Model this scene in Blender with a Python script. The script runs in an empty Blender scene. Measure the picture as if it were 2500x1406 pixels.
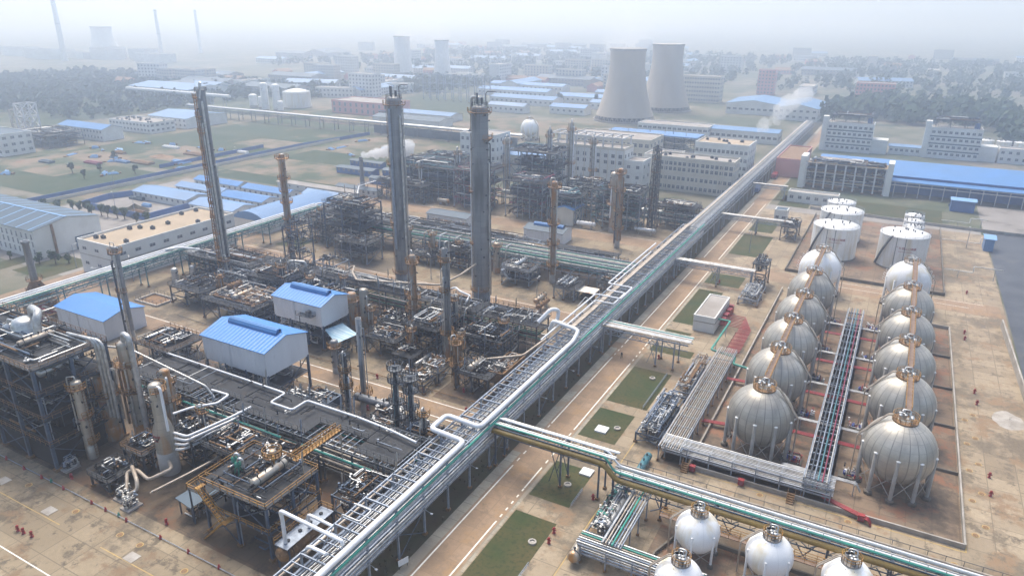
import bpy, math, random
from mathutils import Vector, Matrix
sc = bpy.context.scene
C = sc.collection
R = math.radians
rnd = random.Random(7)
PI = math.pi
# ---------------------------------------------------------------- camera, sky, sun, exposure
pitch, roll, yaw = .369262, .0058515, .496734
fw = Vector((-math.sin(yaw)*math.cos(pitch), math.cos(yaw)*math.cos(pitch), -math.sin(pitch)))
rt = Vector((math.cos(yaw), math.sin(yaw), 0)); up = rt.cross(fw)
r2 = math.cos(roll)*rt+math.sin(roll)*up; u2 = -math.sin(roll)*rt+math.cos(roll)*up
cd = bpy.data.cameras.new('camera'); cam = bpy.data.objects.new('camera', cd); C.objects.link(cam)
M = Matrix((r2, u2, -fw)).transposed().to_4x4(); M.translation = (0, 0, 80)
cam.matrix_world = M; cd.sensor_width = 36; cd.lens = 24.98; cd.clip_start = .5; cd.clip_end = 30000
sc.camera = cam
SUN_AZ, SUN_EL = yaw+R(16), R(62)      # ahead of the camera, a little to the left, behind the overcast
w = bpy.data.worlds.new('World'); sc.world = w; w.use_nodes = True
nt = w.node_tree; bg = nt.nodes['Background']; bg.inputs[1].default_value = .085
sky = nt.nodes.new('ShaderNodeTexSky'); sky.sky_type = 'NISHITA'; sky.sun_disc = False
sky.sun_elevation = SUN_EL; sky.sun_rotation = -SUN_AZ
sky.air_density = 1.0; sky.dust_density = 2.2; sky.ozone_density = 1.0; sky.altitude = 20
nt.links.new(sky.outputs[0], bg.inputs[0])
sl = bpy.data.lights.new('sun', 'SUN'); sun = bpy.data.objects.new('sun', sl); C.objects.link(sun)
sl.energy = 1.5; sl.angle = R(32); sl.color = (1, .945, .86)
sd = Vector((-math.sin(SUN_AZ)*math.cos(SUN_EL), math.cos(SUN_AZ)*math.cos(SUN_EL), math.sin(SUN_EL)))
sun.rotation_euler = sd.to_track_quat('Z', 'Y').to_euler(); sun.location = (0, 0, 200)
vs = sc.view_settings; vs.view_transform = 'Standard'; vs.look = 'None'; vs.exposure = 1.6; vs.gamma = 1; vs.use_curve_mapping = False
cy = sc.cycles; cy.volume_bounces = 2; cy.max_bounces = 6; cy.diffuse_bounces = 2; cy.glossy_bounces = 2; cy.transparent_max_bounces = 6
cy.use_denoising = True
# ---------------------------------------------------------------- materials
def mat(name, c1, c2=None, scale=.5, rough=.6, metal=0., st=(1, 1, 1), lo=.35, hi=.65, bump=0., c3=None, s3=4., lo3=.55, hi3=.7, corr=None):
    m = bpy.data.materials.new(name); m.use_nodes = True
    t = m.node_tree; N = t.nodes.new; L = t.links.new
    b = t.nodes['Principled BSDF']; b.inputs['Roughness'].default_value = rough; b.inputs['Metallic'].default_value = metal
    tc = N('ShaderNodeTexCoord'); mp = N('ShaderNodeMapping'); mp.inputs['Scale'].default_value = st
    L(tc.outputs['Object'], mp.inputs[0])
    def layer(prev, c, s, lo, hi, off):
        n = N('ShaderNodeTexNoise'); n.inputs['Scale'].default_value = s; n.inputs['Detail'].default_value = 6; n.inputs['Roughness'].default_value = .62
        L(mp.outputs[0], n.inputs['Vector'])
        mr = N('ShaderNodeMapRange'); mr.inputs[1].default_value = lo; mr.inputs[2].default_value = hi; L(n.outputs[0], mr.inputs[0])
        mx = N('ShaderNodeMix'); mx.data_type = 'RGBA'; L(mr.outputs[0], mx.inputs[0])
        if isinstance(prev, tuple): mx.inputs[6].default_value = (*prev, 1)
        else: L(prev, mx.inputs[6])
        mx.inputs[7].default_value = (*c, 1)
        return mx.outputs[2], n
    col = c1
    n = None
    col, n = layer(col, c2 or tuple(x*.75 for x in c1), scale, lo, hi, 0)
    if c3: col, n2 = layer(col, c3, s3, lo3, hi3, 1)
    L(col, b.inputs['Base Color'])
    if corr:                                   # profiled sheet: ribs along one axis
        wv = N('ShaderNodeTexWave'); wv.bands_direction = corr[0]; wv.inputs['Scale'].default_value = corr[1]
        L(tc.outputs['Object'], wv.inputs['Vector'])
        bp = N('ShaderNodeBump'); bp.inputs['Strength'].default_value = .7; bp.inputs['Distance'].default_value = .08
        L(wv.outputs[1], bp.inputs['Height']); L(bp.outputs[0], b.inputs['Normal'])
    elif bump:
        bp = N('ShaderNodeBump'); bp.inputs['Strength'].default_value = bump; bp.inputs['Distance'].default_value = .1
        L(n.outputs[0], bp.inputs['Height']); L(bp.outputs[0], b.inputs['Normal'])
    return m
def paving(name, c1, c2, stain, rust, slab=6.0, s=.06, joint=.4):
    m = bpy.data.materials.new(name); m.use_nodes = True
    t = m.node_tree; N = t.nodes.new; L = t.links.new
    b = t.nodes['Principled BSDF']; b.inputs['Roughness'].default_value = .85
    tc = N('ShaderNodeTexCoord')
    def noise(sc_, det=8, ro=.6, off=0):
        mp = N('ShaderNodeMapping'); mp.inputs['Location'].default_value = (off, off*1.7, 0); L(tc.outputs['Object'], mp.inputs[0])
        n = N('ShaderNodeTexNoise'); n.inputs['Scale'].default_value = sc_; n.inputs['Detail'].default_value = det; n.inputs['Roughness'].default_value = ro
        L(mp.outputs[0], n.inputs['Vector']); return n.outputs[0]
    def ramp(v, lo, hi):
        mr = N('ShaderNodeMapRange'); mr.inputs[1].default_value = lo; mr.inputs[2].default_value = hi; L(v, mr.inputs[0]); return mr.outputs[0]
    def mix(f, a, c, ty='MIX'):
        mx = N('ShaderNodeMix'); mx.data_type = 'RGBA'; mx.blend_type = ty
        if isinstance(f, float): mx.inputs[0].default_value = f
        else: L(f, mx.inputs[0])
        if isinstance(a, tuple): mx.inputs[6].default_value = (*a, 1)
        else: L(a, mx.inputs[6])
        if isinstance(c, tuple): mx.inputs[7].default_value = (*c, 1)
        else: L(c, mx.inputs[7])
        return mx.outputs[2]
    col = mix(ramp(noise(s), .35, .65), c1, c2)
    br = N('ShaderNodeTexBrick'); br.offset = 0.; br.inputs['Scale'].default_value = 1.; br.inputs['Brick Width'].default_value = slab; br.inputs['Row Height'].default_value = slab*.8
    br.inputs['Mortar Size'].default_value = .09; br.inputs['Color1'].default_value = (1, 1, 1, 1); br.inputs['Color2'].default_value = (.6, .58, .56, 1); br.inputs['Mortar'].default_value = (joint, joint, joint, 1)
    br.inputs['Bias'].default_value = -.2
    L(tc.outputs['Object'], br.inputs['Vector'])
    col = mix(.9, col, br.outputs[0], 'MULTIPLY')
    col = mix(ramp(noise(.045, 10, .74, 31), .5, .57), col, stain)
    col = mix(ramp(noise(.12, 9, .72, 77), .53, .6), col, rust)
    col = mix(ramp(noise(.3, 9, .75, 53), .54, .6), col, stain)
    col = mix(ramp(noise(1.3, 6, .7, 5), .3, .9), col, tuple(x*.55 for x in c1))
    L(col, b.inputs['Base Color'])
    return m
def clad(name, c1, c2, bw, bh, rough=.42, metal=.55, seam=.35, streak=None, cyl=True):
    """sheet cladding: panel seams run round and up the thing, from its own object coordinates"""
    m = bpy.data.materials.new(name); m.use_nodes = True
    t = m.node_tree; N = t.nodes.new; L = t.links.new
    b = t.nodes['Principled BSDF']; b.inputs['Roughness'].default_value = rough; b.inputs['Metallic'].default_value = metal
    tc = N('ShaderNodeTexCoord'); sp = N('ShaderNodeSeparateXYZ'); L(tc.outputs['Object'], sp.inputs[0])
    at = N('ShaderNodeMath'); at.operation = 'ARCTAN2'; L(sp.outputs[1], at.inputs[0]); L(sp.outputs[0], at.inputs[1])
    cb = N('ShaderNodeCombineXYZ'); L(at.outputs[0], cb.inputs[0]); L(sp.outputs[2], cb.inputs[1])
    br = N('ShaderNodeTexBrick'); br.offset = 0; br.inputs['Scale'].default_value = 1; br.inputs['Brick Width'].default_value = bw; br.inputs['Row Height'].default_value = bh
    br.inputs['Mortar Size'].default_value = .017; br.inputs['Color1'].default_value = (*c1, 1); br.inputs['Color2'].default_value = (*c2, 1)
    br.inputs['Mortar'].default_value = (*[x*seam for x in c1], 1); L(cb.outputs[0], br.inputs['Vector'])
    col = br.outputs[0]
    n = N('ShaderNodeTexNoise'); n.inputs['Scale'].default_value = .45; n.inputs['Detail'].default_value = 7
    mp = N('ShaderNodeMapping'); mp.inputs['Scale'].default_value = (1, 1, .18 if streak else .6); L(tc.outputs['Object'], mp.inputs[0])
    oi = N('ShaderNodeObjectInfo'); rm = N('ShaderNodeMath'); rm.operation = 'MULTIPLY'; rm.inputs[1].default_value = 90; L(oi.outputs['Random'], rm.inputs[0]); L(rm.outputs[0], mp.inputs['Location']); L(mp.outputs[0], n.inputs['Vector'])
    mr = N('ShaderNodeMapRange'); mr.inputs[1].default_value = .5 if streak else .4; mr.inputs[2].default_value = .68 if streak else .75; L(n.outputs[0], mr.inputs[0])
    mx = N('ShaderNodeMix'); mx.data_type = 'RGBA'; L(mr.outputs[0], mx.inputs[0]); L(col, mx.inputs[6]); mx.inputs[7].default_value = (*(streak or tuple(x*.6 for x in c1)), 1)
    hs = N('ShaderNodeHueSaturation'); vr = N('ShaderNodeMapRange'); vr.inputs[3].default_value = .84; vr.inputs[4].default_value = 1.08; L(oi.outputs['Random'], vr.inputs[0]); L(vr.outputs[0], hs.inputs['Value']); L(mx.outputs[2], hs.inputs['Color'])
    L(hs.outputs[0], b.inputs['Base Color'])
    return m
K = {}
K['steel'] = mat('grey_steel', (.085, .1, .12), (.045, .052, .06), .8, .55, .3, c3=(.16, .09, .04), lo3=.62, hi3=.72)
K['bluesteel'] = mat('blue_steel', (.07, .11, .17), (.04, .06, .09), .8, .5, .2, c3=(.2, .12, .07), lo3=.66, hi3=.75)
K['light'] = mat('pale_steel', (.31, .36, .43), (.18, .21, .26), .9, .5, .3, c3=(.25, .15, .09), lo3=.64, hi3=.74)
K['grate'] = mat('deck_grating', (.03, .034, .04), (.018, .02, .024), 1.5, .75, .2, c3=(.09, .07, .05), s3=.5, lo3=.6, hi3=.75)
K['dark'] = mat('black_steel', (.03, .035, .045), (.018, .02, .025), 1, .6, .2)
K['yellow'] = mat('yellow_rail', (.4, .2, .02), (.22, .1, .02), 1.2, .6)
K['orangesteel'] = mat('orange_steel', (.42, .2, .035), (.24, .11, .03), .9, .7, c3=(.2, .1, .05), s3=2.)
K['rust'] = mat('rusty_steel', (.26, .14, .055), (.12, .065, .03), .9, .75, c3=(.34, .23, .13), s3=2.)
K['orange'] = mat('rust_streaked', (.3, .27, .23), (.36, .16, .035), .7, .6, .15, st=(1, 1, .25), lo=.42, hi=.6)
K['alu'] = mat('aluminium', (.62, .62, .6), (.42, .42, .41), 1.3, .38, .75, c3=(.3, .22, .15), lo3=.66, hi3=.76)
K['pipe'] = mat('pipe_cladding', (.6, .6, .58), (.36, .35, .33), .9, .4, .55, c3=(.3, .22, .15), lo3=.62, hi3=.74)
K['tanpipe'] = mat('weathered_pipe', (.48, .41, .33), (.3, .24, .18), .8, .5, .2)
K['white'] = mat('white_paint', (.8, .8, .79), (.66, .65, .62), .35, .4, c3=(.5, .42, .3), s3=.9, lo3=.66, hi3=.8)
K['whitepipe'] = mat('white_pipe', (.82, .83, .84), (.68, .68, .68), .3, .35)
K['teal'] = mat('green_pipe', (.03, .32, .24), (.03, .2, .16), .5, .45)
K['tealsteel'] = mat('teal_steel', (.06, .2, .23), (.04, .12, .15), .8, .55)
K['gpaint'] = mat('green_paint', (.02, .22, .14), (.015, .12, .09), .8, .5)
K['red'] = mat('red_paint', (.36, .025, .03), (.22, .02, .025), .8, .45)
K['purple'] = mat('maroon_steel', (.25, .03, .07), (.16, .03, .06), .8, .5)
K['ochre'] = mat('ochre_pipe', (.25, .165, .03), (.15, .095, .02), .5, .45)
K['brown'] = mat('brown_walkway', (.25, .17, .12), (.17, .11, .08), .8, .7)
K['blueroof'] = mat('blue_roof', (.04, .21, .58), (.05, .2, .46), .25, .45, corr=('X', .3), c3=(.09, .22, .4), s3=.9, lo3=.58, hi3=.75)
K['blueroofy'] = mat('blue_roof_sheet', (.05, .2, .48), (.05, .17, .38), .08, .45, corr=('Y', .8))
K['paleblue'] = mat('pale_blue_roof', (.1, .23, .44), (.08, .18, .34), .06, .45, corr=('X', .5))
K['slate'] = mat('faded_roof', (.045, .085, .125), (.03, .06, .09), .15, .6)
K['ridge'] = mat('roof_trim', (.16, .34, .58), (.2, .36, .6), .3, .5)
K['panel'] = mat('pale_panel', (.74, .75, .76), (.64, .65, .66), .15, .5, corr=('X', .28), c3=(.4, .38, .35), s3=.5, lo3=.6, hi3=.8, st=(1, 1, .2))
K['wall'] = mat('white_wall', (.7, .7, .67), (.58, .57, .53), .12, .8, c3=(.48, .44, .38), s3=.5, lo3=.66, hi3=.85)
K['cream'] = mat('cream_wall', (.6, .56, .47), (.5, .46, .38), .12, .8, c3=(.42, .37, .3), s3=.4, lo3=.62, hi3=.85)
K['glass'] = mat('window_glass', (.05, .06, .08), (.09, .1, .12), .7, .2)
K['frame'] = mat('window_frame', (.6, .6, .6), None, 1, .6)
K['roofgrey'] = mat('concrete_roof', (.36, .33, .3), (.26, .23, .2), .12, .9)
K['rooftan'] = mat('tan_roof', (.42, .33, .23), (.32, .25, .17), .09, .9)
K['conc'] = mat('concrete', (.42, .39, .35), (.28, .25, .21), .3, .9)
K['concdark'] = mat('wet_concrete', (.17, .15, .12), (.1, .09, .075), .4, .8)
K['bluewall'] = mat('blue_hoarding', (.06, .15, .38), (.05, .11, .28), .2, .5)
K['pink'] = mat('pink_wall', (.6, .28, .25), (.5, .24, .22), .1, .8)
K['tower'] = mat('tower_concrete', (.5, .44, .36), (.42, .36, .29), .05, .9, st=(1, 1, .3))
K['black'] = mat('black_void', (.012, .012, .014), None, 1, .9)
K['dirtsphere'] = clad('sphere_cladding', (.5, .465, .4), (.43, .4, .34), .262, 1.3, .42, .38, .5, None)
K['column'] = clad('column_cladding', (.25, .255, .26), (.2, .205, .21), 1.05, 1.6, .45, .3, .45, (.1, .1, .1))
K['vessel'] = clad('vessel_cladding', (.43, .39, .33), (.34, .31, .26), 1.2, 1.4, .42, .45, .5, (.4, .2, .06))
K['tank'] = clad('tank_plates', (.8, .79, .75), (.77, .76, .72), .5, 1.9, .45, .0, .85, (.66, .6, .47))
K['wsphere'] = clad('white_sphere_paint', (.84, .84, .83), (.82, .82, .81), 1.05, 3., .35, 0, .9, (.7, .62, .45))
K['ladder'] = K['rust']
K['trunk'] = mat('bark', (.1, .07, .05), None, 2, .9)
K['leaf'] = mat('leaves', (.045, .09, .03), (.025, .055, .02), .6, .8)
K['leafd'] = mat('dark_leaves', (.018, .05, .022), (.035, .055, .02), .035, .9, c3=(.01, .022, .014), s3=.3)
K['paint'] = mat('road_paint', (.8, .79, .72), (.62, .58, .5), .8, .8)
K['ypaint'] = mat('yellow_road_paint', (.5, .34, .1), (.34, .24, .12), .5, .8)
# ---------------------------------------------------------------- mesh building
class MB:
    def __init__(s): s.v = []; s.f = []; s.s = []; s.m = []; s.k = 0
    def add(s, vs, fs, sm=False):
        o = len(s.v); s.v += [tuple(p) for p in vs]
        for f in fs: s.f.append(tuple(i+o for i in f)); s.s.append(sm); s.m.append(s.k)
    def box(s, x0, y0, z0, x1, y1, z1):
        s.add([(x, y, z) for z in (z0, z1) for y in (y0, y1) for x in (x0, x1)],
              [(0, 2, 3, 1), (4, 5, 7, 6), (0, 1, 5, 4), (2, 6, 7, 3), (0, 4, 6, 2), (1, 3, 7, 5)]); return s
    def bar(s, p, q, w=.1, h=None):
        h = h or w; p = Vector(p); q = Vector(q); d = q-p
        if d.length < 1e-5: return s
        d.normalize(); a = d.cross(Vector((0, 0, 1)))
        a = Vector((1, 0, 0)) if a.length < 1e-3 else a.normalized()
        b = a.cross(d); vs = []
        for c in (p, q):
            for i, j in ((-1, -1), (1, -1), (1, 1), (-1, 1)): vs.append(c+a*(i*w/2)+b*(j*h/2))
        s.add(vs, [(0, 3, 2, 1), (4, 5, 6, 7), (0, 1, 5, 4), (1, 2, 6, 5), (2, 3, 7, 6), (3, 0, 4, 7)]); return s
    def tube(s, pts, r, n=None, bend=None, cap=True):
        n = n or (10 if r > .3 else 8 if r > .12 else 6)
        P = [Vector(p) for p in pts]; bd = bend if bend is not None else r*2.5; Q = [P[0]]
        for i in range(1, len(P)-1):
            a, b, c = P[i-1], P[i], P[i+1]; u = a-b; v = c-b; t = min(bd, u.length*.48, v.length*.48)
            if t < 1e-4: continue
            u.normalize(); v.normalize(); A = b+u*t; Bv = b+v*t
            for k in range(5):
                f = k/4; Q.append(A*(1-f)**2+b*2*f*(1-f)+Bv*f*f)
        Q.append(P[-1]); vs = []; a = None
        for i, q in enumerate(Q):
            d = (Q[min(i+1, len(Q)-1)]-Q[max(i-1, 0)])
            if d.length < 1e-6: d = Vector((0, 0, 1))
            d.normalize()
            if a is None:
                a = d.cross(Vector((0, 0, 1)));  a = Vector((1, 0, 0)) if a.length < 1e-3 else a.normalized()
            else:
                a = a-d*a.dot(d); a = a.normalized() if a.length > 1e-4 else d.orthogonal().normalized()
            b = d.cross(a)
            for k in range(n):
                t = 2*PI*k/n; vs.append(q+a*(r*math.cos(t))+b*(r*math.sin(t)))
        m = len(Q); fs = [(i*n+k, i*n+(k+1) % n, (i+1)*n+(k+1) % n, (i+1)*n+k) for i in range(m-1) for k in range(n)]
        s.add(vs, fs, True)
        if cap:
            s.add(vs[:n], [tuple(range(n))[::-1]]); s.add(vs[-n:], [tuple(range(n))])
        return s
    def lathe(s, prof, cx=0, cy=0, n=24, sm=True, ax='z', o=(0, 0, 0)):
        vs = []
        for r, z in prof:
            for k in range(n):
                t = 2*PI*k/n; x, y = r*math.cos(t), r*math.sin(t)
                vs.append((cx+x, cy+y, z) if ax == 'z' else (o[0]+z, o[1]+x, o[2]+y) if ax == 'x' else (o[0]-x, o[1]+z, o[2]+y))
        m = len(prof)
        s.add(vs, [(i*n+k, i*n+(k+1) % n, (i+1)*n+(k+1) % n, (i+1)*n+k) for i in range(m-1) for k in range(n)], sm)
        if prof[0][0] > .01: s.add(vs[:n], [tuple(range(n))[::-1]])
        if prof[-1][0] > .01: s.add(vs[-n:], [tuple(range(n))])
        return s
    def drum(s, p, axis, L, r, n=16):
        """capsule lying along an axis, p is one end's centre"""
        e = r*.45; pr = [(.02, -e), (r*.55, -e*.8), (r*.85, -e*.45), (r, 0), (r, L), (r*.85, L+e*.45), (r*.55, L+e*.8), (.02, L+e)]
        return s.lathe(pr, n=n, ax=axis, o=p)
    def ring(s, cx, cy, z, r0, r1, a0=0, a1=2*PI, th=.12, n=20):
        n = max(4, int(n*(a1-a0)/(2*PI))); vs = []
        for k in range(n+1):
            t = a0+(a1-a0)*k/n
            for r in (r0, r1):
                for zz in (z-th, z): vs.append((cx+r*math.cos(t), cy+r*math.sin(t), zz))
        fs = []
        for k in range(n):
            a, b = k*4, k*4+4
            fs += [(a+1, a+3, b+3, b+1), (a, b, b+2, a+2), (a+2, b+2, b+3, a+3), (a, a+1, b+1, b)]
        fs += [(0, 2, 3, 1), (n*4, n*4+1, n*4+3, n*4+2)]
        s.add(vs, fs); return s
    def rail(s, pts, h=1.1, step=1.6, t=.06, closed=False):
        P = [Vector(p) for p in pts]
        if closed: P.append(P[0])
        for a, b in zip(P, P[1:]):
            for f in (h, h*.55): s.bar(a+Vector((0, 0, f)), b+Vector((0, 0, f)), t)
            m = max(1, round((b-a).length/step))
            for k in range(m+1):
                q = a.lerp(b, k/m); s.bar(q, q+Vector((0, 0, h)), t)
        return s
    def arcrail(s, cx, cy, z, r, a0, a1, t=.06, n=16):
        n = max(3, int(n*(a1-a0)/(2*PI)))
        return s.rail([(cx+r*math.cos(a0+(a1-a0)*k/n), cy+r*math.sin(a0+(a1-a0)*k/n), z) for k in range(n+1)], step=2.2, t=t)
    def obj(s, name, m, parent=None, loc=(0, 0, 0), kind=None):
        me = bpy.data.meshes.new(name); me.from_pydata(s.v, [], s.f)
        me.polygons.foreach_set('use_smooth', s.s); me.polygons.foreach_set('material_index', s.m)
        for q in (m if isinstance(m, (list, tuple)) else [m]): me.materials.append(K[q] if isinstance(q, str) else q)
        me.update(); o = bpy.data.objects.new(name, me); C.objects.link(o); o.location = loc
        if parent: o.parent = parent
        if kind: o['kind'] = kind
        return o
def tag(o, label, cat, group=None, kind=None):
    o['label'] = label; o['category'] = cat
    if group: o['group'] = group
    if kind: o['kind'] = kind
    return o
def thing(name, loc, label, cat, group=None):
    o = bpy.data.objects.new(name, None); C.objects.link(o); o.location = loc; o.empty_display_size = .5
    return tag(o, label, cat, group)
def lnk(name, src, parent, loc=(0, 0, 0), rot=0):
    o = bpy.data.objects.new(name, src.data); C.objects.link(o); o.location = loc; o.rotation_euler = (0, 0, rot); o.parent = parent; return o
def dup(root, loc, label, rot=None, scale=None):
    r = root.copy(); C.objects.link(r); r.location = loc; r['label'] = label
    if rot is not None: r.rotation_euler = (0, 0, rot)
    if scale: r.scale = scale
    for ch in list(root.children):
        c = ch.copy(); C.objects.link(c); c.parent = r
        for g in list(ch.children):
            d = g.copy(); C.objects.link(d); d.parent = c
    return r
def struct(name, mb, m): return mb.obj(name, m, kind='structure')
def sheet(name, rects, z, m, kind='structure'):
    b = MB()
    for x0, y0, x1, y1 in rects: b.add([(x0, y0, z), (x1, y0, z), (x1, y1, z), (x0, y1, z)], [(0, 1, 2, 3)])
    return b.obj(name, m, kind=kind)
# ---------------------------------------------------------------- ground, roads, lawns
def ground_mat():
    m = bpy.data.materials.new('terrain'); m.use_nodes = True
    t = m.node_tree; N = t.nodes.new; L = t.links.new; b = t.nodes['Principled BSDF']; b.inputs['Roughness'].default_value = .95
    tc = N('ShaderNodeTexCoord')
    def nz(s, lo, hi):
        n = N('ShaderNodeTexNoise'); n.inputs['Scale'].default_value = s; n.inputs['Detail'].default_value = 9; n.inputs['Roughness'].default_value = .65
        L(tc.outputs['Object'], n.inputs['Vector']); r = N('ShaderNodeMapRange'); r.inputs[1].default_value = lo; r.inputs[2].default_value = hi; L(n.outputs[0], r.inputs[0]); return r.outputs[0]
    def mix(f, a, c):
        x = N('ShaderNodeMix'); x.data_type = 'RGBA'; L(f, x.inputs[0])
        if isinstance(a, tuple): x.inputs[6].default_value = (*a, 1)
        else: L(a, x.inputs[6])
        x.inputs[7].default_value = (*c, 1); return x.outputs[2]
    c = mix(nz(.012, .42, .58), (.07, .085, .045), (.17, .15, .11)); c = mix(nz(.05, .5, .62), c, (.035, .055, .03)); c = mix(nz(.02, .58, .68), c, (.26, .22, .17))
    L(c, b.inputs['Base Color']); return m
K['terrain'] = ground_mat()
K['pave'] = paving('stained_concrete', (.36, .285, .185), (.24, .185, .115), (.07, .055, .038), (.19, .115, .06))
K['pavedark'] = paving('stained_shade_concrete', (.17, .12, .075), (.1, .07, .045), (.025, .02, .015), (.15, .075, .035))  # stained concrete, darkened further to paint in the shade beneath units
K['farmpave'] = paving('tank_farm_concrete', (.42, .335, .225), (.3, .23, .15), (.115, .09, .06), (.24, .145, .075), 5)
K['dikepave'] = paving('rusty_bund_floor', (.29, .21, .14), (.18, .12, .075), (.065, .048, .034), (.24, .1, .05), 4)
K['road'] = paving('road_concrete', (.36, .245, .155), (.31, .21, .13), (.2, .14, .09), (.32, .2, .1), 5.1, joint=.7)
K['shoulder'] = paving('kerb_concrete', (.44, .4, .31), (.36, .33, .26), (.24, .2, .15), (.3, .22, .14), 3)
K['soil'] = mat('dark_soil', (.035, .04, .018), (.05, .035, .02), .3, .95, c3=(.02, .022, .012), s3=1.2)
K['lawn'] = mat('lawn_grass', (.028, .048, .01), (.075, .062, .02), .13, .95, c3=(.018, .032, .008), s3=1.5, lo3=.5, hi3=.65, bump=.6)
K['field'] = mat('field_grass', (.018, .045, .012), (.05, .06, .022), .05, .95, c3=(.17, .13, .08), s3=.03, lo3=.58, hi3=.68)
K['coal'] = mat('coal_slurry', (.03, .035, .045), (.06, .065, .075), .15, .55, c3=(.1, .095, .085), s3=.07, lo3=.58, hi3=.75)
K['earth'] = mat('bare_earth', (.2, .15, .1), (.05, .07, .03), .05, .95, c3=(.22, .1, .06), s3=.07, lo3=.6, hi3=.7, lo=.42, hi=.6)
K['yard'] = mat('grey_yard', (.28, .26, .24), (.2, .18, .16), .05, .95, c3=(.12, .11, .1), s3=.12)
g = MB(); Z = 8500
for i in range(4):
    for j in range(4):
        x0, y0 = -Z+i*Z/2, -Z+j*Z/2; g.add([(x0, y0, 0), (x0+Z/2, y0, 0), (x0+Z/2, y0+Z/2, 0), (x0, y0+Z/2, 0)], [(0, 1, 2, 3)])
struct('ground', g, 'terrain')
sheet('plant_paving', [(-208, 20, -63.2, 292)], .01, 'pave')
sheet('stained_shade_paving', [(-160, 57, -64, 105), (-30.5, 114.5, -25, 163), (-30, 115.6, 0, 119.5), (-5, 119, 0, 203), (-163, 139, -70, 150), (-150, 117, -118, 136), (-190, 192, -66, 206), (-82, 114, -66, 132)], .014, 'pavedark')  # dark sheets paint the shade under units and pipe racks, with stains
sheet('tank_farm_paving', [(-47.4, 20, 35, 322)], .01, 'farmpave')
sheet('bund_floor', [(-24.3, 115.6, 20.3, 213), (-26, 241, 20, 322), (-24, 60, 14, 97.5)], .014, 'dikepave')
sheet('main_road', [(-54.4, 20, -48.1, 640)], .012, 'road')
sheet('road_shoulder', [(-56.3, 20, -54.4, 640), (-48.1, 20, -47.4, 640)], .011, 'shoulder')
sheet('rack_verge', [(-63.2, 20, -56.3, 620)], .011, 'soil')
sheet('cross_road', [(-205, 106.6, -63.3, 113), (-205, 165, -63.3, 173.2), (-208, 241, -63.3, 252), (-47.4, 228, 34, 238.2)], .0145, 'road')
sheet('apron', [(-230, 60, -208, 300), (-56.3, 104.5, -47.4, 114), (-56.3, 157.5, -47.4, 161), (-56.3, 228, -47.4, 240)], .0155, 'road')
sheet('boundary_road', [(-329, 120, -319, 660), (-470, 150, -446, 620), (-319, 236, -208, 246)], .01, 'earth')
sheet('lawn', [(-47.2, 66, -39.4, 89), (-47.2, 93.8, -39.4, 105.5), (-47.3, 115.8, -39.4, 128), (-47.3, 131.5, -38, 150), (-47.1, 160.5, -36.5, 164.5), (-47.1, 168.5, -40.2, 175.5), (-47.2, 181, -39.8, 209.8), (-47.4, 216, -36.5, 227),
               (-47.4, 250, -36.6, 278), (-47, 283, -38, 300), (-44, 331, -31, 352), (-13, 331, 21, 356), (-250, 115, -233, 133), (-262, 112, -254, 126), (-196, 178, -186, 190), (-47, 340, -38, 420)], .03, 'lawn')
sheet('field', [(-446, 246, -331, 395), (-319, 248, -212, 330), (-470, 180, -332, 238), (-900, 300, -560, 700), (-446, 400, -331, 620)], .008, 'field')
sheet('bare_ground', [(-318, 262, -225, 300), (-440, 205, -380, 262), (-400, 262, -335, 300), (-380, 320, -340, 345), (-317, 330, -205, 395), (-420, 420, -200, 520)], .012, 'earth')
sheet('works_yard', [(-318, 120, -230, 236), (35, 328, 130, 375), (-60, 322, 34, 330.5)], .009, 'yard')
sheet('coal_yard', [(35.4, 120, 130, 328)], .012, 'coal')
# painted lines
def dashes(x, y0, y1, on, off):
    q = []; y = y0
    while y < y1: q.append((x-.13, y, x+.13, min(y+on, y1))); y += on+off
    return q
sheet('road_marking', [(-53.97, 20, -53.7, 99), (-53.97, 117, -53.7, 151), (-53.97, 162, -53.7, 227), (-53.97, 241, -53.7, 330), (-48.85, 20, -48.58, 84), (-48.85, 95, -48.58, 101), (-48.85, 117, -48.58, 150), (-48.85, 162, -48.58, 227), (-48.85, 241, -48.58, 330)]
      + dashes(-53.82, 99, 117, 1.1, 1.6)+dashes(-48.7, 84, 95, .8, 1.2)+dashes(-48.7, 101, 117, 1.1, 1.6)+dashes(-53.82, 151, 162, 1, 1.5)+dashes(-48.7, 150, 162, 1, 1.5)
      + [(-190, 112.25, -64, 112.5), (-114, 107.25, -64, 107.5), (-205, 172.2, -64, 172.4), (-205, 165.8, -64, 166), (-190, 251.2, -64, 251.4), (-24, 237.3, 30, 237.5), (-24, 233, 26, 233.2), (-190, 41, -64, 41.2)], .024, 'paint')
sheet('yellow_marking', [(-140, 48.6, -112, 48.75), (-101, 48.6, -64, 48.75), (-34.9, 60, -34.7, 98), (-36.3, 106, -36.1, 120), (-36, 182, -35.8, 198), (20.6, 114.5, 20.85, 213), (-24, 114.4, 20.8, 114.6)], .0265, 'ypaint')
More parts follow.
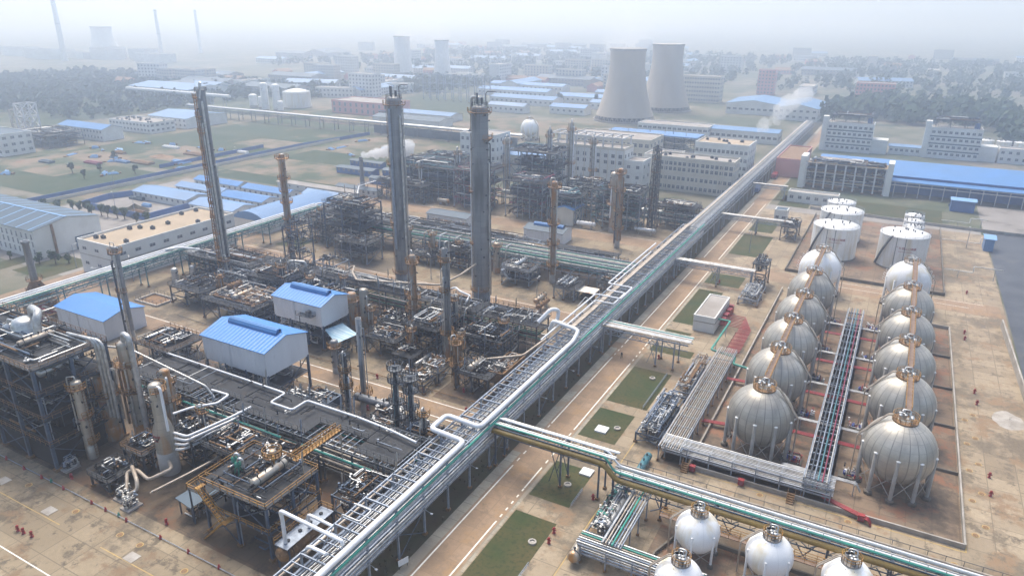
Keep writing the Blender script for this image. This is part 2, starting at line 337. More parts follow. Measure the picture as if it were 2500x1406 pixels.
# ---------------------------------------------------------------- shared builders
def part(mb, name, m, root, kind=None):
    return mb.obj(name, m, root, loc=-Vector(root.location), kind=kind) if mb.v else None
def text_mesh(s, size, depth=.02):
    cu = bpy.data.curves.new('t', 'FONT'); cu.body = s; cu.size = size; cu.align_x = 'CENTER'; cu.extrude = depth
    o = bpy.data.objects.new('t', cu); C.objects.link(o); dg = bpy.context.evaluated_depsgraph_get()
    me = bpy.data.meshes.new_from_object(o.evaluated_get(dg)); bpy.data.objects.remove(o); return me
def wraptext(s, size, r, ang, z, parent, m='red', cx=0, cy=0, mir=1):
    """lettering bent round a vertical cylinder; ang is the direction it faces"""
    me = text_mesh(s, size)
    for v in me.vertices:
        t = ang+v.co.x/r; rr = r+.03+v.co.z; v.co = (cx+rr*math.cos(t), cy+rr*math.sin(t), z+v.co.y)
    me.materials.append(K[m]); o = bpy.data.objects.new('lettering', me); C.objects.link(o); o.parent = parent; return o
def clutter(root, x0, y0, z0, x1, y1, z1, n, seed, mats=('pipe', 'alu', 'steel', 'rust', 'dark'), rr=(.05, .16), name='pipework', valves=True):
    """small-bore piping with elbows and valves filling a box"""
    q = random.Random(seed); bs = {m: MB() for m in mats}
    for i in range(int(n*1.7)):
        m = q.choice(mats); b = bs[m]; r = q.uniform(*rr); p = [q.uniform(x0, x1), q.uniform(y0, y1), q.uniform(z0, z1)]; pts = [tuple(p)]
        ax = q.choice((0, 1, 2, 2, 1))
        for k in range(q.randint(1, 4)):
            lo, hi = ((x0, x1), (y0, y1), (z0, z1))[ax]
            p[ax] = q.uniform(lo, hi); pts.append(tuple(p)); ax = q.choice([a for a in (0, 1, 2) if a != ax])
        b.tube(pts, r)
        if valves and q.random() < .5:
            v = pts[0]; b.lathe([(.02, v[2]-.1), (r*2.4, v[2]-.1), (r*2.4, v[2]+.1), (.06, v[2]+.15), (.05, v[2]+.5), (.22, v[2]+.5), (.22, v[2]+.56), (.02, v[2]+.56)], v[0], v[1], n=6, sm=False)
    for m in mats: part(bs[m], name, m, root)
def posts(root, pts, h, w=.3, m='light', foot=True, name='post', z0=0):
    b = MB(); b.box(-w/2, -w/2, z0, w/2, w/2, h)
    if foot: b.k = 1; b.box(-w*1.1, -w*1.1, 0, w*1.1, w*1.1, .45)
    src = None
    for x, y in pts:
        l = Vector((x, y, 0))-Vector(root.location); l.z = -root.location.z
        if src is None: src = b.obj(name, [m, 'rust'], root, loc=l)
        else: lnk(name, src, root, l)
_sp = {}
def standpipes(root, x0, y0, x1, y1, za, zb, n, seed):
    q = random.Random(seed)
    for i in range(n):
        m = q.choice(('light', 'pipe', 'steel', 'light', 'tanpipe')); b = None
        x, y = q.uniform(x0, x1), q.uniform(y0, y1); h = q.uniform(za, zb); l = Vector((x, y, 0))-Vector(root.location); l.z = -root.location.z
        if m not in _sp: b = MB(); b.tube([(0, 0, 0), (0, 0, .96), (.25, 0, 1.0)], .1, bend=.02); _sp[m] = o = b.obj('standpipe', m, root, l)
        else: o = lnk('standpipe', _sp[m], root, l)
        o.scale = (1, 1, h)
def rack(name, label, axis, a, b, c0, c1, levels, st, pipes, m='light', w=.28, top=None, brace=(), beam_step=None, cat='pipe rack', group=None, girder=None, girdm=None):
    P = (lambda al, cr, z: (cr, al, z)) if axis == 'y' else (lambda al, cr, z: (al, cr, z))
    root = thing(name, P((a+b)/2, (c0+c1)/2, 0), label, cat, group); h = top or max(levels)
    posts(root, [P(s, c, 0)[:2] for s in st for c in (c0, c1)], h, w, m)
    bm = MB(); bm.bar(P(0, c0, 0), P(0, c1, 0), .22, .3); src = None
    for L in levels:
        for s in st:
            l = Vector(P(s, 0, L-.15))-Vector(root.location)
            if src is None: src = bm.obj('crossbeam', m, root, l)
            else: lnk('crossbeam', src, root, l)
    lg = MB()
    for L in levels:
        for c in (c0, c1): lg.bar(P(a, c, L-.15), P(b, c, L-.15), .18, .3)
    part(lg, 'longitudinal_beam', m, root)
    if beam_step:
        im = MB(); im.bar(P(0, c0, 0), P(0, c1, 0), .14, .16); s = a+beam_step/2; src = None
        while s < b:
            l = Vector(P(s, 0, levels[-1]-.1))-Vector(root.location); s += beam_step
            if src is None: src = im.obj('purlin', m, root, l)
            else: lnk('purlin', src, root, l)
    bb = MB()
    for s0, s1 in brace:
        for c in (c0, c1): bb.bar(P(s0, c, .5), P(s1, c, levels[0]-.3), .12); bb.bar(P(s1, c, .5), P(s0, c, levels[0]-.3), .12)
    if girder:
        z0, z1, stp = girder; s = a; i = 0
        for c in (c0, c1):
            bb.bar(P(a, c, z0), P(b, c, z0), .16); bb.bar(P(a, c, z1), P(b, c, z1), .16)
        while s+stp <= b+.01:
            for c in (c0, c1):
                bb.bar(P(s, c, z0 if i % 2 else z1), P(s+stp, c, z1 if i % 2 else z0), .11); bb.bar(P(s, c, z0), P(s, c, z1), .09)
            bb.bar(P(s, c0, z0), P(s+stp, c1, z0), .08); s += stp; i += 1
    part(bb, 'bracing', girdm or m, root)
    for q in pipes:
        c, z, r, pm = q[:4]; s0, s1 = (q[4], q[5]) if len(q) > 4 else (a-.3, b+.3)
        t = MB(); t.tube([P(s0, c, z), P(s1, c, z)], r); part(t, 'pipe', pm, root)
    return root
# ---------------------------------------------------------------- the long main pipe rack
xs0, xs1 = -63.2, -57.3
st = [48.4+6.96*i for i in range(29)]; st2 = [250+9*i for i in range(35)]
root = thing('main_pipe_rack', (-60.25, 150, 0), 'long blue grey pipe rack running the length of the site beside the main road', 'pipe rack')
MR = root
posts(root, [(x, y) for y in st for x in (xs0, xs1)], 9.9, .3, 'light')
posts(root, [(x, y) for y in st2 for x in (xs0, xs1)], 8.6, .3, 'light', foot=False)
b0 = MB(); b0.bar((xs0, 0, 0), (xs1, 0, 0), .22, .3); src = None
for y in st+st2:
    for z in (5.2, 7.5, 9.9) if y < 250 else (5.2, 8.4):
        l = Vector((60.25, y-150, z-.15)) - Vector((0, 0, 0))
        if src is None: src = b0.obj('crossbeam', 'light', root, l)
        else: lnk('crossbeam', src, root, l)
lg = MB()
for x in (xs0, xs1):
    for z in (5.2, 7.5, 9.9): lg.bar((x, 46, z-.15), (x, 246, z-.15), .2, .32)
    for z in (5.2, 8.4): lg.bar((x, 246, z-.15), (x, 560, z-.15), .2, .32)
part(lg, 'longitudinal_beam', 'light', root)
im = MB(); y = 48.4; pu = 0
while y < 152:
    for k in range(1, 4): im.bar((xs0, y+k*1.74, 9.8), (xs1, y+k*1.74, 9.8), .13, .18)
    y += 6.96
y = 152.8
while y < 560: im.bar((xs0, y, 8.3), (xs1, y, 8.3), .13, .18); y += 3
part(im, 'purlin', 'light', root, kind='stuff')
xb = MB()
for i in (1, 4, 6, 9, 12):
    y = 48.4+6.96*i
    for s in range(2):
        a, c = (xs0, -60.2) if s == 0 else (-60.2, xs1); xb.bar((a, y, 9.95), (c, y+6.96, 9.95), .1); xb.bar((c, y, 9.95), (a, y+6.96, 9.95), .1)
for i in (0, 3, 7, 10, 14, 18, 22):
    y = 48.4+6.96*i
    for x in (xs0, xs1): xb.bar((x, y, .4), (x, y+6.96, 5), .13); xb.bar((x, y+6.96, .4), (x, y, 5), .13)
for i in range(27):                       # truss between the tiers on both faces
    y = 48.4+6.96*i
    for x in (xs0, xs1): xb.bar((x, y, 5.2), (x, y+3.48, 7.4), .1); xb.bar((x, y+3.48, 7.4), (x, y+6.96, 5.2), .1)
part(xb, 'bracing', 'bluesteel', root)
q = random.Random(3)
for i, x in enumerate([-62.8, -62.3, -61.85, -61.35, -60.9, -60.4, -59.95, -59.5, -59.0, -58.5, -58.0]):
    m = q.choice(('pipe', 'light', 'pipe', 'tanpipe', 'alu', 'pipe')); r = q.uniform(.1, .2)
    t = MB(); t.tube([(x, 46, 7.5+r+.02), (x, 246, 7.5+r+.02), (x, 249, 8.4+r), (x, 560, 8.4+r)], r, n=6); part(t, 'pipe', m, root)
for i, x in enumerate([-62.7, -62.0, -61.2, -60.5, -59.7, -59.1, -58.3]):
    m = q.choice(('pipe', 'steel', 'tanpipe', 'light')); r = q.uniform(.12, .26)
    t = MB(); t.tube([(x, 46, 5.2+r), (x, 560, 5.2+r)], r, n=6); part(t, 'pipe', m, root)
for x, z, r, m in ((-56.95, 9.35, .24, 'teal'), (-56.95, 8.75, .17, 'pipe'), (-56.95, 8.3, .13, 'light'), (-56.95, 7.15, .16, 'pipe'), (-56.95, 6.6, .2, 'pipe'), (-56.95, 6.0, .14, 'light'), (-63.6, 6.6, .2, 'pipe'), (-63.6, 8.6, .18, 'tanpipe')):
    t = MB(); t.tube([(x, 46, z), (x, 250, z)], r); part(t, 'pipe', m, root)
for y in st[::2]:                          # lamp arms on the road side
    t = MB(); t.bar((-57.2, y, 5.1), (-55.4, y-.6, 5.3), .07); t.box(-55.6, y-.75, 5.22, -55.2, y-.45, 5.36); part(t, 'lamp_arm', 'light', root)
tr = MB(); tr.box(-61.9, 141, 10.0, -60.7, 246, 10.2); tr.box(-62.6, 246, 8.6, -61.6, 560, 8.8); part(tr, 'cable_tray', 'tanpipe', root)
# big white pipes lying on top of the rack
def pipe_thing(name, pts, r, m, label, cat='pipe', sup=(), supm='light', bend=None):
    root = thing(name, (pts[0][0], pts[0][1], 0), label, cat); t = MB(); t.tube(pts, r, bend=bend); part(t, 'run', m, root)
    if sup:
        for x, y, z0, z1 in sup: s = MB(); s.bar((x, y, z0), (x, y, z1), .16); part(s, 'support', supm, root)
    return root
WX = -57.5
pipe_thing('steam_pipe', [(WX, 44, 10.45), (WX, 89.0, 10.45), (-64.6, 89.0, 10.9), (-64.6, 94.2, 10.9), (WX, 94.2, 10.45), (WX, 135.5, 10.45), (WX, 138.5, 11.9), (-64.9, 140.0, 12.2), (-65.6, 140.2, 9.4), (-66.5, 142, 9.2), (-66.5, 146, 9.4), (-66.5, 147, 12), (-67.3, 144, 13.2), (-69.5, 141.6, 10.2)], .48, 'whitepipe',
           'thick white pipe along the road edge of the main rack with one flat loop', bend=1.1)
pipe_thing('steam_pipe', [(-63.5, 131, 11.2), (-63.5, 163.3, 11.2), (-56.6, 163.3, 11.2), (-56.6, 172.4, 11.2), (-63.5, 172.4, 11.2), (-63.5, 214, 11.2)], .21, 'whitepipe', 'slender white pipe with a square loop on the far half of the main rack', sup=[(-63.5, y, 9.8, 11.1) for y in range(134, 214, 8)])
pipe_thing('steam_pipe', [(-62.2, 141, 10.8), (-62.2, 160, 10.8), (-57.2, 160, 10.8), (-57.2, 168.5, 10.8), (-62.4, 168.5, 10.8), (-62.4, 206, 10.8)], .19, 'whitepipe', 'inner white pipe with a flat loop nested inside the longer looped one')
pipe_thing('steam_pipe', [(-71.0, 59.6, 5.2), (-71.0, 59.6, 9.6), (-70.8, 59.2, 11.5), (-58.4, 58.6, 11.5), (-58.4, 58.6, 10.9)], .3, 'whitepipe', 'white pipe rising from the grey drum and crossing onto the main rack')
pipe_thing('steam_pipe', [(-70.4, 64.0, 5.2), (-70.4, 64.0, 7.6), (-64.6, 63.7, 7.6), (-64.6, 56.8, 7.6), (-62.4, 56.2, 10.8), (-59, 56, 11)], .26, 'whitepipe', 'white pipe with an upstand beside the grey drum under the yellow railed platform')
pipe_thing('loop_pipe', [(-62.5, 63.2, 10.3), (-62.5, 63.2, 11.2), (-59.2, 63.2, 11.2), (-59.2, 66, 11.2), (-62.5, 66, 11.2)], .14, 'pipe', 'small grey pipe loop on the rack top near the bottom of the picture')
pipe_thing('loop_pipe', [(-62.9, 150, 12.6), (-63.3, 156, 12.9), (-58.6, 156, 11)], .1, 'pipe', 'thin grey pipe bent over the rack near the square loops')
# ---------------------------------------------------------------- pipe bridges leaving the main rack to the tank farm
def bridge(label, y0, y1, x0, x1, z, stx, pipes, truss=True, m='bluesteel', drop=None):
    root = rack('pipe_bridge', label, 'x', x0, x1, y0, y1, [z], stx, pipes, m=m, brace=[(s-2.2, s) for s in stx[1:2]], beam_step=2.0, cat='pipe bridge', group='pipe bridges over the main road', girder=(z-1.6, z-.2, 2.0))
    return root
br1 = bridge('near pipe bridge with green and ochre pipes crossing the main road', 98.3, 101.8, -57, -33.6, 8.6, [-56.6, -43.2, -35.9], [(98.9, 8.95, .2, 'whitepipe'), (99.5, 8.9, .14, 'pipe'), (100.9, 8.95, .2, 'whitepipe'), (101.3, 8.85, .13, 'pipe')])
br1b = rack('pipe_rack', 'long low pipe rack with ochre pipe between grey spheres and small white spheres', 'x', -33.4, 60, 98.3, 101.8, [6.2], [-33.2+8.6*i for i in range(11)], [(99.2, 6.5, .2, 'whitepipe'), (99.8, 6.45, .13, 'pipe'), (100.4, 6.5, .19, 'whitepipe'), (101.0, 6.42, .12, 'pipe'), (101.5, 6.5, .17, 'tanpipe'), (102.1, 6.0, .12, 'steel')], m='bluesteel', beam_step=2.2, girder=(3.9, 6.0, 2.9), girdm='bluesteel')
pb = MB()
for i in range(40): x = -32+i*2.3; pb.bar((x, 98.3, 6.3), (x, 98.3, 7.5), .07); pb.bar((x, 101.8, 6.3), (x, 101.8, 7.4), .07)
pb.bar((-33, 98.3, 7.45), (60, 98.3, 7.45), .06); pb.bar((-33, 101.8, 7.4), (60, 101.8, 7.4), .06); part(pb, 'handrail', 'steel', br1b)
xb = MB()
for i in range(16):
    x = -30+i*5.6
    for s in (-1, 1): xb.bar((x, 96.9, 3.4), (x+s*1.3, 98.2, 4.4), .14); xb.bar((x, 96.9, 3.4), (x+s*1.3, 95.9, 3.2), .14)
part(xb, 'outrigger', 'bluesteel', br1b)
wk = MB(); wk.box(-24, 95.4, 3.2, 40, 96.5, 3.35); part(wk, 'walkway', 'brown', br1b)
wr = MB(); wr.rail([(-24, 95.4, 3.35), (40, 95.4, 3.35)], t=.07); wr.rail([(-24, 96.5, 3.35), (40, 96.5, 3.35)], t=.07); part(wr, 'walkway_rail', 'yellow', br1b)
pipe_thing('main_line', [(-57.2, 97.9, 8.0), (-34.9, 97.9, 8.0), (-32.7, 97.9, 5.6), (60, 97.9, 5.6)], .5, 'ochre', 'thick ochre pipe slung on the near side of the green pipe rack', bend=1.2)
pipe_thing('main_line', [(-57.0, 98.2, 9.25), (-34.9, 98.2, 9.25), (-33.1, 98.2, 6.95), (60, 98.2, 6.95)], .2, 'teal', 'bright green pipe on the edge of the near pipe bridge', bend=.8)
pipe_thing('main_line', [(-57.0, 100.2, 9.3), (-35.2, 100.2, 9.3), (-33.0, 100.2, 6.95), (60, 100.2, 6.95)], .2, 'whitepipe', 'white pipe stepping down beside the bright green one', bend=.8)
bridge('second pipe bridge over the main road, ending by the flat roofed pump house', 152.4, 157.2, -57, -35.4, 7.4, [-56.6, -42.9, -38.6], [(152.7+.55*i, 7.7, .16, m) for i, m in enumerate(('tanpipe', 'pipe', 'whitepipe', 'pipe', 'tanpipe', 'whitepipe', 'teal', 'pipe'))], m='light')
bridge('third pipe bridge over the main road, reaching the grey valve skid', 214, 216.6, -57, -32.4, 6.6, [-56.6, -43.1, -33], [(214.3+.5*i, 6.9, .15, 'pipe') for i in range(5)], m='light')
bridge('farthest pipe bridge over the main road, by the tall white storage tanks', 278.6, 281, -57, -31, 6.3, [-56.6, -43.5, -32], [(278.9+.5*i, 6.6, .15, 'pipe') for i in range(4)], m='light')
bridge('distant pipe bridge beside the long pale office block', 341, 343, -57, -42, 6.3, [-56.6, -43], [(341.3+.5*i, 6.6, .15, 'pipe') for i in range(3)], m='light')
# ---------------------------------------------------------------- sphere tanks
def sphere_profile(r, n): return [(max(.01, r*math.sin(PI*k/n)), -r*math.cos(PI*k/n)) for k in range(n+1)]
def sphere_tank(name, label, r, zc, nl, shm, group, side, white=False, plat=2.1):
    root = thing(name, (0, 0, 0), label, 'sphere tank', group)
    MB().lathe(sphere_profile(r, 28), n=56).obj('shell', shm, root, (0, 0, zc))
    lr = .34 if r > 5 else .2; src = None
    for k in range(nl):
        t = 2*PI*(k+.5)/nl; x, y = (r-.15)*math.cos(t), (r-.15)*math.sin(t)
        if src is None:
            b = MB(); b.lathe([(lr, 0), (lr, zc*.5), (lr*.92, zc+.9), (.03, zc+1.05)], n=10); b.k = 1; b.lathe([(lr*2.1, 0), (lr*2.1, .55), (lr*1.5, .7), (.05, .7)], n=8, sm=False)
            b.k = 2; b.lathe([(lr*1.15, zc+.9), (lr*1.15, zc+1.0), (.05, zc+1.1)], n=8)
            src = b.obj('leg', ['white' if white else 'conc', 'concdark', 'white'], root, (x, y, 0))
        else: lnk('leg', src, root, (x, y, 0))
    b = MB()
    for k in range(nl):
        a0, a1 = 2*PI*(k+.5)/nl, 2*PI*(k+1.5)/nl
        p = lambda a, z: ((r-.15)*math.cos(a), (r-.15)*math.sin(a), z)
        b.bar(p(a0, .8), p(a1, zc*.72), .1); b.bar(p(a1, .8), p(a0, zc*.72), .1)
    b.obj('tie_rod', 'conc', root)
    zt = zc+math.sqrt(r*r-plat*plat)+.25
    b = MB(); b.ring(0, 0, zt, .75, plat, th=.3, n=26); b.lathe([(plat, zt-.7), (plat*1.0, zt-.3)], n=26); b.obj('top_platform', 'rust' if not white else 'roofgrey', root)
    b = MB(); b.arcrail(0, 0, zt, plat, 0, 2*PI, t=.07); b.obj('platform_rail', 'yellow', root)
    b = MB(); q = random.Random(int(r*10))
    for i in range(11):
        a = q.uniform(0, 2*PI); d = q.uniform(.1, plat*.75); x, y = d*math.cos(a), d*math.sin(a); rr = q.uniform(.09, .2)
        b.lathe([(rr, zt-.5), (rr, zt+q.uniform(.4, 1.1)), (rr*2, zt+1.1), (rr*2, zt+1.25), (.03, zt+1.25)], x, y, n=8)
    b.tube([(-.5, .3, zt), (-.5, .3, zt+1.8), (.6, .3, zt+1.8), (.6, -.4, zt+.4)], .13); b.obj('relief_valves', 'alu', root)
    b = MB(); p0 = (side*plat*.9, -.5, zt+.7); p1 = (side*(r+.7), -.9, zc+1.4)
    for d in (0, .45): b.tube([(p0[0], p0[1]+d, p0[2]), (side*plat*1.3, p0[1]+d, zt+.5), (p1[0], p1[1]+d, p1[2]), (p1[0], p1[1]+d, .4)], .12, bend=.4)
    b.obj('riser_pipe', 'tanpipe', root)
    if not white:
        b = MB()
        for kk in (.3, .52, .74):
            a = PI*kk; rr, zz = r*math.sin(a)+.03, zc+r*math.cos(a); b.tube([(rr*math.cos(2*PI*i/36), rr*math.sin(2*PI*i/36), zz) for i in range(37)], .08, n=4, bend=0, cap=False)
        b.obj('spray_ring', 'steel', root)
    else:
        b = MB()
        for k in (-1, 1): b.tube([((r+.02)*math.sin(a)*math.cos(-PI/2+k*.35), (r+.02)*math.sin(a)*math.sin(-PI/2+k*.35), zc+(r+.02)*math.cos(a)) for a in [PI*(.16+.045*i) for i in range(15)]], .06, n=4, bend=0)
        b.obj('ladder', 'steel', root)
    return root
ORD = ['nearest', 'second nearest', 'third nearest', 'fourth nearest', 'farthest']
SY = (128.4, 146.8, 164.6, 182.6, 202.3)
for sx, nm, sd in ((-14.6, 'the row beside the tan pipe trench', 1), (9.35, 'the row beside the open yard', -1)):
    base = None
    for i, y in enumerate(SY):
        lab = 'grey sphere tank, %s of %s' % (ORD[i], nm)
        if base is None:
            base = sphere_tank('sphere_tank', lab, 6.15, 7.6, 10, 'dirtsphere', 'grey sphere tanks', sd); base.location = (sx, y, 0)
        else: dup(base, (sx, y, 0), lab, rot=None)
w1 = sphere_tank('sphere_tank', 'large white sphere tank ending the row beside the trench of tan pipes', 6.0, 7.6, 10, 'wsphere', 'large white sphere tanks', 1, True); w1.location = (-14.9, 225.3, 0)
dup(w1, (9.0, 226.2, 0), 'large white sphere tank ending the row beside the bund wall')
b = MB()
for sgn in (-1, 1):
    for k in range(9):
        a = PI*(.22+.035*k); t = sgn*.15
        x, z = sgn*6.15*math.sin(a), 7.6+6.15*math.cos(a)
        if k % 2 == 0: b.tube([(x, 0, z), (x+sgn*.55, 0, z+.3), (x+sgn*.6, 0, z-.5), (x+sgn*.1, 0, z-.7)], .05, n=4)
hp = b.obj('hoop_pipe', 'whitepipe', w1)
for o in list(bpy.data.objects):
    if o.get('label') == 'large white sphere tank ending the row beside the bund wall': lnk('hoop_pipe', hp, o)
s0 = sphere_tank('small_sphere_tank', 'small white sphere tank standing nearest the near pipe bridge and the road', 3.45, 4.75, 6, 'wsphere', 'small white sphere tanks', -1, True, 1.35); s0.location = (-17.2, 93.0, 0)
dup(s0, (-6.4, 93.0, 0), 'small white sphere tank in the middle of the row under the ochre pipe'); dup(s0, (4.3, 93.0, 0), 'small white sphere tank cut off at the bottom edge, under the green pipe')
dup(s0, (-16.8, 81.4, 0), 'small white sphere tank half out of frame in front of its row')
def catwalk(label, pts, w=1.0, m='brown', rm='yellow', posts_=(), t=.07):
    root = thing('catwalk', pts[0], label, 'catwalk', None); d = MB(); r = MB()
    for p, q in zip(pts, pts[1:]):
        p = Vector(p); q = Vector(q); n = (q-p).cross(Vector((0, 0, 1))).normalized()*(w/2)
        d.bar(p, q, w, .22)
        for s in (1, -1): r.rail([p+n*s, q+n*s], t=t)
    part(d, 'deck', m, root); part(r, 'handrail', rm, root)
    if posts_:
        for x, y, z in posts_: b = MB(); b.bar((x, y, 0), (x, y, z), .2); part(b, 'support', 'steel', root)
    return root
for sx, nm in ((-14.6, 'beside the trench'), (9.6, 'beside the bund wall')):
    yy = SY+(225.5,)
    for i in range(5):
        catwalk('brown catwalk between sphere tops %s, %s' % (('nearest the camera', 'second from the camera', 'at mid row', 'second from the far end', 'ending at the white sphere')[i], nm), [(sx, yy[i]+1.9, 14.35), (sx+.05, yy[i+1]-1.9, 14.35)])
# ---------------------------------------------------------------- white storage tanks
def storage_tank(label, x, y, r, h, txt=False, group='white storage tanks', stair=True, cone=.09):
    root = thing('storage_tank', (x, y, 0), label, 'storage tank', group)
    MB().lathe([(r, 0), (r, h)], n=64).obj('shell', 'tank', root)
    MB().lathe([(r+.12, h-.12), (r+.12, h+.02), (r*.6, h+r*cone*.55), (.05, h+r*cone)], n=64).obj('roof', 'white', root)
    MB().lathe([(r+.25, 0), (r+.25, .3), (r, .31)], n=48, sm=False).obj('base_ring', 'concdark', root)
    b = MB(); b.arcrail(0, 0, h, r, 0, 2*PI, t=.06); b.obj('roof_rail', 'light', root)
    if stair:
        b = MB(); n = 22; rr = r+.45; P = []
        for i in range(n+1):
            a = PI*1.12+i*(.75/n)*min(1.6, 7.5/r); z = .3+(h+.2)*i/n; P.append((rr*math.cos(a), rr*math.sin(a), z))
        for p, q in zip(P, P[1:]): b.bar(p, q, .8, .12); b.bar((p[0], p[1], p[2]+1), (q[0], q[1], q[2]+1), .07); b.bar(p, (p[0], p[1], p[2]+1), .05)
        b.obj('spiral_stair', 'steel', root)
        b = MB()
        for a in (-1.85, -1.5): b.tube([((r+.12)*math.cos(a), (r+.12)*math.sin(a), .2), ((r+.12)*math.cos(a), (r+.12)*math.sin(a), h)], .08)
        b.obj('downpipe', 'steel', root)
    b = MB(); q = random.Random(int(x*7+y))
    for i in range(9):
        a = q.uniform(0, 2*PI); d = r*q.uniform(.2, .9); z = h+(r-d)*cone; b.lathe([(.16, z-.1), (.16, z+.5), (.3, z+.55), (.3, z+.7), (.02, z+.75)], d*math.cos(a), d*math.sin(a), n=8)
    b.obj('roof_vent', 'steel', root)
    if txt: wraptext('厂东昆LLC储罐', .95, r, -PI/2+.12, h*.66, root); wraptext('ANQUANSHENGCHAN', .42, r, -PI/2+.12, h*.58, root)
    return root
K['tank2'] = K['tank']
storage_tank('tall cream tinged storage tank with red lettering behind the white sphere by the trench', -14.7, 266.5, 7.5, 11.2, True)
storage_tank('storage tank with stained roof and red lettering, on the open yard side', 6.8, 267, 7.6, 11.2, True)
storage_tank('cream storage tank standing directly behind the lettered tank by the road', -14.8, 289, 7.5, 11.2)
storage_tank('narrower pale storage tank farthest back, by the low white block', -16.6, 308.5, 5.2, 10)
for i, y in enumerate((293, 302, 311)):
    storage_tank('small white storage tank, %s in the short line of three' % ('front one', 'middle one', 'rear one')[i], 9.8, y, 3.4, 7.4, False, 'small white storage tanks', stair=False, cone=.2)
# ---------------------------------------------------------------- bunds, walls, trenches in the tank farm
def wall(label, pts, h, w=.3, m='conc', name='bund_wall', cat='bund wall', group=None):
    root = thing(name, (pts[0][0], pts[0][1], 0), label, cat, group); b = MB()
    for p, q in zip(pts, pts[1:]): b.bar((p[0], p[1], h/2), (q[0], q[1], h/2), w, h)
    part(b, 'body', m, root); return root
wall('low concrete bund wall round the grey spheres', [(-24.4, 222), (-24.4, 115.4), (20.5, 115.4), (20.5, 212.6), (13, 212.8)], .9)
for y in (137.6, 155.6, 174, 192.5): wall('low cross wall of the bund near y row %s' % {137.6: 'one of spheres', 155.6: 'two of spheres', 174: 'three of spheres', 192.5: 'four of spheres'}[y], [(15.4, y), (20.3, y)], .6, .3, 'concdark')
wall('dark bund wall round the tall storage tanks', [(-26.5, 322), (-26.5, 240.5), (19.8, 240.5), (19.8, 322)], 1.0, .3, 'purple' and 'concdark')
wall('low bund wall in front of the small white spheres', [(-22.8, 60), (-22.8, 90), (-20.6, 96.6), (10, 96.6)], .7, .3, 'concdark')
wall('rendered boundary wall along the coal yard', [(34.6, 120), (34.3, 178), (33.2, 222)], 2.2, .35, 'conc', 'boundary_wall', 'wall')
wall('thin parapet along the strip of grass behind the tanks', [(-30, 331), (22, 327), (60, 327)], 1.2, .2, 'conc', 'boundary_wall', 'wall')
def trench(label, axis, a, b, c0, c1, z, n, mats, r=(.075, .125), posts_step=4.2, m='light', tiers=1, seed=1):
    q = random.Random(seed); P = []
    for t in range(tiers):
        for i in range(n): P.append((c0+.25+(c1-c0-.5)*i/max(1, n-1), z-t*1.5+.2, q.uniform(*r), mats[(i+t) % len(mats)]))
    st_ = []; s = a+.5
    while s < b: st_.append(s); s += posts_step
    return rack('pipe_rack', label, axis, a, b, c0, c1, [z-t*1.5 for t in range(tiers)][::-1], st_, P, m=m, w=.2)
trench('trench rack of many tan pipes between the lawns and the grey spheres', 'y', 114.6, 163, -30.3, -26.0, 3.6, 10, ('tanpipe', 'pipe', 'tanpipe', 'alu'), seed=2)
trench('long front rack of white pipes before the nearest grey sphere', 'x', -29.8, 0.2, 115.9, 119.2, 3.6, 7, ('pipe', 'whitepipe', 'alu', 'pipe'), tiers=2, seed=4)
trench('middle rack of thin pipes between the two rows of grey spheres', 'y', 116, 203, -4.6, -.6, 4.6, 6, ('pipe', 'steel', 'light', 'tealsteel', 'purple'), (.07, .15), tiers=2, seed=5)
for i, y in enumerate(SY):
    for k, (yy, mm, lab) in enumerate(((y-6.9, 'pipe', 'pale feed pipes'), (y+5.2, 'red', 'red fire main pipes'))):
        if k == 1 and i == 4: continue
        root = thing('cross_pipes', (0, yy, 0), '%s crossing between the sphere rows, %s crossing' % (lab, ORD[i]), 'pipes', 'pipes crossing between the spheres')
        t = MB()
        for d in range(3 if k == 0 else 4): t.tube([(-9.5, yy+d*.32, 1.2), (-8.6, yy+d*.32, 2.4+k*.2), (3.8, yy+d*.32, 2.4+k*.2), (4.6, yy+d*.32, 1.0)], .12)
        part(t, 'run', mm, root)
        for x in (-8, -4.8, -.4, 3.5): t = MB(); t.bar((x, yy-.2, 0), (x, yy-.2, 2.3), .14); t.bar((x, yy-.3, 2.25), (x, yy+1.3, 2.25), .12); part(t, 'support', 'light', root)
    for sx in (-7.8, 2.6):
        root = thing('pump_skid', (sx, y-1.2, 0), 'blue pumps and valves by the %s grey sphere on the %s' % (ORD[i], 'trench side row' if sx < 0 else 'bund wall side row'), 'pumps', 'pump skids under the spheres')
        t = MB(); t.box(sx-2, y-2.2, 0, sx+2, y+.2, .3); part(t, 'plinth', 'concdark', root); t = MB()
        for d in (-.9, .5): t.drum((sx+d, y-1.6, .75), 'y', .9, .32, 10)
        part(t, 'motor', mat('pump_blue', (.02, .05, .3), None, 1, .4) if 'pump_blue' not in bpy.data.materials else bpy.data.materials['pump_blue'], root); clutter(root, sx-2, y-2.4, .3, sx+2, y+.4, 1.5, 8, 40+i+int(sx), ('whitepipe', 'pipe', 'red', 'dark'), (.05, .11))
for i, (x0, y0, x1, y1, lab) in enumerate(((-1.2, 116.8, 6.4, 113.9, 'short red fire pipes reaching from the middle rack to the nearest sphere'), (-26.2, 131.5, -20.4, 132.5, 'bright red pipes beside the nearest sphere of the trench row'), (-26, 152.5, -19.6, 153.2, 'dark red bundle between the trench and the second sphere'))):
    root = thing('fire_pipes', (x0, y0, 0), lab, 'fire pipes', 'red fire pipes'); t = MB()
    for d in range(4): t.tube([(x0, y0+d*.3, 1.0), (x1, y1+d*.3, 1.0), (x1+.5, y1+d*.3, .1)], .13)
    part(t, 'run', 'red', root)
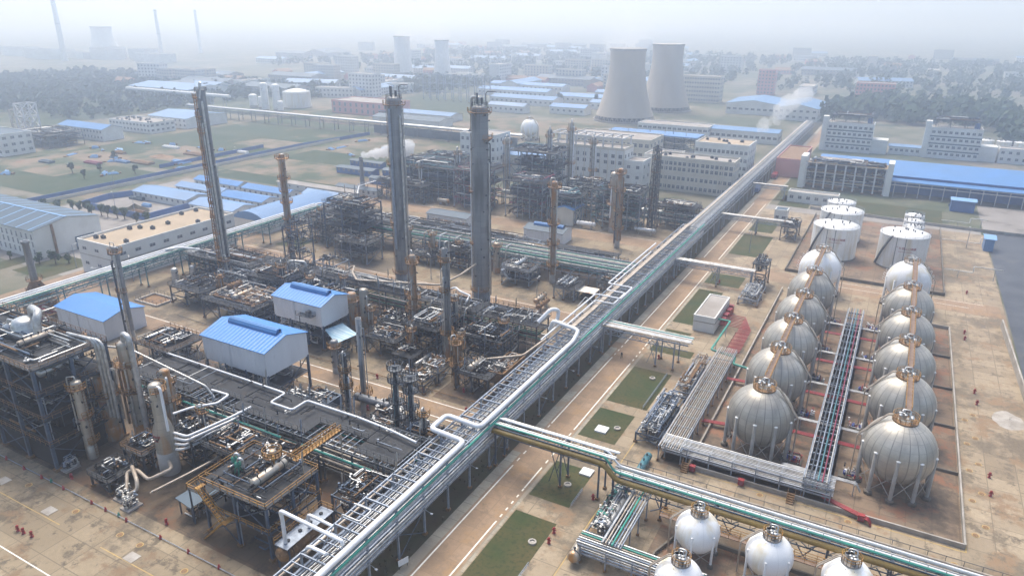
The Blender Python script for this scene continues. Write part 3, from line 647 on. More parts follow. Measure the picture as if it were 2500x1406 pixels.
# ---------------------------------------------------------------- columns, vessels, steel structures
def column(name, label, x, y, r, h, m='column', skirt=3.0, skm=None, plats=(), pipes=(), top='dome', lad=-2.4, prof=None, z0=0, pm='rust', rm='yellow', cat='column', group=None, goose=None, n=28):
    root = thing(name, (x, y, z0), label, cat, group)
    pr = prof or [(r, skirt), (r, h-r*.6)]
    if top == 'dome': rt_ = pr[-1][0]; zt = pr[-1][1]; pr = list(pr)+[(rt_*.92, zt+rt_*.3), (rt_*.62, zt+rt_*.5), (.03, zt+rt_*.58)]
    elif top == 'open': rt_ = pr[-1][0]; zt = pr[-1][1]; pr = list(pr)+[(rt_*.85, zt), (rt_*.85, zt-1.5), (.02, zt-1.5)]
    MB().lathe(pr, n=n).obj('shell', m, root)
    if skirt: MB().lathe([(pr[0][0]*1.04, 0), (pr[0][0]*1.04, skirt), (pr[0][0], skirt+.02)], n=n).obj('skirt', skm or 'conc', root)
    def rad(z):
        for (a, za), (b, zb) in zip(pr, pr[1:]):
            if za <= z <= zb and zb > za: return a+(b-a)*(z-za)/(zb-za)
        return pr[0][0]
    for (z, a0, a1, wd) in plats:
        q = rad(z); b = MB(); b.ring(0, 0, z, q+.02, q+wd, a0, a1, .14)
        for k in range(4):
            t = a0+(a1-a0)*(k+.5)/4; b.bar((q*math.cos(t), q*math.sin(t), z-1), ((q+wd)*math.cos(t), (q+wd)*math.sin(t), z-.1), .12)
        pl = b.obj('platform', pm, root); b = MB(); b.arcrail(0, 0, z, q+wd, a0, a1, t=.08); b.obj('railing', rm, pl)
    if lad is not None:
        b = MB(); zt = pr[-1][1]-.5; d = rad(zt*.5)+.35
        ca, sa = math.cos(lad), math.sin(lad)
        for s in (-.28, .28): b.bar((d*ca-s*sa, d*sa+s*ca, .5), (d*ca-s*sa, d*sa+s*ca, zt), .08)
        z = 1.
        while z < zt: b.bar((d*ca+.28*sa, d*sa-.28*ca, z), (d*ca-.28*sa, d*sa+.28*ca, z), .06); z += .6
        z = 3.
        while z < zt:
            b.tube([((d+.35)*ca+.4*math.cos(t), (d+.35)*sa+.4*math.sin(t), z) for t in [2*PI*k/7 for k in range(8)]], .035, n=4, bend=0, cap=False); z += 1.5
        b.obj('ladder', pm, root)
    for (a, pr_, za, zb, mm) in pipes:
        d = pr[0][0]+pr_+.25; b = MB()
        b.tube([(pr[0][0]*.7*math.cos(a), pr[0][0]*.7*math.sin(a), zb), (d*math.cos(a), d*math.sin(a), zb), (d*math.cos(a), d*math.sin(a), za)], pr_)
        b.obj('riser_pipe', mm, root)
    if goose:
        (a, gr, gz, gd) = goose; zt = pr[-1][1]; b = MB(); d = pr[-4][0]+gr+.3 if top == 'dome' else gd
        b.tube([(0, 0, zt-.3), (0, 0, zt+gz), (d*math.cos(a), d*math.sin(a), zt+gz), (d*math.cos(a), d*math.sin(a), gd)], gr, bend=gr*2.6); b.obj('overhead_line', 'pipe', root)
    q = random.Random(int(h*100+x)); b = MB()
    for i in range(int(4+h*.3)):
        a = q.uniform(-2.6, .6); z = q.uniform(skirt+.5, pr[-1][1]-.6); d = rad(z); rr = q.uniform(.08, .2)
        c, s = math.cos(a), math.sin(a); b.tube([(d*.95*c, d*.95*s, z), ((d+.35)*c, (d+.35)*s, z)], rr); b.tube([((d+.3)*c, (d+.3)*s, z), ((d+.4)*c, (d+.4)*s, z)], rr*1.5)
    b.obj('nozzle', 'dark', root)
    return root
def structure(label, x0, y0, x1, y1, levels, nx=2, ny=2, m='steel', decks=None, rails=None, rm='steel', dm='grate', brace=True, seed=1, n=14, name='steel_structure', pw=.3, stair=False, mats=('pipe', 'steel', 'bluesteel', 'dark', 'alu', 'dark', 'rust', 'steel'), hgt=None, cat='steel structure', group=None, bm=None, rr=(.05, .16)):
    root = thing(name, ((x0+x1)/2, (y0+y1)/2, 0), label, cat, group); H = hgt or levels[-1]
    X = [x0+(x1-x0)*i/nx for i in range(nx+1)]; Y = [y0+(y1-y0)*i/ny for i in range(ny+1)]
    posts(root, [(x, y) for x in X for y in Y if x in (x0, x1) or y in (y0, y1) or (nx < 4 and ny < 4)], H, pw, m, name='leg')
    decks = levels if decks is None else decks; rails = levels if rails is None else rails
    prev = 0
    for li, L in enumerate(levels):
        b = MB()
        for y in Y: b.bar((x0, y, L-.25), (x1, y, L-.25), .16, .3)
        for x in X: b.bar((x, y0, L-.28), (x, y1, L-.28), .16, .3)
        part(b, 'floor_beam', bm or m, root)
        if L in decks: b = MB(); b.box(x0-.35, y0-.35, L-.1, x1+.35, y1+.35, L); part(b, 'deck', dm, root)
        if L in rails: b = MB(); e = .33; b.rail([(x0-e, y0-e, L), (x1+e, y0-e, L), (x1+e, y1+e, L), (x0-e, y1+e, L)], closed=True, t=.08); part(b, 'railing', rm, root)
        prev = L
    if brace:
        b = MB(); zs = [0]+list(levels)
        for k, (za, zb) in enumerate(zip(zs, zs[1:])):
            for j, (xa, xb) in enumerate(zip(X, X[1:])):
                if (j+k) % 2 == 0: b.bar((xa, y0, za+.3), (xb, y0, zb-.4), .15); b.bar((xb, y0, za+.3), (xa, y0, zb-.4), .15)
            for j, (ya, yb) in enumerate(zip(Y, Y[1:])):
                if (j+k) % 2 == 0: b.bar((x1, ya, za+.3), (x1, yb, zb-.4), .15); b.bar((x1, yb, za+.3), (x1, ya, zb-.4), .15)
        part(b, 'bracing', bm or m, root)
    zs = [0.2]+list(levels)
    if n:
        for k, L in enumerate(zs): clutter(root, x0+.3, y0+.3, L+.25, x1-.3, y1-.3, L+(2.6 if k < len(zs)-1 else 1.5), n if k else max(6, n//2), seed*17+k, mats, rr)
    if n > 12 and x1 < -60: standpipes(root, x0, y0, x1, y1, H*.5, H+3.2, int(4+(x1-x0)*(y1-y0)*.03), seed+7)
    if stair:
        b = MB(); za = 0
        for k, L in enumerate(levels[:3]):
            xa, xb = (x0+.5, x0+.5+(L-za)*1.0) if k % 2 == 0 else (x0+.5+(L-za)*1.0, x0+.5); yy = y0-1.0
            for d in (0, .8): b.bar((xa, yy-d, za), (xb, yy-d, L), .08, .25); b.bar((xa, yy-d, za+1), (xb, yy-d, L+1), .06)
            for t in range(12): f = (t+.5)/12; b.bar((xa+(xb-xa)*f, yy, za+(L-za)*f), (xa+(xb-xa)*f, yy-.8, za+(L-za)*f), .24, .05)
            b.box(min(xa, xb) if k % 2 else xb-.3, yy-.9, L-.1, (min(xa, xb)+.8) if k % 2 else xb+.8, y0, L); za = L
        part(b, 'stair', rm, root)
    return root
def hdrum(label, x, y, z, L, r, axis='y', m='alu', legs=True, name='horizontal_drum', cat='drum', group=None, base=0, plat=None):
    root = thing(name, (x, y, base), label, cat, group); b = MB(); b.drum((x, y, z), axis, L, r, 20); part(b, 'shell', m, root)
    if legs:
        for f in (.2, .8):
            b = MB(); px, py = (x, y+L*f) if axis == 'y' else (x+L*f, y)
            if axis == 'y': b.box(px-r*.7, py-.2, base, px+r*.7, py+.2, z-r*.7)
            else: b.box(px-.2, py-r*.7, base, px+.2, py+r*.7, z-r*.7)
            part(b, 'saddle', 'conc' if base == 0 else 'steel', root)
    b = MB()
    for f in (.15, .4, .62, .85):
        px, py = (x, y+L*f) if axis == 'y' else (x+L*f, y); b.lathe([(r*.16, z+r*.8), (r*.16, z+r+.35), (r*.26, z+r+.36), (r*.26, z+r+.46), (.02, z+r+.47)], px, py, n=8)
    for f in (.12, .88):
        o = (x, y+L*f, z) if axis == 'y' else (x+L*f, y, z); b.lathe([(r, 0), (r+.04, .0), (r+.04, .12), (r, .12)], n=20, ax=axis, o=o)
    part(b, 'nozzle', 'dark', root)
    return root
# --- the two great columns and the other tall towers
A2 = 2*PI
column('distillation_column', 'tall grey clad distillation column standing farther left of the great pair', -130.8, 169, 2.2, 57.5, plats=[(4, -2.6, -.4, 1.0), (20, -2.9, -1.9, .9), (38, -2.9, -1.9, .9), (55.2, -2.9, .7, 1.1)], pipes=[(-.35, .3, 8, 52, 'pipe'), (-1.5, .32, 12, 54, 'light'), (.3, .16, 2, 55, 'alu')], lad=-2.9, skirt=4, skm='column')
column('distillation_column', 'tall grey clad distillation column nearest the main rack, with a thick riser pipe', -100.1, 166, 2.3, 57.2, plats=[(5, -2.6, -.4, 1.0), (19, -3.1, -2, .9), (34, -3.1, -2, .9), (48.5, -.8, .9, 1.2), (55.4, -2.9, .7, 1.0)], pipes=[(.1, .2, 3, 42, 'alu'), (-2.5, .14, 2, 50, 'whitepipe'), (.45, .18, 3, 47, 'steel')], lad=-3.05, skirt=4, skm='column', goose=(2.9, .45, 1.9, 3))
for o in list(bpy.data.objects):
    if o.name.startswith('distillation_column'):
        h = 58; b = MB(); b.tube([(1.7, .4, h-2), (1.7, .4, h+2.6), (4.0, 1.6, h+2.6)], .12, bend=.8); b.obj('davit_arm', 'dark', o)
        b = MB(); b.tube([(-.4, -.6, h-.6), (-.4, -.6, h+2.2)], .28); b.tube([(-1.5, .2, h-.6), (-1.5, .2, h+2.2)], .12); b.tube([(.6, .2, h-.6), (.6, .2, h+1.0)], .35); b.arcrail(0, 0, h-1.2, 2.25, 0, A2, t=.07); b.obj('top_fittings', 'steel', o)
def lattice(root, x, y, w, z0, z1, step, m, name='lattice', t=.16, w2=None):
    b = MB(); w2 = w2 or w; f = lambda z: w+(w2-w)*(z-z0)/(z1-z0)
    Cn = [(-1, -1), (1, -1), (1, 1), (-1, 1)]; p = lambda c, z: (x+c[0]*f(z)/2, y+c[1]*f(z)/2, z)
    for c in Cn: b.bar(p(c, z0), p(c, z1), t)
    z = z0; i = 0
    while z < z1-.1:
        zn = min(z1, z+step)
        for k in range(4):
            c, d = Cn[k], Cn[(k+1) % 4]; b.bar(p(c, zn), p(d, zn), t*.7); b.bar(p(c, z), p(d, zn), t*.6); b.bar(p(d, z), p(c, zn), t*.6)
        z = zn; i += 1
    part(b, name, m, root)
sx, sy = -176.6, 140.2
pls = [(z, -2.9+.5*(i % 2), -.9-.5*(i % 3)*.6, 1.2) for i, z in enumerate((4.5, 9, 13, 17.5, 22.5, 27, 32, 37.5, 42.5, 47.5, 52, 57.3))]
ck = column('stripper_column', 'tallest slim column on the left with rusty orange platforms and side pipes up its height', sx, sy, 1.25, 59.5, 'column', plats=pls, pipes=[(-.7, .3, 3, 56, 'alu'), (-1.15, .2, 3, 50, 'pipe'), (0.1, .25, 4, 38, 'pipe'), (-2.0, .2, 6, 54, 'rust')], lad=-2.75, rm='orangesteel', pm='orangesteel', skirt=3, skm='orange')
b = MB()
for z0, z1, x in ((2, 20, -2.1), (20, 40, -1.95), (40, 58, -1.8)):
    for d in (-.35, .35): b.bar((x, -.9+d, z0), (x, -.9+d, z1), .22)
    z = z0
    while z < z1: b.bar((x, -1.3, z), (x, -.5, z), .2); b.bar((x, -1.25, z), (x+1.2, -.5, z), .16); z += 1.
b.obj('ladder_cage', 'orangesteel', ck)
b = MB(); b.tube([(-.2, 0, 58.8), (-.2, 0, 61.2), (1.0, -.4, 61.2), (1.0, -1.5, 57)], .28); b.arcrail(0, 0, 58.9, 1.6, 0, A2, t=.1); b.obj('overhead_line', 'alu', ck)
column('stripper_column', 'second slim rusty column with ring platforms, behind the tallest left one', -177.1, 168, .95, 36.8, 'orange', plats=[(z, 0, A2, 1.1) for z in (11, 20.5, 28.5)]+[(35.3, 0, A2, 1.3), (15, -2.6, 0, 1), (24.5, -2.6, 0, 1)], pipes=[(-.6, .22, 3, 34, 'rust'), (-1.6, .18, 3, 30, 'orange')], lad=-2.7, rm='orangesteel', pm='orangesteel')
column('splitter_column', 'rust stained column with three basket platforms rising through the middle deck', -102.4, 136.3, .85, 23.6, 'orange', plats=[(z, 0, A2, .95) for z in (5.5, 9.3, 12, 21.5)], pipes=[(-.4, .18, 4, 21, 'rust'), (-1.4, .14, 3, 17, 'pipe')], lad=-2.5, goose=(2.5, .14, .9, 18))
column('splitter_column', 'narrow grey column with a rusty skirt in the middle of the middle unit', -88.7, 130.6, .72, 29.2, 'column', plats=[(7.5, 0, A2, 1.0), (18.5, -2.8, 0, .8), (26, -2.8, 0, .9)], pipes=[(-.3, .3, 6, 27, 'column'), (-1.5, .2, 3, 22, 'alu'), (-2.2, .12, 3, 24, 'pipe')], lad=-2.7, goose=(1.2, .18, 1.3, 20), skirt=7, skm='orange')
column('vent_stack', 'plain thin grey stack with twin risers just north of the white roofed shelters', -93.1, 104.3, .62, 20.8, 'column', plats=[(2.6, 0, A2, 1.3)], pipes=[(-.5, .12, 1, 19, 'alu'), (.6, .1, 1, 18, 'light')], lad=None, top='open', skirt=2.5)
r_ = column('absorber_column', 'square caged dark column beside the open concrete basin', -93.3, 99.3, .55, 14.5, 'steel', plats=[(6.8, 0, A2, .9), (10.5, -2.5, .5, .8)], pipes=[(-1.2, .14, 1, 12, 'alu'), (-.2, .16, 1, 9, 'whitepipe')], lad=-2.4, goose=(-1.1, .13, .5, 9))
lattice(r_, -93.3, 99.3, 1.7, .3, 14.2, 1.8, 'steel', 'cage', .1)
for x, y, h, lab in ((-77.3, 95.8, 17.2, 'slim dark column with stacked disc platforms, left one by the rack edge'), (-73.5, 95.4, 16.2, 'slim grey column topped by a disc and a lightning rod by the rack edge')):
    c_ = column('absorber_column', lab, x, y, .5, h, 'steel', plats=[(z, 0, A2, 1.05) for z in (3, 6, 9.5, h-3.2, h-.6)], pipes=[(-.5, .12, 2, h-2, 'pipe'), (-1.6, .1, 2, h-4, 'tealsteel')], lad=-2.6, pm='steel', rm='steel', skirt=2.5, skm='orange')
    b = MB(); b.tube([(0, 0, h), (0, 0, h+(3.4 if x > -75 else .8))], .07); b.obj('rod', 'light', c_)
column('flash_column', 'rust streaked column with twin rings behind the middle rack', -89.6, 192.1, .95, 32.8, 'orange', plats=[(z, 0, A2, 1.0) for z in (6, 13, 19.5)]+[(31, 0, A2, 1.2)], pipes=[(-.5, .2, 3, 30, 'pipe'), (-1.5, .16, 3, 27, 'rust')], lad=-2.6, goose=(-2.2, .16, 1.0, 28))
column('flash_column', 'brown column with lattice sides near the far road crossing', -84.7, 236.5, 1.0, 29.3, 'orange', plats=[(z, 0, A2, 1.0) for z in (7, 14, 21, 27.5)], pipes=[(-.4, .25, 3, 26, 'rust'), (-1.2, .2, 3, 24, 'orange'), (-2, .2, 2, 22, 'steel')], lad=-2.6)
c_ = column('packed_vessel', 'wide cream vessel with a bulging head in a steel frame', -93.5, 254.5, 1.3, 24, 'vessel', prof=[(1.3, 2), (1.3, 11), (1.0, 12), (1.0, 17.5), (1.7, 19), (1.7, 22.8)], plats=[(11.3, 0, A2, 1.4), (17.8, 0, A2, 1.2)], pipes=[(-1.9, .22, 6, 18, 'whitepipe')], lad=-2.2, skirt=2)
root = thing('lattice_tower', (-81.1, 265.6, 0), 'dark rusty lattice tower behind the cream bulging vessel', 'lattice tower'); lattice(root, -81.1, 265.6, 3.0, 0, 32.5, 2.4, 'steel', 'framework', .22, 2.6)
b = MB()
for z in (8, 13, 18, 23, 28): b.box(-82.6, 264.1, z, -79.6, 267.1, z+.1)
part(b, 'landing', 'rust', root); b = MB(); b.tube([(-81.1, 265.6, 0), (-81.1, 265.6, 33.5)], .55); part(b, 'riser_pipe', 'steel', root); clutter(root, -82.4, 264.3, 2, -79.8, 266.9, 30, 30, 77)
# front left cluster
col = column('reactor_vessel', 'metal vessel with a cone shoulder and red lettering on a pale skirt, front left', -108.8, 67.6, 1.5, 18.8, 'vessel', prof=[(1.75, 4.6), (1.75, 9.0), (1.12, 11.4), (1.12, 17.9)], skirt=4.6, skm='conc', plats=[(17.2, -1.0, 2.5, .8)], pipes=[(-.2, .25, 9.6, 18.2, 'whitepipe')], lad=2.2)
wraptext('T-LYBE塔', .62, 1.76, -1.65, 8.1, col); wraptext('丙烷脱氢', .4, 1.76, -1.65, 7.3, col)
c2_ = column('reactor_vessel', 'large clad column with a fat gooseneck pipe over its head, front left', -124.3, 73, 1.45, 21.0, 'vessel', plats=[(16.2, -2.9, 1.0, 1.1), (10.5, -2.6, 0, 1.1)], pipes=[(-1.0, .2, 3, 17, 'alu'), (-2.3, .25, 3, 15, 'rust')], lad=-2.9, skirt=3, skm='orange', goose=(-.15, .55, 1.5, 1))
wraptext('T1204', .6, 1.46, -1.2, 11.5, c2_)
c3_ = column('reactor_vessel', 'rust stained vessel with a broad ring platform and red lettering', -128.2, 69.6, 1.65, 14.6, 'orange', plats=[(10.2, -2.8, 1.2, 1.3)], pipes=[(.3, .3, 8, 13, 'alu')], lad=-2.3, skirt=3, skm='orange', goose=(.8, .3, .6, 4))
wraptext('R1201', .62, 1.66, -1.0, 8.6, c3_)
c4_ = column('reactor_vessel', 'slim pale column with a red sign at the corner of the tall dark frame', -125.6, 63.3, .95, 16.6, 'vessel', plats=[(15.2, -2.4, .6, .8), (9.5, -.6, .9, .9), (4, -.6, .9, .9)], lad=.2, skirt=3, skm='vessel', goose=(-2.5, .14, .8, 6))
wraptext('T1203', .5, .96, -1.2, 8.6, c4_)
column('reactor_vessel', 'second rusty drum column tucked between the lettered vessels', -117.5, 75.5, 1.0, 15.5, 'orange', plats=[(9, -2.8, .4, .9)], lad=-2.7, pipes=[(-.5, .3, 2, 14, 'alu'), (-1.5, .22, 2, 13, 'pipe')])
column('quench_column', 'thin tall column with twin pipes rising behind the low blue roof', -166, 100, .78, 25.8, 'column', plats=[(24.2, 0, A2, .9), (14, -2.6, 0, .9)], pipes=[(-.9, .3, 1, 24, 'alu'), (-2.0, .24, 1, 22, 'steel')], lad=-2.8, goose=(-2.9, .1, .9, 22))
f_ = column('furnace', 'conical furnace with a grey chimney in front of the left pipe rack', -205.5, 99.5, 4.0, 9, 'rust', prof=[(4.2, 0), (4.2, 3.6), (4.35, 3.7), (4.35, 4.2), (1.2, 9.6), (1.25, 9.7)], skirt=0, top='none', lad=None, cat='furnace')
MB().lathe([(1.0, 9.6), (.85, 20.4), (1.1, 20.5), (1.1, 21.2), (.8, 21.2), (.8, 20)], n=20).obj('chimney', 'column', f_)
b = MB(); b.ring(0, 0, 9.9, 1.0, 2.0); b.arcrail(0, 0, 9.9, 2.0, 0, A2); b.ring(0, 0, 4.2, 4.3, 5.2); b.arcrail(0, 0, 4.2, 5.2, 0, A2); b.obj('platform', 'rust', f_)
clutter(f_, -200.6, 94, .5, -192, 101, 5, 16, 301, ('pipe', 'alu', 'purple', 'rust'), (.12, .3))
# --- tall dark frame at the left edge
fr = structure('tall dark open frame with three working levels at the left edge', -162, 57.5, -127.3, 71, (5.2, 10.6, 15.6, 20.8), 4, 2, 'bluesteel', rm='rust', seed=5, n=30, pw=.55, stair=False, bm='bluesteel', rr=(.06, .25))
b = MB(); b.box(-158, 58, .02, -128, 70, 5); b.box(-158, 62, 5.3, -132, 70.4, 10.3)  # black boxes added to stand in for deep shade between the decks
part(b, 'shade_block', 'black', fr)
top = thing('regenerator', (-144, 66, 20.8), 'round metal regenerator head with a fat bent duct on the tall frame', 'vessel')
MB().lathe([(3.0, 0), (3.0, .4), (2.4, .5), (2.4, 2.2), (2.0, 3.0), (1.2, 3.4), (.05, 3.5)], n=28).obj('head', 'alu', top)
MB().tube([(-.8, 2.2, 2.8), (-.8, 2.2, 4.6), (3.6, 1.2, 4.9), (4.6, .2, 4.2), (4.8, -.6, 0)], .75, bend=2.2).obj('duct', 'pipe', top)
b = MB(); b.lathe([(1.1, 0), (1.1, 1.6), (.05, 2.0)], -3.4, -1.2, n=16); b.tube([(-3.4, -1.2, 1.9), (-3.4, -1.2, 2.8), (-1.5, -1, 2.8)], .25); b.obj('side_pot', 'alu', top)
hdrum('pale exchanger drum lying on the top deck of the tall frame', -137.5, 61.2, 22.0, 6.0, .65, 'y', 'tanpipe', base=20.8)
hdrum('polished drum tucked under the top deck of the tall frame', -131.5, 60.5, 17.8, 7, .8, 'y', 'alu', base=15.6)
for i in range(3):
    pipe_thing('bundle_pipe', [(-134+i*.5, 68.2, 22.3), (-127.2+i*.75, 68.6+i*.2, 22.4), (-126.2+i*.85, 68.6+i*.2, 21.6), (-126.2+i*.85, 68.6+i*.2, 6)], .3, 'pipe', 'fat metal pipe turning down off the tall frame, %s of three' % ('left', 'middle', 'right')[i], bend=1.4)
pipe_thing('bundle_pipe', [(-140, 72.5, 17), (-128, 76, 17), (-112, 80, 11), (-110, 80, 9)], .22, 'pipe', 'bright pipe slanting from the tall frame to the deck rack')
# fin-fan deck behind the tall frame
ff = structure('low deck of drums and coolers behind the tall frame', -146.5, 88.6, -135, 98, (4.2, 9.0), 2, 2, 'steel', rm='rust', seed=9, n=16)
for i in range(3): hdrum('long dark drum on the low cooler deck, %s' % ('near side', 'middle', 'far side')[i], -144.5+i*3.0, 90, 9.75, 6.2, .45, 'y', ('alu', 'steel', 'pipe')[i], base=9.0)
# --- rack A: dark decked rack in front
def deckrack(label, x0, x1, y0, y1, zs, step, decks, seed, n, m='steel', dm='grate', under=('pipe', 'steel', 'teal', 'tanpipe', 'pipe'), npipe=9, topn=0):
    st_ = []; x = x0+.3
    while x <= x1: st_.append(x); x += step
    q = random.Random(seed); P = []
    for z in zs[:-1]:
        for i in range(npipe): P.append((y0+.4+(y1-y0-.8)*i/(npipe-1), z+.22, q.uniform(.1, .24), q.choice(under)))
    root = rack('deck_rack', label, 'x', x0, x1, y0, y1, list(zs), st_, P, m=m, w=.3)
    for xa, xb, ya, yb in decks:
        b = MB(); b.box(xa, ya, zs[-1], xb, yb, zs[-1]+.1); part(b, 'deck', dm, root)
        b = MB(); b.rail([(xa, ya, zs[-1]+.1), (xb, ya, zs[-1]+.1)], t=.06); b.rail([(xa, yb, zs[-1]+.1), (xb, yb, zs[-1]+.1)], t=.06); part(b, 'railing', 'steel', root)
        if n: clutter(root, xa+.5, ya+.6, zs[-1]+.3, xb-.5, yb-.6, zs[-1]+1.3, int(n*(xb-xa)/10), seed+int(xa), ('dark', 'steel', 'pipe', 'dark', 'light', 'steel'), (.05, .12))
    im = MB(); im.bar((0, y0, 0), (0, y1, 0), .1, .14); x = x0+.8; src = None
    while x < x1:
        l = Vector((x, 0, zs[-1]-.1))-Vector(root.location); x += 1.5
        if src is None: src = im.obj('purlin', 'light', root, l)
        else: lnk('purlin', src, root, l)
    standpipes(root, x0, y0-.3, x1, y0+.3, zs[-1]-1, zs[-1]+3, int((x1-x0)/3.2), seed); standpipes(root, x0, y1-1, x1, y1+.3, zs[-1], zs[-1]+3.5, int((x1-x0)/4), seed+1)
    return root
ra = deckrack('long dark grating deck rack across the front unit with a white valve line on top', -137, -64, 79.2, 89.8, (3.2, 5.6, 8.0), 6.9, [(-136.6, -117.5, 80, 89.4), (-117.5, -106, 83, 89.4), (-106, -86.5, 80.2, 89.4), (-86.5, -75, 84.4, 89.4), (-75, -66, 80.2, 88)], 21, 3)
pipe_thing('header_pipe', [(-135, 88.4, 9.0), (-110, 88.2, 9.0), (-99, 88.0, 9.0), (-99, 84.0, 9.0), (-93.2, 84.0, 9.0), (-93.2, 88, 9.0), (-80, 88, 9.0), (-72, 87.4, 9.0), (-66, 86.5, 9.0)], .22, 'whitepipe', 'white header pipe with a U loop along the front deck rack', bend=.7)
pipe_thing('header_pipe', [(-113.4, 82.2, 8.7), (-108.5, 82.2, 8.9), (-108.0, 79.0, 8.8), (-111, 75.5, 8.8), (-111.8, 72, 9)], .24, 'whitepipe', 'white pipe bending from the deck rack toward the cone shouldered vessel')
for i in range(4): pipe_thing('header_pipe', [(-107.4, 68.2+i*.15, 4.8+i*1.1), (-106+i*.6, 69, 4.8+i*1.1), (-104.4+i*.6, 77.6, 4.8+i*1.1), (-104+i*.6, 82, 4.8+i*1.1)], .24, 'whitepipe', 'stacked white pipe between the cone shouldered vessel and the deck rack, %s' % ('lowest', 'second from below', 'third from below', 'topmost')[i])
pipe_thing('header_pipe', [(-137, 78.8, 6.4), (-70, 78.8, 6.4)], .24, 'teal', 'green pipe hung along the near side of the front deck rack')
pipe_thing('header_pipe', [(-137, 78.9, 5.1), (-66, 78.9, 5.1)], .26, 'tanpipe', 'tan pipe hung below the green one on the front deck rack')
for i, (m_, z_) in enumerate((('tanpipe', 3.2), ('pipe', 2.9), ('tanpipe', 2.4))): pipe_thing('suction_pipe', [(-102-i*.5, 59.5, z_), (-101-i*.5, 66, z_), (-99-i*.45, 80, z_+.4)], .2, m_, 'long sloping pipe from the pumps back under the deck rack, %s' % ('upper', 'middle', 'lower')[i])
pipe_thing('suction_pipe', [(-107, 66.4, 3.4), (-104.6, 65.2, 3.4), (-105.6, 61.2, 3.2), (-109.8, 62.0, 3.4), (-111.2, 61.0, 3.2), (-108.4, 58.6, 1.4)], .32, 'tanpipe', 'fat tan pipe winding from the skirt of the lettered vessel to the pumps', bend=.8)
pipe_thing('suction_pipe', [(-110.8, 61.8, 3.8), (-106.3, 59.6, 3.9), (-105.5, 58.9, 2.6), (-106.4, 57.8, 2.2), (-106.0, 57.6, .8)], .34, 'tanpipe', 'fat elbowed pipe over the two front pumps', bend=.8)
for i, (x, y, lab) in enumerate(((-109, 58.6, 'front pump skid with bent silver pipes, left one'), (-105.6, 57.6, 'front pump skid with bent silver pipes, right one'), (-125.9, 59.2, 'pump skid crowded with valves at the foot of the tall frame'))):
    root = thing('pump_skid', (x, y, 0), lab, 'pumps', 'pumps in front of the front unit'); b = MB(); b.box(x-1.3, y-1.6, 0, x+1.1, y+1.2, .3); part(b, 'plinth', 'roofgrey', root)
    b = MB(); b.drum((x-.3, y-1.2, .85), 'y', 1.0, .38, 12); part(b, 'motor', 'dark', root); b = MB(); b.lathe([(.3, .3), (.45, .6), (.45, 1.1), (.25, 1.3), (.02, 1.3)], x-.3, y+.5, n=12); part(b, 'pump_casing', 'steel', root)
    clutter(root, x-1.2, y-1.4, .3, x+1.1, y+1.2, 2.4, 16, 90+i, ('alu', 'pipe', 'light', 'dark'), (.06, .14))
# platform with yellow rails
P1 = structure('yellow railed dark platform carrying a drum and green pumps in the foreground', -88.6, 59.8, -74.6, 70.6, (5.2, 10.0), 2, 2, 'bluesteel', rm='yellow', decks=(10.0,), rails=(5.2, 10.0), seed=31, n=22, pw=.4, stair=True)
b = MB(); b.box(-92.6, 59.6, 7.0, -88.6, 63.2, 7.1); b.box(-88.0, 60.2, 5.2, -76, 64, 5.3); part(b, 'mezzanine', 'grate', P1); b = MB(); b.rail([(-88.6, 59.6, 7.1), (-92.6, 59.6, 7.1), (-92.6, 63.2, 7.1), (-88.6, 63.2, 7.1)], t=.09); part(b, 'mezzanine_railing', 'yellow', P1)
b = MB(); b.bar((-92.4, 59.8, 0), (-92.4, 59.8, 7), .22); b.bar((-92.4, 63, 0), (-92.4, 63, 7), .22); part(b, 'mezzanine_post', 'bluesteel', P1)
b = MB(); b.box(-80.4, 70.9, 9.9, -79.2, 82, 10.0); part(b, 'bridge_deck', 'yellow', P1); b = MB(); b.rail([(-80.4, 70.9, 10), (-80.4, 82, 10)], t=.1, step=.8); b.rail([(-79.2, 70.9, 10), (-79.2, 82, 10)], t=.1, step=.8); part(b, 'bridge_rail', 'yellow', P1)
hdrum('metal drum with a pale end cap lying on the yellow railed platform', -79.6, 62.2, 11.1, 6.6, .75, 'y', 'vessel', base=10.0)
for i in range(2):
    root = thing('vertical_pump', (-86.4+i*1.6, 64.6-i*.7, 10.0), 'green vertical pump frame on the yellow railed platform, %s' % ('left one', 'right one')[i], 'pump', 'green pumps'); b = MB()
    for s in (-.5, .5): b.bar((s, -.5, 0), (s*.5, 0, 1.9), .2); b.bar((s, .5, 0), (s*.5, 0, 1.9), .2)
    b.lathe([(.5, 1.6), (.5, 2.2), (.3, 2.4), (.02, 2.4)], n=12); b.obj('pump_frame', 'gpaint', root); MB().tube([(.9, .3, 0), (.9, .3, 2.9), (.3, .1, 3.1), (0, 0, 2.3)], .22).obj('discharge_pipe', 'alu', root)
c_ = column('seal_pot', 'upright pot crowded with brassy fittings on the yellow railed platform', -81.3, 68.0, .75, 3.4, 'vessel', skirt=.4, lad=None, z0=10.0, plats=[(2.4, 0, A2, .8)], cat='vessel'); clutter(c_, -83, 66.6, 10.3, -79.8, 69.8, 13, 18, 55, ('rust', 'yellow', 'alu', 'pipe'), (.06, .15))
hdrum('big weathered drum on stilts beside the main rack, front', -71, 58.6, 3.6, 10.2, 1.25, 'y', 'rust', base=0)
root = thing('drum_platform', (-71, 63.5, 0), 'pale grey platform laid over the big weathered drum', 'platform'); b = MB(); b.box(-72.3, 58.6, 4.95, -69.7, 68.8, 5.1); part(b, 'deck', 'light', root); b = MB(); b.rail([(-72.3, 58.6, 5.1), (-72.3, 68.8, 5.1), (-69.7, 68.8, 5.1)], t=.07); part(b, 'railing', 'yellow', root)
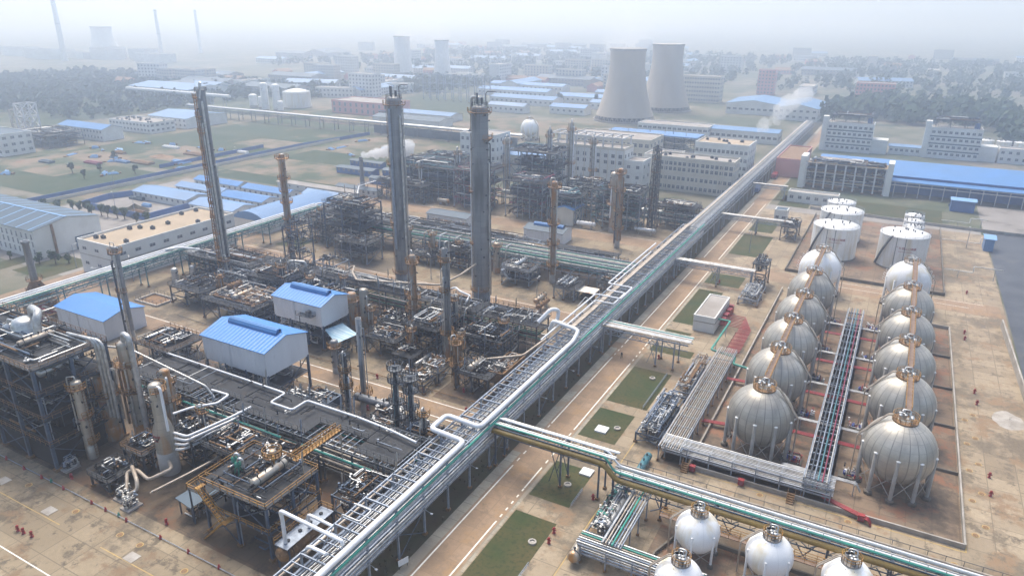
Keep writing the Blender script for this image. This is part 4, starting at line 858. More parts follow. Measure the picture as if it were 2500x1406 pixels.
posts(root, [(-72.2, 59), (-69.8, 59), (-72.2, 68.5), (-69.8, 68.5)], 4.95, .25, 'bluesteel')
root = thing('lean_to_shelter', (-94, 66, 0), 'low brown and blue roofed pump shelter behind the yellow platform', 'shelter'); b = MB(); b.add([(-97, 60, 3.3), (-92.8, 59.6, 3.0), (-91.5, 72, 3.4), (-95.5, 72.5, 3.8), (-97, 60, 3.42), (-92.8, 59.6, 3.12), (-91.5, 72, 3.52), (-95.5, 72.5, 3.92)], [(0, 3, 2, 1), (4, 5, 6, 7), (0, 1, 5, 4), (1, 2, 6, 5), (2, 3, 7, 6), (3, 0, 4, 7)]); part(b, 'roof', 'slate', root)
posts(root, [(-96.6, 60.4), (-93, 60), (-95.3, 72), (-91.8, 71.6)], 3.1, .2, 'steel', foot=False); clutter(root, -96.4, 60.5, .2, -92.6, 71, 2.6, 20, 61, ('pipe', 'dark', 'steel'))
PV = structure('small platform with orange rails at the foot of the cone shouldered vessel', -116.5, 64.2, -111, 69.2, (4.6,), 2, 1, 'steel', rm='rust', seed=33, n=18)
hdrum('grey drum standing beyond the open concrete basin', -91.8, 100.4, 4.2, 8.6, .85, 'x', 'column')
root = thing('basin', (-90, 102, 0), 'open rectangular basin on blue walls behind the deck rack', 'basin'); b = MB(); b.box(-101, 93.6, 2.4, -94.6, 94, 4.4); b.box(-101, 98.8, 2.4, -94.6, 99.2, 4.4); b.box(-101, 94, 2.4, -100.6, 98.8, 4.4); b.box(-95, 94, 2.4, -94.6, 98.8, 4.4); b.box(-100.6, 94, 2.3, -95, 98.8, 3.9); part(b, 'trough', 'bluesteel', root); posts(root, [(-100.6, 94), (-95, 94), (-100.6, 98.8), (-95, 98.8)], 2.4, .4, 'bluesteel'); clutter(root, -101, 93.8, 4.2, -94.8, 99, 5.6, 16, 63)
# clutter frames north of rack A
structure('tangled pipe frame between the front deck rack and the two slim columns', -84, 91.5, -69, 97, (2.8,), 3, 1, 'steel', decks=(), seed=35, n=34, rm='steel')
structure('pipe frame in front of the white shelter, beside the deck rack', -131, 90.4, -104, 91.4, (3.6,), 4, 1, 'steel', decks=(), rails=(), seed=36, n=26)
structure('maze of low piping behind the lettered vessels', -116, 76.5, -104, 79, (3,), 2, 1, 'steel', decks=(), rails=(), seed=37, n=30)
structure('dark pipework east of the yellow platform under the main rack', -72, 71, -64.4, 78.6, (3.0, 6.0), 2, 2, 'bluesteel', decks=(), rails=(), seed=38, n=26)
# --- shelters with blue roofs
def shelter(label, x0, y0, x1, y1, zb, ze, rh, legs=True, vent=True, m='panel', rm='blueroof', cat='shelter', name='blue_roof_shelter', eave=.35):
    root = thing(name, ((x0+x1)/2, (y0+y1)/2, 0), label, cat, 'blue roofed sheds'); ym = (y0+y1)/2
    b = MB(); b.add([(x0, y0, zb), (x1, y0, zb), (x1, y1, zb), (x0, y1, zb), (x0, y0, ze), (x1, y0, ze), (x1, y1, ze), (x0, y1, ze), (x0, ym, ze+rh), (x1, ym, ze+rh)], [(0, 1, 5, 4), (2, 3, 7, 6), (1, 2, 6, 9, 5), (3, 0, 4, 8, 7), (0, 3, 2, 1)]); part(b, 'wall', m, root)
    b = MB(); e = eave; k = rh/(ym-y0)*e
    for s, yy in ((-1, y0-e), (1, y1+e)):
        z = ze-k; V = [(x0-e, yy, z), (x1+e, yy, z), (x1+e, ym, ze+rh), (x0-e, ym, ze+rh)]; V2 = [(a, b_, c+.14) for a, b_, c in V]
        b.add(V+V2, [(0, 3, 2, 1), (4, 5, 6, 7), (0, 1, 5, 4), (1, 2, 6, 5), (2, 3, 7, 6), (3, 0, 4, 7)])
    part(b, 'roof', rm, root)
    if vent:
        L = (x1-x0)*.76; xa = (x0+x1)/2-L/2+.6; b = MB(); n = 10; vs = []
        for x in (xa, xa+L):
            for i in range(n+1): t = PI*(.0+.66*i/n); vs.append((x, ym-.1-1.0*math.cos(t)*1.0, ze+rh-.1+1.15*math.sin(t)))
        b.add(vs, [(i, i+1, n+2+i, n+1+i) for i in range(n)]+[tuple(range(n+1)), tuple(range(n+1, 2*n+2))[::-1]], False); b.box(xa, ym+.55, ze+rh-.3, xa+L, ym+.75, ze+rh+.75); part(b, 'ridge_vent', 'blueroofy', root)
        b = MB(); b.box(xa+.05, ym+.36, ze+rh+.5, xa+L-.05, ym+.54, ze+rh+.8); part(b, 'vent_slot', 'black', root)
    if legs:
        xs = [x0+.2+(x1-x0-.4)*i/3 for i in range(4)]; posts(root, [(x, y) for x in xs for y in (y0+.2, y1-.2)], zb+.3, .45, 'bluesteel')
        b = MB()
        for y in (y0+.2, y1-.2): b.bar((x0, y, zb*.55), (x1, y, zb*.55), .2)
        for x in (x0+.2, x1-.2): b.bar((x, y0, zb*.55), (x, y1, zb*.55), .2); b.bar((x, y0, .3), (x, y1, zb), .14)
        part(b, 'tie_beam', 'bluesteel', root)
        b = MB(); b.box(x0+.5, y0+.5, zb*.55, x1-.5, y1-.5, zb*.55+.1); part(b, 'floor', 'grate', root); clutter(root, x0+1, y0+.5, .3, x1-1, y1-.5, zb-1, 60, int(-x0), ('pipe', 'dark', 'alu', 'steel'), (.06, .22))
    dpp = MB()
    for f in (.45, 1.0): dpp.tube([(x0+(x1-x0)*f-.1, y0-.12, ze-.3), (x0+(x1-x0)*f-.1, y0-.12, .3 if not legs else zb-.5)], .08)
    part(dpp, 'downpipe', 'panel', root)
    return root
shelter('largest white walled shed on stilts under a bright blue ridged roof', -127, 91.8, -108, 103.9, 8.3, 14, 1.75)
s2 = shelter('white walled stilt shed with a blue roof and wall mounted landing, farther back', -135, 119.8, -118.7, 129.6, 6.4, 12, 1.5)
b = MB(); b.box(-125.4, 117.8, 9.2, -120.5, 119.7, 9.3); b.rail([(-125.4, 117.8, 9.3), (-120.5, 117.8, 9.3), (-120.5, 119.6, 9.3)], t=.07); b.box(-122.6, 118.4, 9.3, -121.6, 119.4, 10.6); b.bar((-124.6, 118.2, .2), (-124.6, 118.2, 9.2), .15); part(b, 'landing', 'steel', s2)
shelter('low white walled shed with a plain blue roof beside the thin twin pipe column', -192.5, 96.7, -171.6, 108, 0, 5.6, 1.4, legs=False, vent=False)
root = thing('canopy', (-114, 121, 0), 'translucent striped blue canopy beside the farther stilt shed', 'canopy'); b = MB(); V = [(-118.6, 120.4, 5.6), (-112.2, 117.2, 4.6), (-110.8, 123.6, 4.8), (-117.4, 125.6, 5.6)]; b.add(V+[(a, c, d+.1) for a, c, d in V], [(0, 3, 2, 1), (4, 5, 6, 7), (0, 1, 5, 4), (1, 2, 6, 5), (2, 3, 7, 6), (3, 0, 4, 7)])
K['canopy'] = mat('striped_canopy', (.5, .62, .68), (.12, .3, .42), 1.0, .4, st=(.15, 1.6, .2)); part(b, 'roof', 'canopy', root); posts(root, [(-112.6, 117.6), (-111.2, 123.2), (-117.2, 125)], 4.6, .18, 'steel', foot=False); clutter(root, -117.5, 118, .2, -111.5, 124, 3.6, 14, 71)
# --- more frames and vessels packed into the units
for i, (x0, y0, x1, y1, lv, m_, lab) in enumerate((
    (-127, 74.5, -118.5, 79, (3.6, 7.4), 'steel', 'two level pipe frame behind the lettered rusty vessel'), (-117, 57.8, -112, 63, (2.6,), 'steel', 'low valve frame beside the slim pale lettered column'),
    (-103.5, 90.5, -96, 93.2, (3.2, 6), 'steel', 'pipe frame between the largest stilt shed and the open basin'), (-86, 98, -79, 103.5, (3.0,), 'steel', 'low skid frame beside the grey drum by the cross road'),
    (-72.5, 89.9, -64.6, 95, (3.6, 6.6), 'bluesteel', 'pipe frame joining the front deck rack to the main rack'), (-142, 128.4, -136, 140.5, (4.2, 8), 'steel', 'narrow frame left of the farther stilt shed'),
    (-134, 131.4, -121.5, 140.8, (4.4, 8.2), 'steel', 'frame packed with exchangers behind the farther stilt shed'), (-113, 133.5, -104.6, 141, (4.5,), 'steel', 'exchanger frame left of the rusty basket column'),
    (-100, 129, -90.5, 140.4, (4.8, 8), 'steel', 'tall pipe frame between the two columns of the middle rack'), (-86.5, 132, -74, 140, (4.6, 7.6), 'steel', 'pipe frame at the east end of the middle deck rack'),
    (-181, 134.4, -166, 138.6, (3.2,), 'bluesteel', 'pipe frame by the two small capped vessels'), (-195.5, 141, -192.4, 152, (4.8,), 'tealsteel', 'frame under the end of the left pipe rack'),
    (-190, 186.5, -177.5, 194, (4.4, 8.6), 'steel', 'frame at the west end of the green piped rack'), (-126, 186, -117, 192.4, (4.2, 7.4), 'steel', 'frame between the tan adsorbers and the exchanger skid'),
    (-149, 206.5, -133, 212.5, (4, 7), 'steel', 'frame behind the green piped rack, west part'), (-131, 206.5, -104, 212.5, (4.2,), 'bluesteel', 'frame behind the green piped rack, middle part'),
    (-101, 206.5, -72, 212, (4,), 'steel', 'frame behind the green piped rack, east part'), (-160, 134, -146, 141.4, (8.6,), 'steel', 'upper pipe deck beside the tallest slim column'),
    (-92, 113.8, -84, 118.4, (2.4,), 'steel', 'low pump frame on the far kerb of the cross road'), (-73.5, 190, -66, 194.4, (4.4,), 'light', 'frame where the green piped rack meets the main rack'),
    (-208, 253, -182, 259.5, (4, 8), 'bluesteel', 'blue frame by the steam stack'), (-120, 270, -106, 279, (5, 10, 14), 'steel', 'dark process frame before the pale laboratory block'), (-80, 270, -66, 279, (5, 9), 'steel', 'pipe frame beside the lattice tower and main rack'),
    (-103, 71, -93.5, 78, (3, 5.6), 'steel', 'dark pipe frame behind the low pump shelter'), (-91.5, 72, -82, 78.6, (3, 6), 'steel', 'dark pipe frame between the yellow platform and the deck rack'), (-110.4, 70, -105, 75.5, (3, 6.2), 'steel', 'small pipe frame right behind the cone shouldered vessel'))):
    structure(lab, x0, y0, x1, y1, lv, max(1, int((x1-x0)/5)), 2 if y1-y0 > 5 else 1, m_, seed=400+i, n=int(12+(x1-x0)*(y1-y0)*.22), decks=lv[-1:] if i % 3 else (), rails=lv[-1:] if i % 3 else (), rr=(.06, .24), group='pipe frames of the process units')
for i, (x, y, r, h, m_) in enumerate(((-112, 130.6, .6, 9.5, 'orange'), (-106.2, 139.4, .55, 12, 'column'), (-97.2, 127.6, .7, 8.2, 'vessel'), (-91.6, 138.6, .5, 13.5, 'steel'), (-84.4, 129.8, .6, 9, 'orange'), (-77.4, 138.6, .7, 10.5, 'column'), (-138.6, 137, .7, 11.5, 'vessel'), (-128.6, 139.6, .6, 12.5, 'column'), (-149, 136.6, .8, 13, 'steel'), (-165.4, 128.6, .7, 9.5, 'vessel'), (-171.6, 136.4, .6, 11, 'column'), (-118.8, 77.2, .7, 12.5, 'orange'), (-106.6, 74.6, .5, 10.5, 'steel'), (-68.6, 92.6, .5, 11.5, 'steel'), (-133.4, 189.6, .9, 11, 'vessel'), (-122, 188.4, .7, 10, 'orange'), (-183.4, 190.6, 1.0, 13, 'column'), (-168.6, 188.6, 1.0, 19, 'vessel'))):
    column('small_column', 'slim upright vessel %s' % ('left of the rusty basket column', 'just behind the rusty basket column', 'on the platform before the basket column', 'left of the narrow grey column', 'right of the narrow grey column', 'at the east end of the middle frames', 'left of the farther stilt shed', 'behind the farther stilt shed', 'by the upper pipe deck', 'on the edge of the equipment deck', 'by the two small capped vessels', 'behind the cone shouldered vessel, rusty', 'behind the cone shouldered vessel, dark and thin', 'beside the topped lightning rod column', 'west of the tan adsorbers', 'close beside the tan adsorbers', 'in the west end frame of the green rack', 'inside the tall process frame')[i], x, y, r, h, m_, plats=[(h*.55, 0, A2, .75), (h-.7, -2.8, .4, .7)], pipes=[(-.6, .13, 2, h-1, 'alu')], lad=-2.5, skirt=1.5, skm='orange' if i % 2 else 'conc', goose=(-1.6+i*.5, .15, .8, 5), group='slim vessels of the process units', n=14)
# ---------------------------------------------------------------- middle unit: deck rack B and what stands round it
rb = deckrack('long dark deck rack of the middle unit running behind the blue roofed sheds', -163, -70, 142.4, 149.0, (3.4, 6.2, 9.0), 6.6, [(-162, -143, 142.6, 148.8), (-143, -107, 142.6, 148.4), (-107, -87, 141.4, 149), (-86.4, -69.6, 140.6, 149.2)], 51, 13, npipe=7)
pipe_thing('header_pipe', [(-137, 150.4, 9), (-134.5, 151, 10.6), (-131, 146, 10.6), (-126, 141.8, 10.6), (-104, 150.4, 10.4), (-101, 156, 12), (-100.5, 163.8, 13)], .3, 'tanpipe', 'long tan pipe crossing the middle deck rack to the foot of the great column', bend=1)
pipe_thing('header_pipe', [(-102, 151, 9.2), (-99, 150.6, 10.6), (-96, 148.5, 10.6), (-92.4, 147.4, 10.6), (-91.5, 144.5, 10.6), (-92, 144, 9.2)], .26, 'whitepipe', 'white pipe loop on the middle deck rack below the great column', bend=.7)
pipe_thing('header_pipe', [(-152.5, 143, 9), (-152.5, 143, 11.4), (-147.5, 144.6, 11.4), (-147.5, 144.6, 9)], .42, 'pipe', 'arched fat pipe over the middle deck rack by the farther blue roofed shed', bend=1)
pipe_thing('header_pipe', [(-65.4, 139, 8.2), (-68, 131, 6.2), (-76.5, 126, 5.2)], .3, 'tanpipe', 'brown pipe slanting down from the deck end to the rusty tub')
pipe_thing('header_pipe', [(-142, 142, 7.3), (-86, 142.0, 7.3)], .3, 'tanpipe', 'tan pipe along the near face of the middle deck rack')
for i in range(7): x = -106+i*5.3; pipe_thing('drop_pipe', [(x, 147, 9.6), (x, 141.6, 9.4), (x, 140.6, 8), (x, 139.6, 3.4), (x+.6, 132, 3.2)], .17, ('alu', 'pipe', 'light')[i % 3], 'metal drop pipe on the near side of the middle deck rack, %s from the west' % ('first', 'second', 'third', 'fourth', 'fifth', 'sixth', 'seventh')[i])
rr_ = thing('ring_walkway', (-97, 139.6, 6.6), 'tan ring shaped pipe header hanging on the middle deck rack', 'pipe ring'); MB().tube([(1.5*math.cos(t), .9*math.sin(t), 0) for t in [A2*k/18 for k in range(19)]], .32).obj('ring', 'tanpipe', rr_)
structure('steel platform with exchangers between the sheds and the rusty basket column', -109, 124.5, -100, 131, (4.6,), 2, 1, 'steel', seed=52, n=24, rr=(.06, .2))
structure('lower dark platform in front of the rusty basket column', -99.2, 122.5, -93.5, 126.8, (3.0,), 1, 1, 'steel', rails=(), seed=53, n=12)
structure('stilted platform carrying a pale drum near the main rack', -79, 119.2, -70.6, 125.8, (4.8,), 2, 1, 'steel', seed=54, n=16, brace=True, rm='steel')
hdrum('pale dished drum on the stilted platform near the main rack', -75.6, 120, 5.9, 5.2, .85, 'y', 'vessel', base=4.8)
hdrum('shiny drum on the ground in front of the middle deck rack', -81.2, 126.5, 1.7, 5.2, 1.1, 'y', 'vessel')
column('knockout_pot', 'rusty caged column at the corner of the stilted platform near the main rack', -80.2, 121.4, .7, 11.8, 'rust', plats=[(5.2, 0, A2, 1.0), (10.6, 0, A2, .9)], pipes=[(-.6, .14, 3, 10.5, 'alu')], lad=-2.5, skirt=2, skm='rust', goose=(-2, .16, .8, 9))
root = thing('rusty_tub', (-70.5, 128.5, 0), 'rusty oblong tub full of fittings beside the main rack', 'tub'); b = MB(); x0, x1, y0, y1 = -73, -68.6, 122.6, 133.5
b.box(x0, y0, 2.2, x1, y0+.3, 5); b.box(x0, y1-.3, 2.2, x1, y1, 5); b.box(x0, y0, 2.2, x0+.3, y1, 5); b.box(x1-.3, y0, 2.2, x1, y1, 5); b.box(x0+.3, y0+.3, 2.2, x1-.3, y1-.3, 3.6); part(b, 'trough', 'rust', root)
posts(root, [(x0+.3, y0+.3), (x1-.3, y0+.3), (x0+.3, y1-.3), (x1-.3, y1-.3)], 2.2, .4, 'steel'); clutter(root, x0+.4, y0+.6, 3.8, x1-.4, y1-.6, 5.4, 18, 57)
hdrum('slim white exchanger bundle on short legs in front of the middle rack', -92.5, 122.6, 1.5, 7.5, .5, 'y', 'pipe')
root = structure('skid of grey pumps and bent pipe below the narrow grey column', -88.5, 119, -83.5, 125, (3.2,), 1, 1, 'steel', decks=(), rails=(), seed=58, n=26, mats=('alu', 'pipe', 'light', 'rust'))
column('reactor_vessel', 'tan vessel with rust collar by the farther stilt shed, right of the pair', -114.8, 131.5, 1.15, 13.8, 'vessel', plats=[(5.4, 0, A2, 1.0)], lad=-2.5, skirt=3, skm='orange', pipes=[(-.4, .2, 4, 12, 'alu')])
column('reactor_vessel', 'dark rusty vessel by the farther stilt shed, left of the pair', -119.6, 132.2, 1.3, 11.6, 'orange', plats=[(9.4, -2.6, .5, .9)], lad=-2.5, skirt=2.5, skm='rust')
column('surge_drum', 'upright ribbed grey vessel at the near corner of the canopy', -108.3, 112.5, .9, 8.6, 'column', plats=[(6.9, -2.5, .3, .8)], lad=None, skirt=1.5)
for i, (x, y) in enumerate(((-82.6, 168), (-85.2, 171.5))): hdrum('exchanger bundle with silver ends in the open yard by the road, %s' % ('nearer one', 'farther one')[i], x, y, 1.8, 6.5, .7, 'y', ('rust', 'vessel')[i])
hdrum('bright silver drum beside the east end of the middle deck rack', -86.5, 151.8, 6.2, 8.5, .8, 'x', 'alu')
column('knockout_pot', 'short dark rusty pot standing behind the middle deck rack', -95.5, 152.3, .9, 6.2, 'rust', lad=None, skirt=1, plats=[(4.6, 0, A2, .7)])
# western equipment
structure('low deck of piping and pumps beside the left pipe rack', -180, 122.5, -167, 132.5, (2.8, 5.4), 2, 2, 'steel', seed=60, n=22, decks=(5.4,), rails=(5.4,))
sd_ = structure('equipment deck round the foot of the tallest slim column', -162.5, 119.4, -143.2, 133, (5.8,), 3, 2, 'steel', seed=61, n=34, rr=(.08, .28), mats=('pipe', 'alu', 'steel', 'rust', 'tanpipe'))
hdrum('tan drum lying on the deck by the tallest slim column', -152.5, 122, 7.0, 8, .85, 'y', 'vessel', base=5.8); hdrum('rusty ball ended drum at the foot of the tallest slim column', -160.3, 127, 7.0, 4, 1.0, 'y', 'rust', base=5.8)
structure('pipe bundle frame running from the tallest column to the middle deck', -175, 133.5, -146, 141.5, (3.5, 6.5), 4, 2, 'steel', decks=(), rails=(), seed=62, n=44, mats=('pipe', 'steel', 'light', 'alu'))
structure('dense grey frame at the west end of the middle deck rack', -192, 139, -165, 150, (4, 8.2), 3, 2, 'steel', seed=63, n=34, decks=(8.2,), rails=(8.2,))
structure('open frame with a white arched pipe at the far left of the middle deck', -150, 150, -142, 157, (4.5, 9.5), 1, 1, 'light', decks=(4.5,), rails=(), seed=64, n=14)
for i, (x, y) in enumerate(((-192.6, 133.4), (-190, 138.2))):
    c_ = column('upright_tank', 'small white capped upright vessel by the left pipe rack, %s' % ('nearer one', 'farther one')[i], x, y, 1.0, 5.2, 'pipe', lad=None, skirt=1)
root = thing('sump_pit', (-185.6, 121, 0), 'square open pit with a concrete rim and railing left of the blue roof', 'pit'); b = MB(); b.box(-190.6, 117.6, 0, -180.6, 118.2, .5); b.box(-190.6, 123.8, 0, -180.6, 124.4, .5); b.box(-190.6, 118.2, 0, -190, 123.8, .5); b.box(-181.2, 118.2, 0, -180.6, 123.8, .5); part(b, 'rim', 'conc', root)
b = MB(); b.box(-190, 118.2, 0, -181.2, 123.8, .06); part(b, 'water', 'rust', root); b = MB(); b.rail([(-190.3, 117.9, .5), (-180.9, 117.9, .5), (-180.9, 124.1, .5), (-190.3, 124.1, .5)], closed=True, t=.07); part(b, 'railing', 'steel', root)
# --- rack C and the far unit
rc = rack('pipe_rack', 'open topped green piped rack of the far unit, running to the main rack', 'x', -191, -64.5, 195, 202, [3.4, 5.6, 7.8], [-190+6.2*i for i in range(21)], [(195.5+.75*i, 7.95, .13, ('pipe', 'teal', 'steel', 'light', 'tanpipe')[i % 5]) for i in range(9)]+[(195.5+.9*i, 5.8, .18, ('teal', 'pipe', 'tealsteel')[i % 3]) for i in range(8)]+[(194.8, 7.2, .24, 'teal'), (194.7, 4.8, .2, 'tealsteel'), (194.7, 6.2, .15, 'pipe')], m='light', beam_step=2.1)
dk = MB(); dk.box(-150, 203, 8.3, -72, 206, 8.45); dk.box(-184, 196, 8.3, -150, 203, 8.45); part(dk, 'deck', 'grate', rc); b = MB(); b.rail([(-150, 203, 8.45), (-72, 203, 8.45), (-72, 206, 8.45)], t=.07); part(b, 'railing', 'steel', rc); clutter(rc, -184, 197, 8.6, -96, 206, 10, 50, 66, ('pipe', 'dark', 'steel', 'light'), (.07, .16))
for i in range(6): x = -140+i*6.5; pipe_thing('drop_pipe', [(x, 198, 8.6), (x, 194, 8.6), (x, 193.4, 2), (x+1, 189, 1.4)], .18, ('tanpipe', 'whitepipe', 'alu')[i % 3], 'drop pipe on the near side of the green piped rack, %s from the west' % ('first', 'second', 'third', 'fourth', 'fifth', 'sixth')[i])
for i, (x, y) in enumerate(((-109.6, 191.6), (-115.4, 192.4), (-146.2, 193), (-151, 192.6))):
    column('adsorber', 'tan %s vessel with an orange band in front of the green piped rack' % ('upright', 'matching upright', 'far upright', 'westmost upright')[i], x, y, 1.15, 10.5, 'vessel', lad=None, skirt=2, skm='orange', top='dome', goose=(1.4, .18, .7, 9), plats=[(9.4, -2.4, .4, .7)], group='tan adsorber vessels')
structure('steel platform with a silver exchanger on top, west of the ringed rusty column', -103.6, 184.4, -94, 191.6, (2.4, 5.0), 2, 1, 'light', seed=67, n=20, stair=True, rm='light')
hdrum('shining exchanger on the steel platform west of the ringed rusty column', -99.4, 186, 6.2, 6.0, .95, 'y', 'alu', base=5.0)
structure('low round pump platform east of the ringed rusty column', -83.5, 180.4, -77, 188, (3.8,), 2, 1, 'light', seed=68, n=22, mats=('light', 'pipe', 'alu', 'dark'))
for i in range(3): hdrum('slim pipe exchanger on the pump platform, %s' % ('left', 'middle', 'right')[i], -82.6+i*1.7, 181.5, 4.9, 6.4, .4, 'y', ('pipe', 'light', 'alu')[i], base=3.8)
root = thing('canopy', (-74.4, 184.4, 0), 'small white canopy with a brown stain over dark pumps', 'canopy'); b = MB(); b.box(-77, 182.2, 2.9, -71.4, 187, 3.05); part(b, 'roof', mat('stained_sheet', (.72, .66, .56), (.35, .15, .06), .3, .6, lo=.55, hi=.6), root); posts(root, [(-76.7, 182.5), (-71.7, 182.5), (-76.7, 186.7), (-71.7, 186.7)], 2.9, .2, 'steel', foot=False); b = MB(); b.box(-76, 183, 0, -72.5, 186, 1.6); part(b, 'pump', 'dark', root)
structure('blue steel tower of piping behind the second slim rusty column', -172, 160, -165.5, 166.5, (5, 10, 15), 1, 1, 'bluesteel', decks=(), seed=69, n=18, bm='bluesteel')
structure('tall grey process frame west of the great pair of columns', -176, 184, -160, 196, (4.6, 9.2, 13.6, 17), 2, 1, 'bluesteel', seed=70, n=30, decks=(9.2, 13.6), pw=.4, rr=(.08, .28))
structure('grey platform with rails beyond the tall process frame', -165, 176, -151, 184, (4.4, 7.4), 2, 1, 'light', seed=71, n=26)
structure('lower skid of exchangers west of the great column', -140, 186, -127, 191.5, (3.4,), 2, 1, 'steel', seed=72, n=18)
# far steel, beyond the third cross road
for i, (x0, y0, x1, y1, lv, m_, lab) in enumerate((
    (-206, 262, -170, 280, (5, 10, 15), 'steel', 'dark blue grey process frame behind the left great column'), (-168, 256, -152, 272, (5, 11, 17), 'purple', 'maroon framed process block right of the far column'),
    (-141, 254, -124, 268, (5, 10, 15.5), 'bluesteel', 'blue grey process block with maroon feet behind the great column'), (-122.5, 256, -110, 268, (6, 11), 'tealsteel', 'green legged process block beside the yellow small office'),
    (-104, 258, -84, 270, (5, 10, 15), 'tealsteel', 'green and blue process block near the lattice tower'), (-150, 274, -128, 290, (6, 12, 18, 24), 'bluesteel', 'tallest blue process tower before the pale office'),
    (-110, 281, -66, 289, (5,), 'purple', 'low maroon pipe yard in front of the long pale office block'), (-208, 286, -180, 300, (5, 10, 14), 'steel', 'dark pipe jungle at the back left of the far unit'))):
    structure(lab, x0, y0, x1, y1, lv, max(2, int((x1-x0)/5)), 2, 'light', bm=m_, seed=80+i, n=34, decks=lv[1:] if len(lv) > 1 else (), rails=lv[1:], rr=(.1, .35), mats=('steel', 'dark', 'pipe', 'bluesteel', 'purple' if i in (1, 2, 6) else 'tealsteel', 'dark'), group='process blocks of the far unit')
for i, (x, y, r, h, m_, lab) in enumerate(((-161, 291.5, 1.3, 26, 'vessel', 'pale ribbed column with a goose neck by the yellow block'), (-176.6, 273.2, 1.1, 22, 'vessel', 'pale column seen just left of the great right column'), (-172, 281, 1.2, 27, 'vessel', 'pale column hidden beside the great right column'), (-135, 283, 1.0, 33, 'column', 'tall column rising from the blue process tower'), (-127, 288, 1.1, 36, 'vessel', 'tallest cream column beside the pale office'), (-118, 292, 1.0, 30, 'vessel', 'cream column standing against the pale office'), (-190, 262, .9, 16, 'column', 'short grey column in the dark blue grey frame'))):
    column('process_column', lab, x, y, r, h, m_, plats=[(h*.5, 0, A2, 1.0), (h*.9, 0, A2, 1.0)], pipes=[(-.5, .25, 4, h-2, 'whitepipe')], lad=-2.5, skirt=2, goose=(-1.2, .3, 1.2, 6), group='columns of the far unit', n=16)
st_ = thing('steam_stack', (-220.3, 257.4, 0), 'slim grey stack blowing steam beside the far pipe line', 'stack'); MB().lathe([(1.3, 0), (.85, 14), (.85, 17)], n=18).obj('flue', 'column', st_); MB().lathe([(1.1, 15), (1.1, 15.4), (.85, 15.41)], n=18).obj('collar', 'steel', st_)
for i in range(6): hdrum('%s tank lying in the far pipe yard' % ('white', 'cream', 'grey', 'rusty', 'short white', 'long grey')[i], -200+i*23, 254+3*(i % 2), 2, 5+i*.6, .9, 'x', ('white', 'vessel', 'column', 'rust', 'white', 'alu')[i])
rack('pipe_rack', 'pipe rack along the far cross road linking the far units', 'x', -208, -64, 270.5, 273.5, [3.5, 6.0], [-206+9*i for i in range(16)], [(271+.4*i, 6.2, .16, ('whitepipe', 'pipe', 'tealsteel', 'pipe')[i % 4]) for i in range(6)]+[(271+.5*i, 3.7, .16, 'pipe') for i in range(4)], m='tealsteel')
# --- west pipe rack
wr_ = rack('pipe_rack', 'blue trussed pipe rack running up the left side past the tan roofed hall', 'y', 40, 204, -200.6, -197, [8.2], [52+12.5*i for i in range(13)], [(-200.5, 8.75, .32, 'whitepipe'), (-199.7, 8.6, .26, 'dark'), (-198.9, 8.75, .3, 'whitepipe'), (-198.1, 8.5, .2, 'pipe'), (-197.3, 8.5, .16, 'teal'), (-199.2, 6.3, .3, 'tealsteel'), (-198.0, 6.3, .24, 'pipe')], m='tealsteel', girder=(5.6, 8.0, 2.5), girdm='tealsteel', beam_step=2.5)
pipe_thing('header_pipe', [(-199, 136, 9.3), (-197, 140, 9.3), (-190, 143, 8.8), (-180, 144.5, 8.8), (-166, 144.8, 9)], .34, 'whitepipe', 'white pipe dipping from the left rack into the middle deck rack', bend=1.5)
pipe_thing('header_pipe', [(-199.8, 204, 8.8), (-199, 207, 8.8), (-184, 206, 8.8), (-180, 199, 8.6), (-170, 199, 8.6)], .34, 'whitepipe', 'white pipe turning from the left rack toward the far unit', bend=1.5)
rack('pipe_bridge', 'short blue trussed bridge from the left rack to the middle deck rack', 'x', -197, -165, 140.5, 143.5, [7.4], [-194, -182, -170], [(141+.6*i, 7.7, .2, 'pipe') for i in range(5)], m='tealsteel', girder=(5.2, 7.2, 2.4), girdm='tealsteel', cat='pipe bridge')
catwalk('light pipe trestle leading to the steam stack', [(-207, 238, 5.2), (-216, 250, 5.2), (-216, 262, 5.2), (-190, 300, 6)], .9, 'whitepipe', 'light', [(-210, 242, 5), (-216, 256, 5), (-208, 273, 5.3), (-199, 286, 5.6)], t=.09)
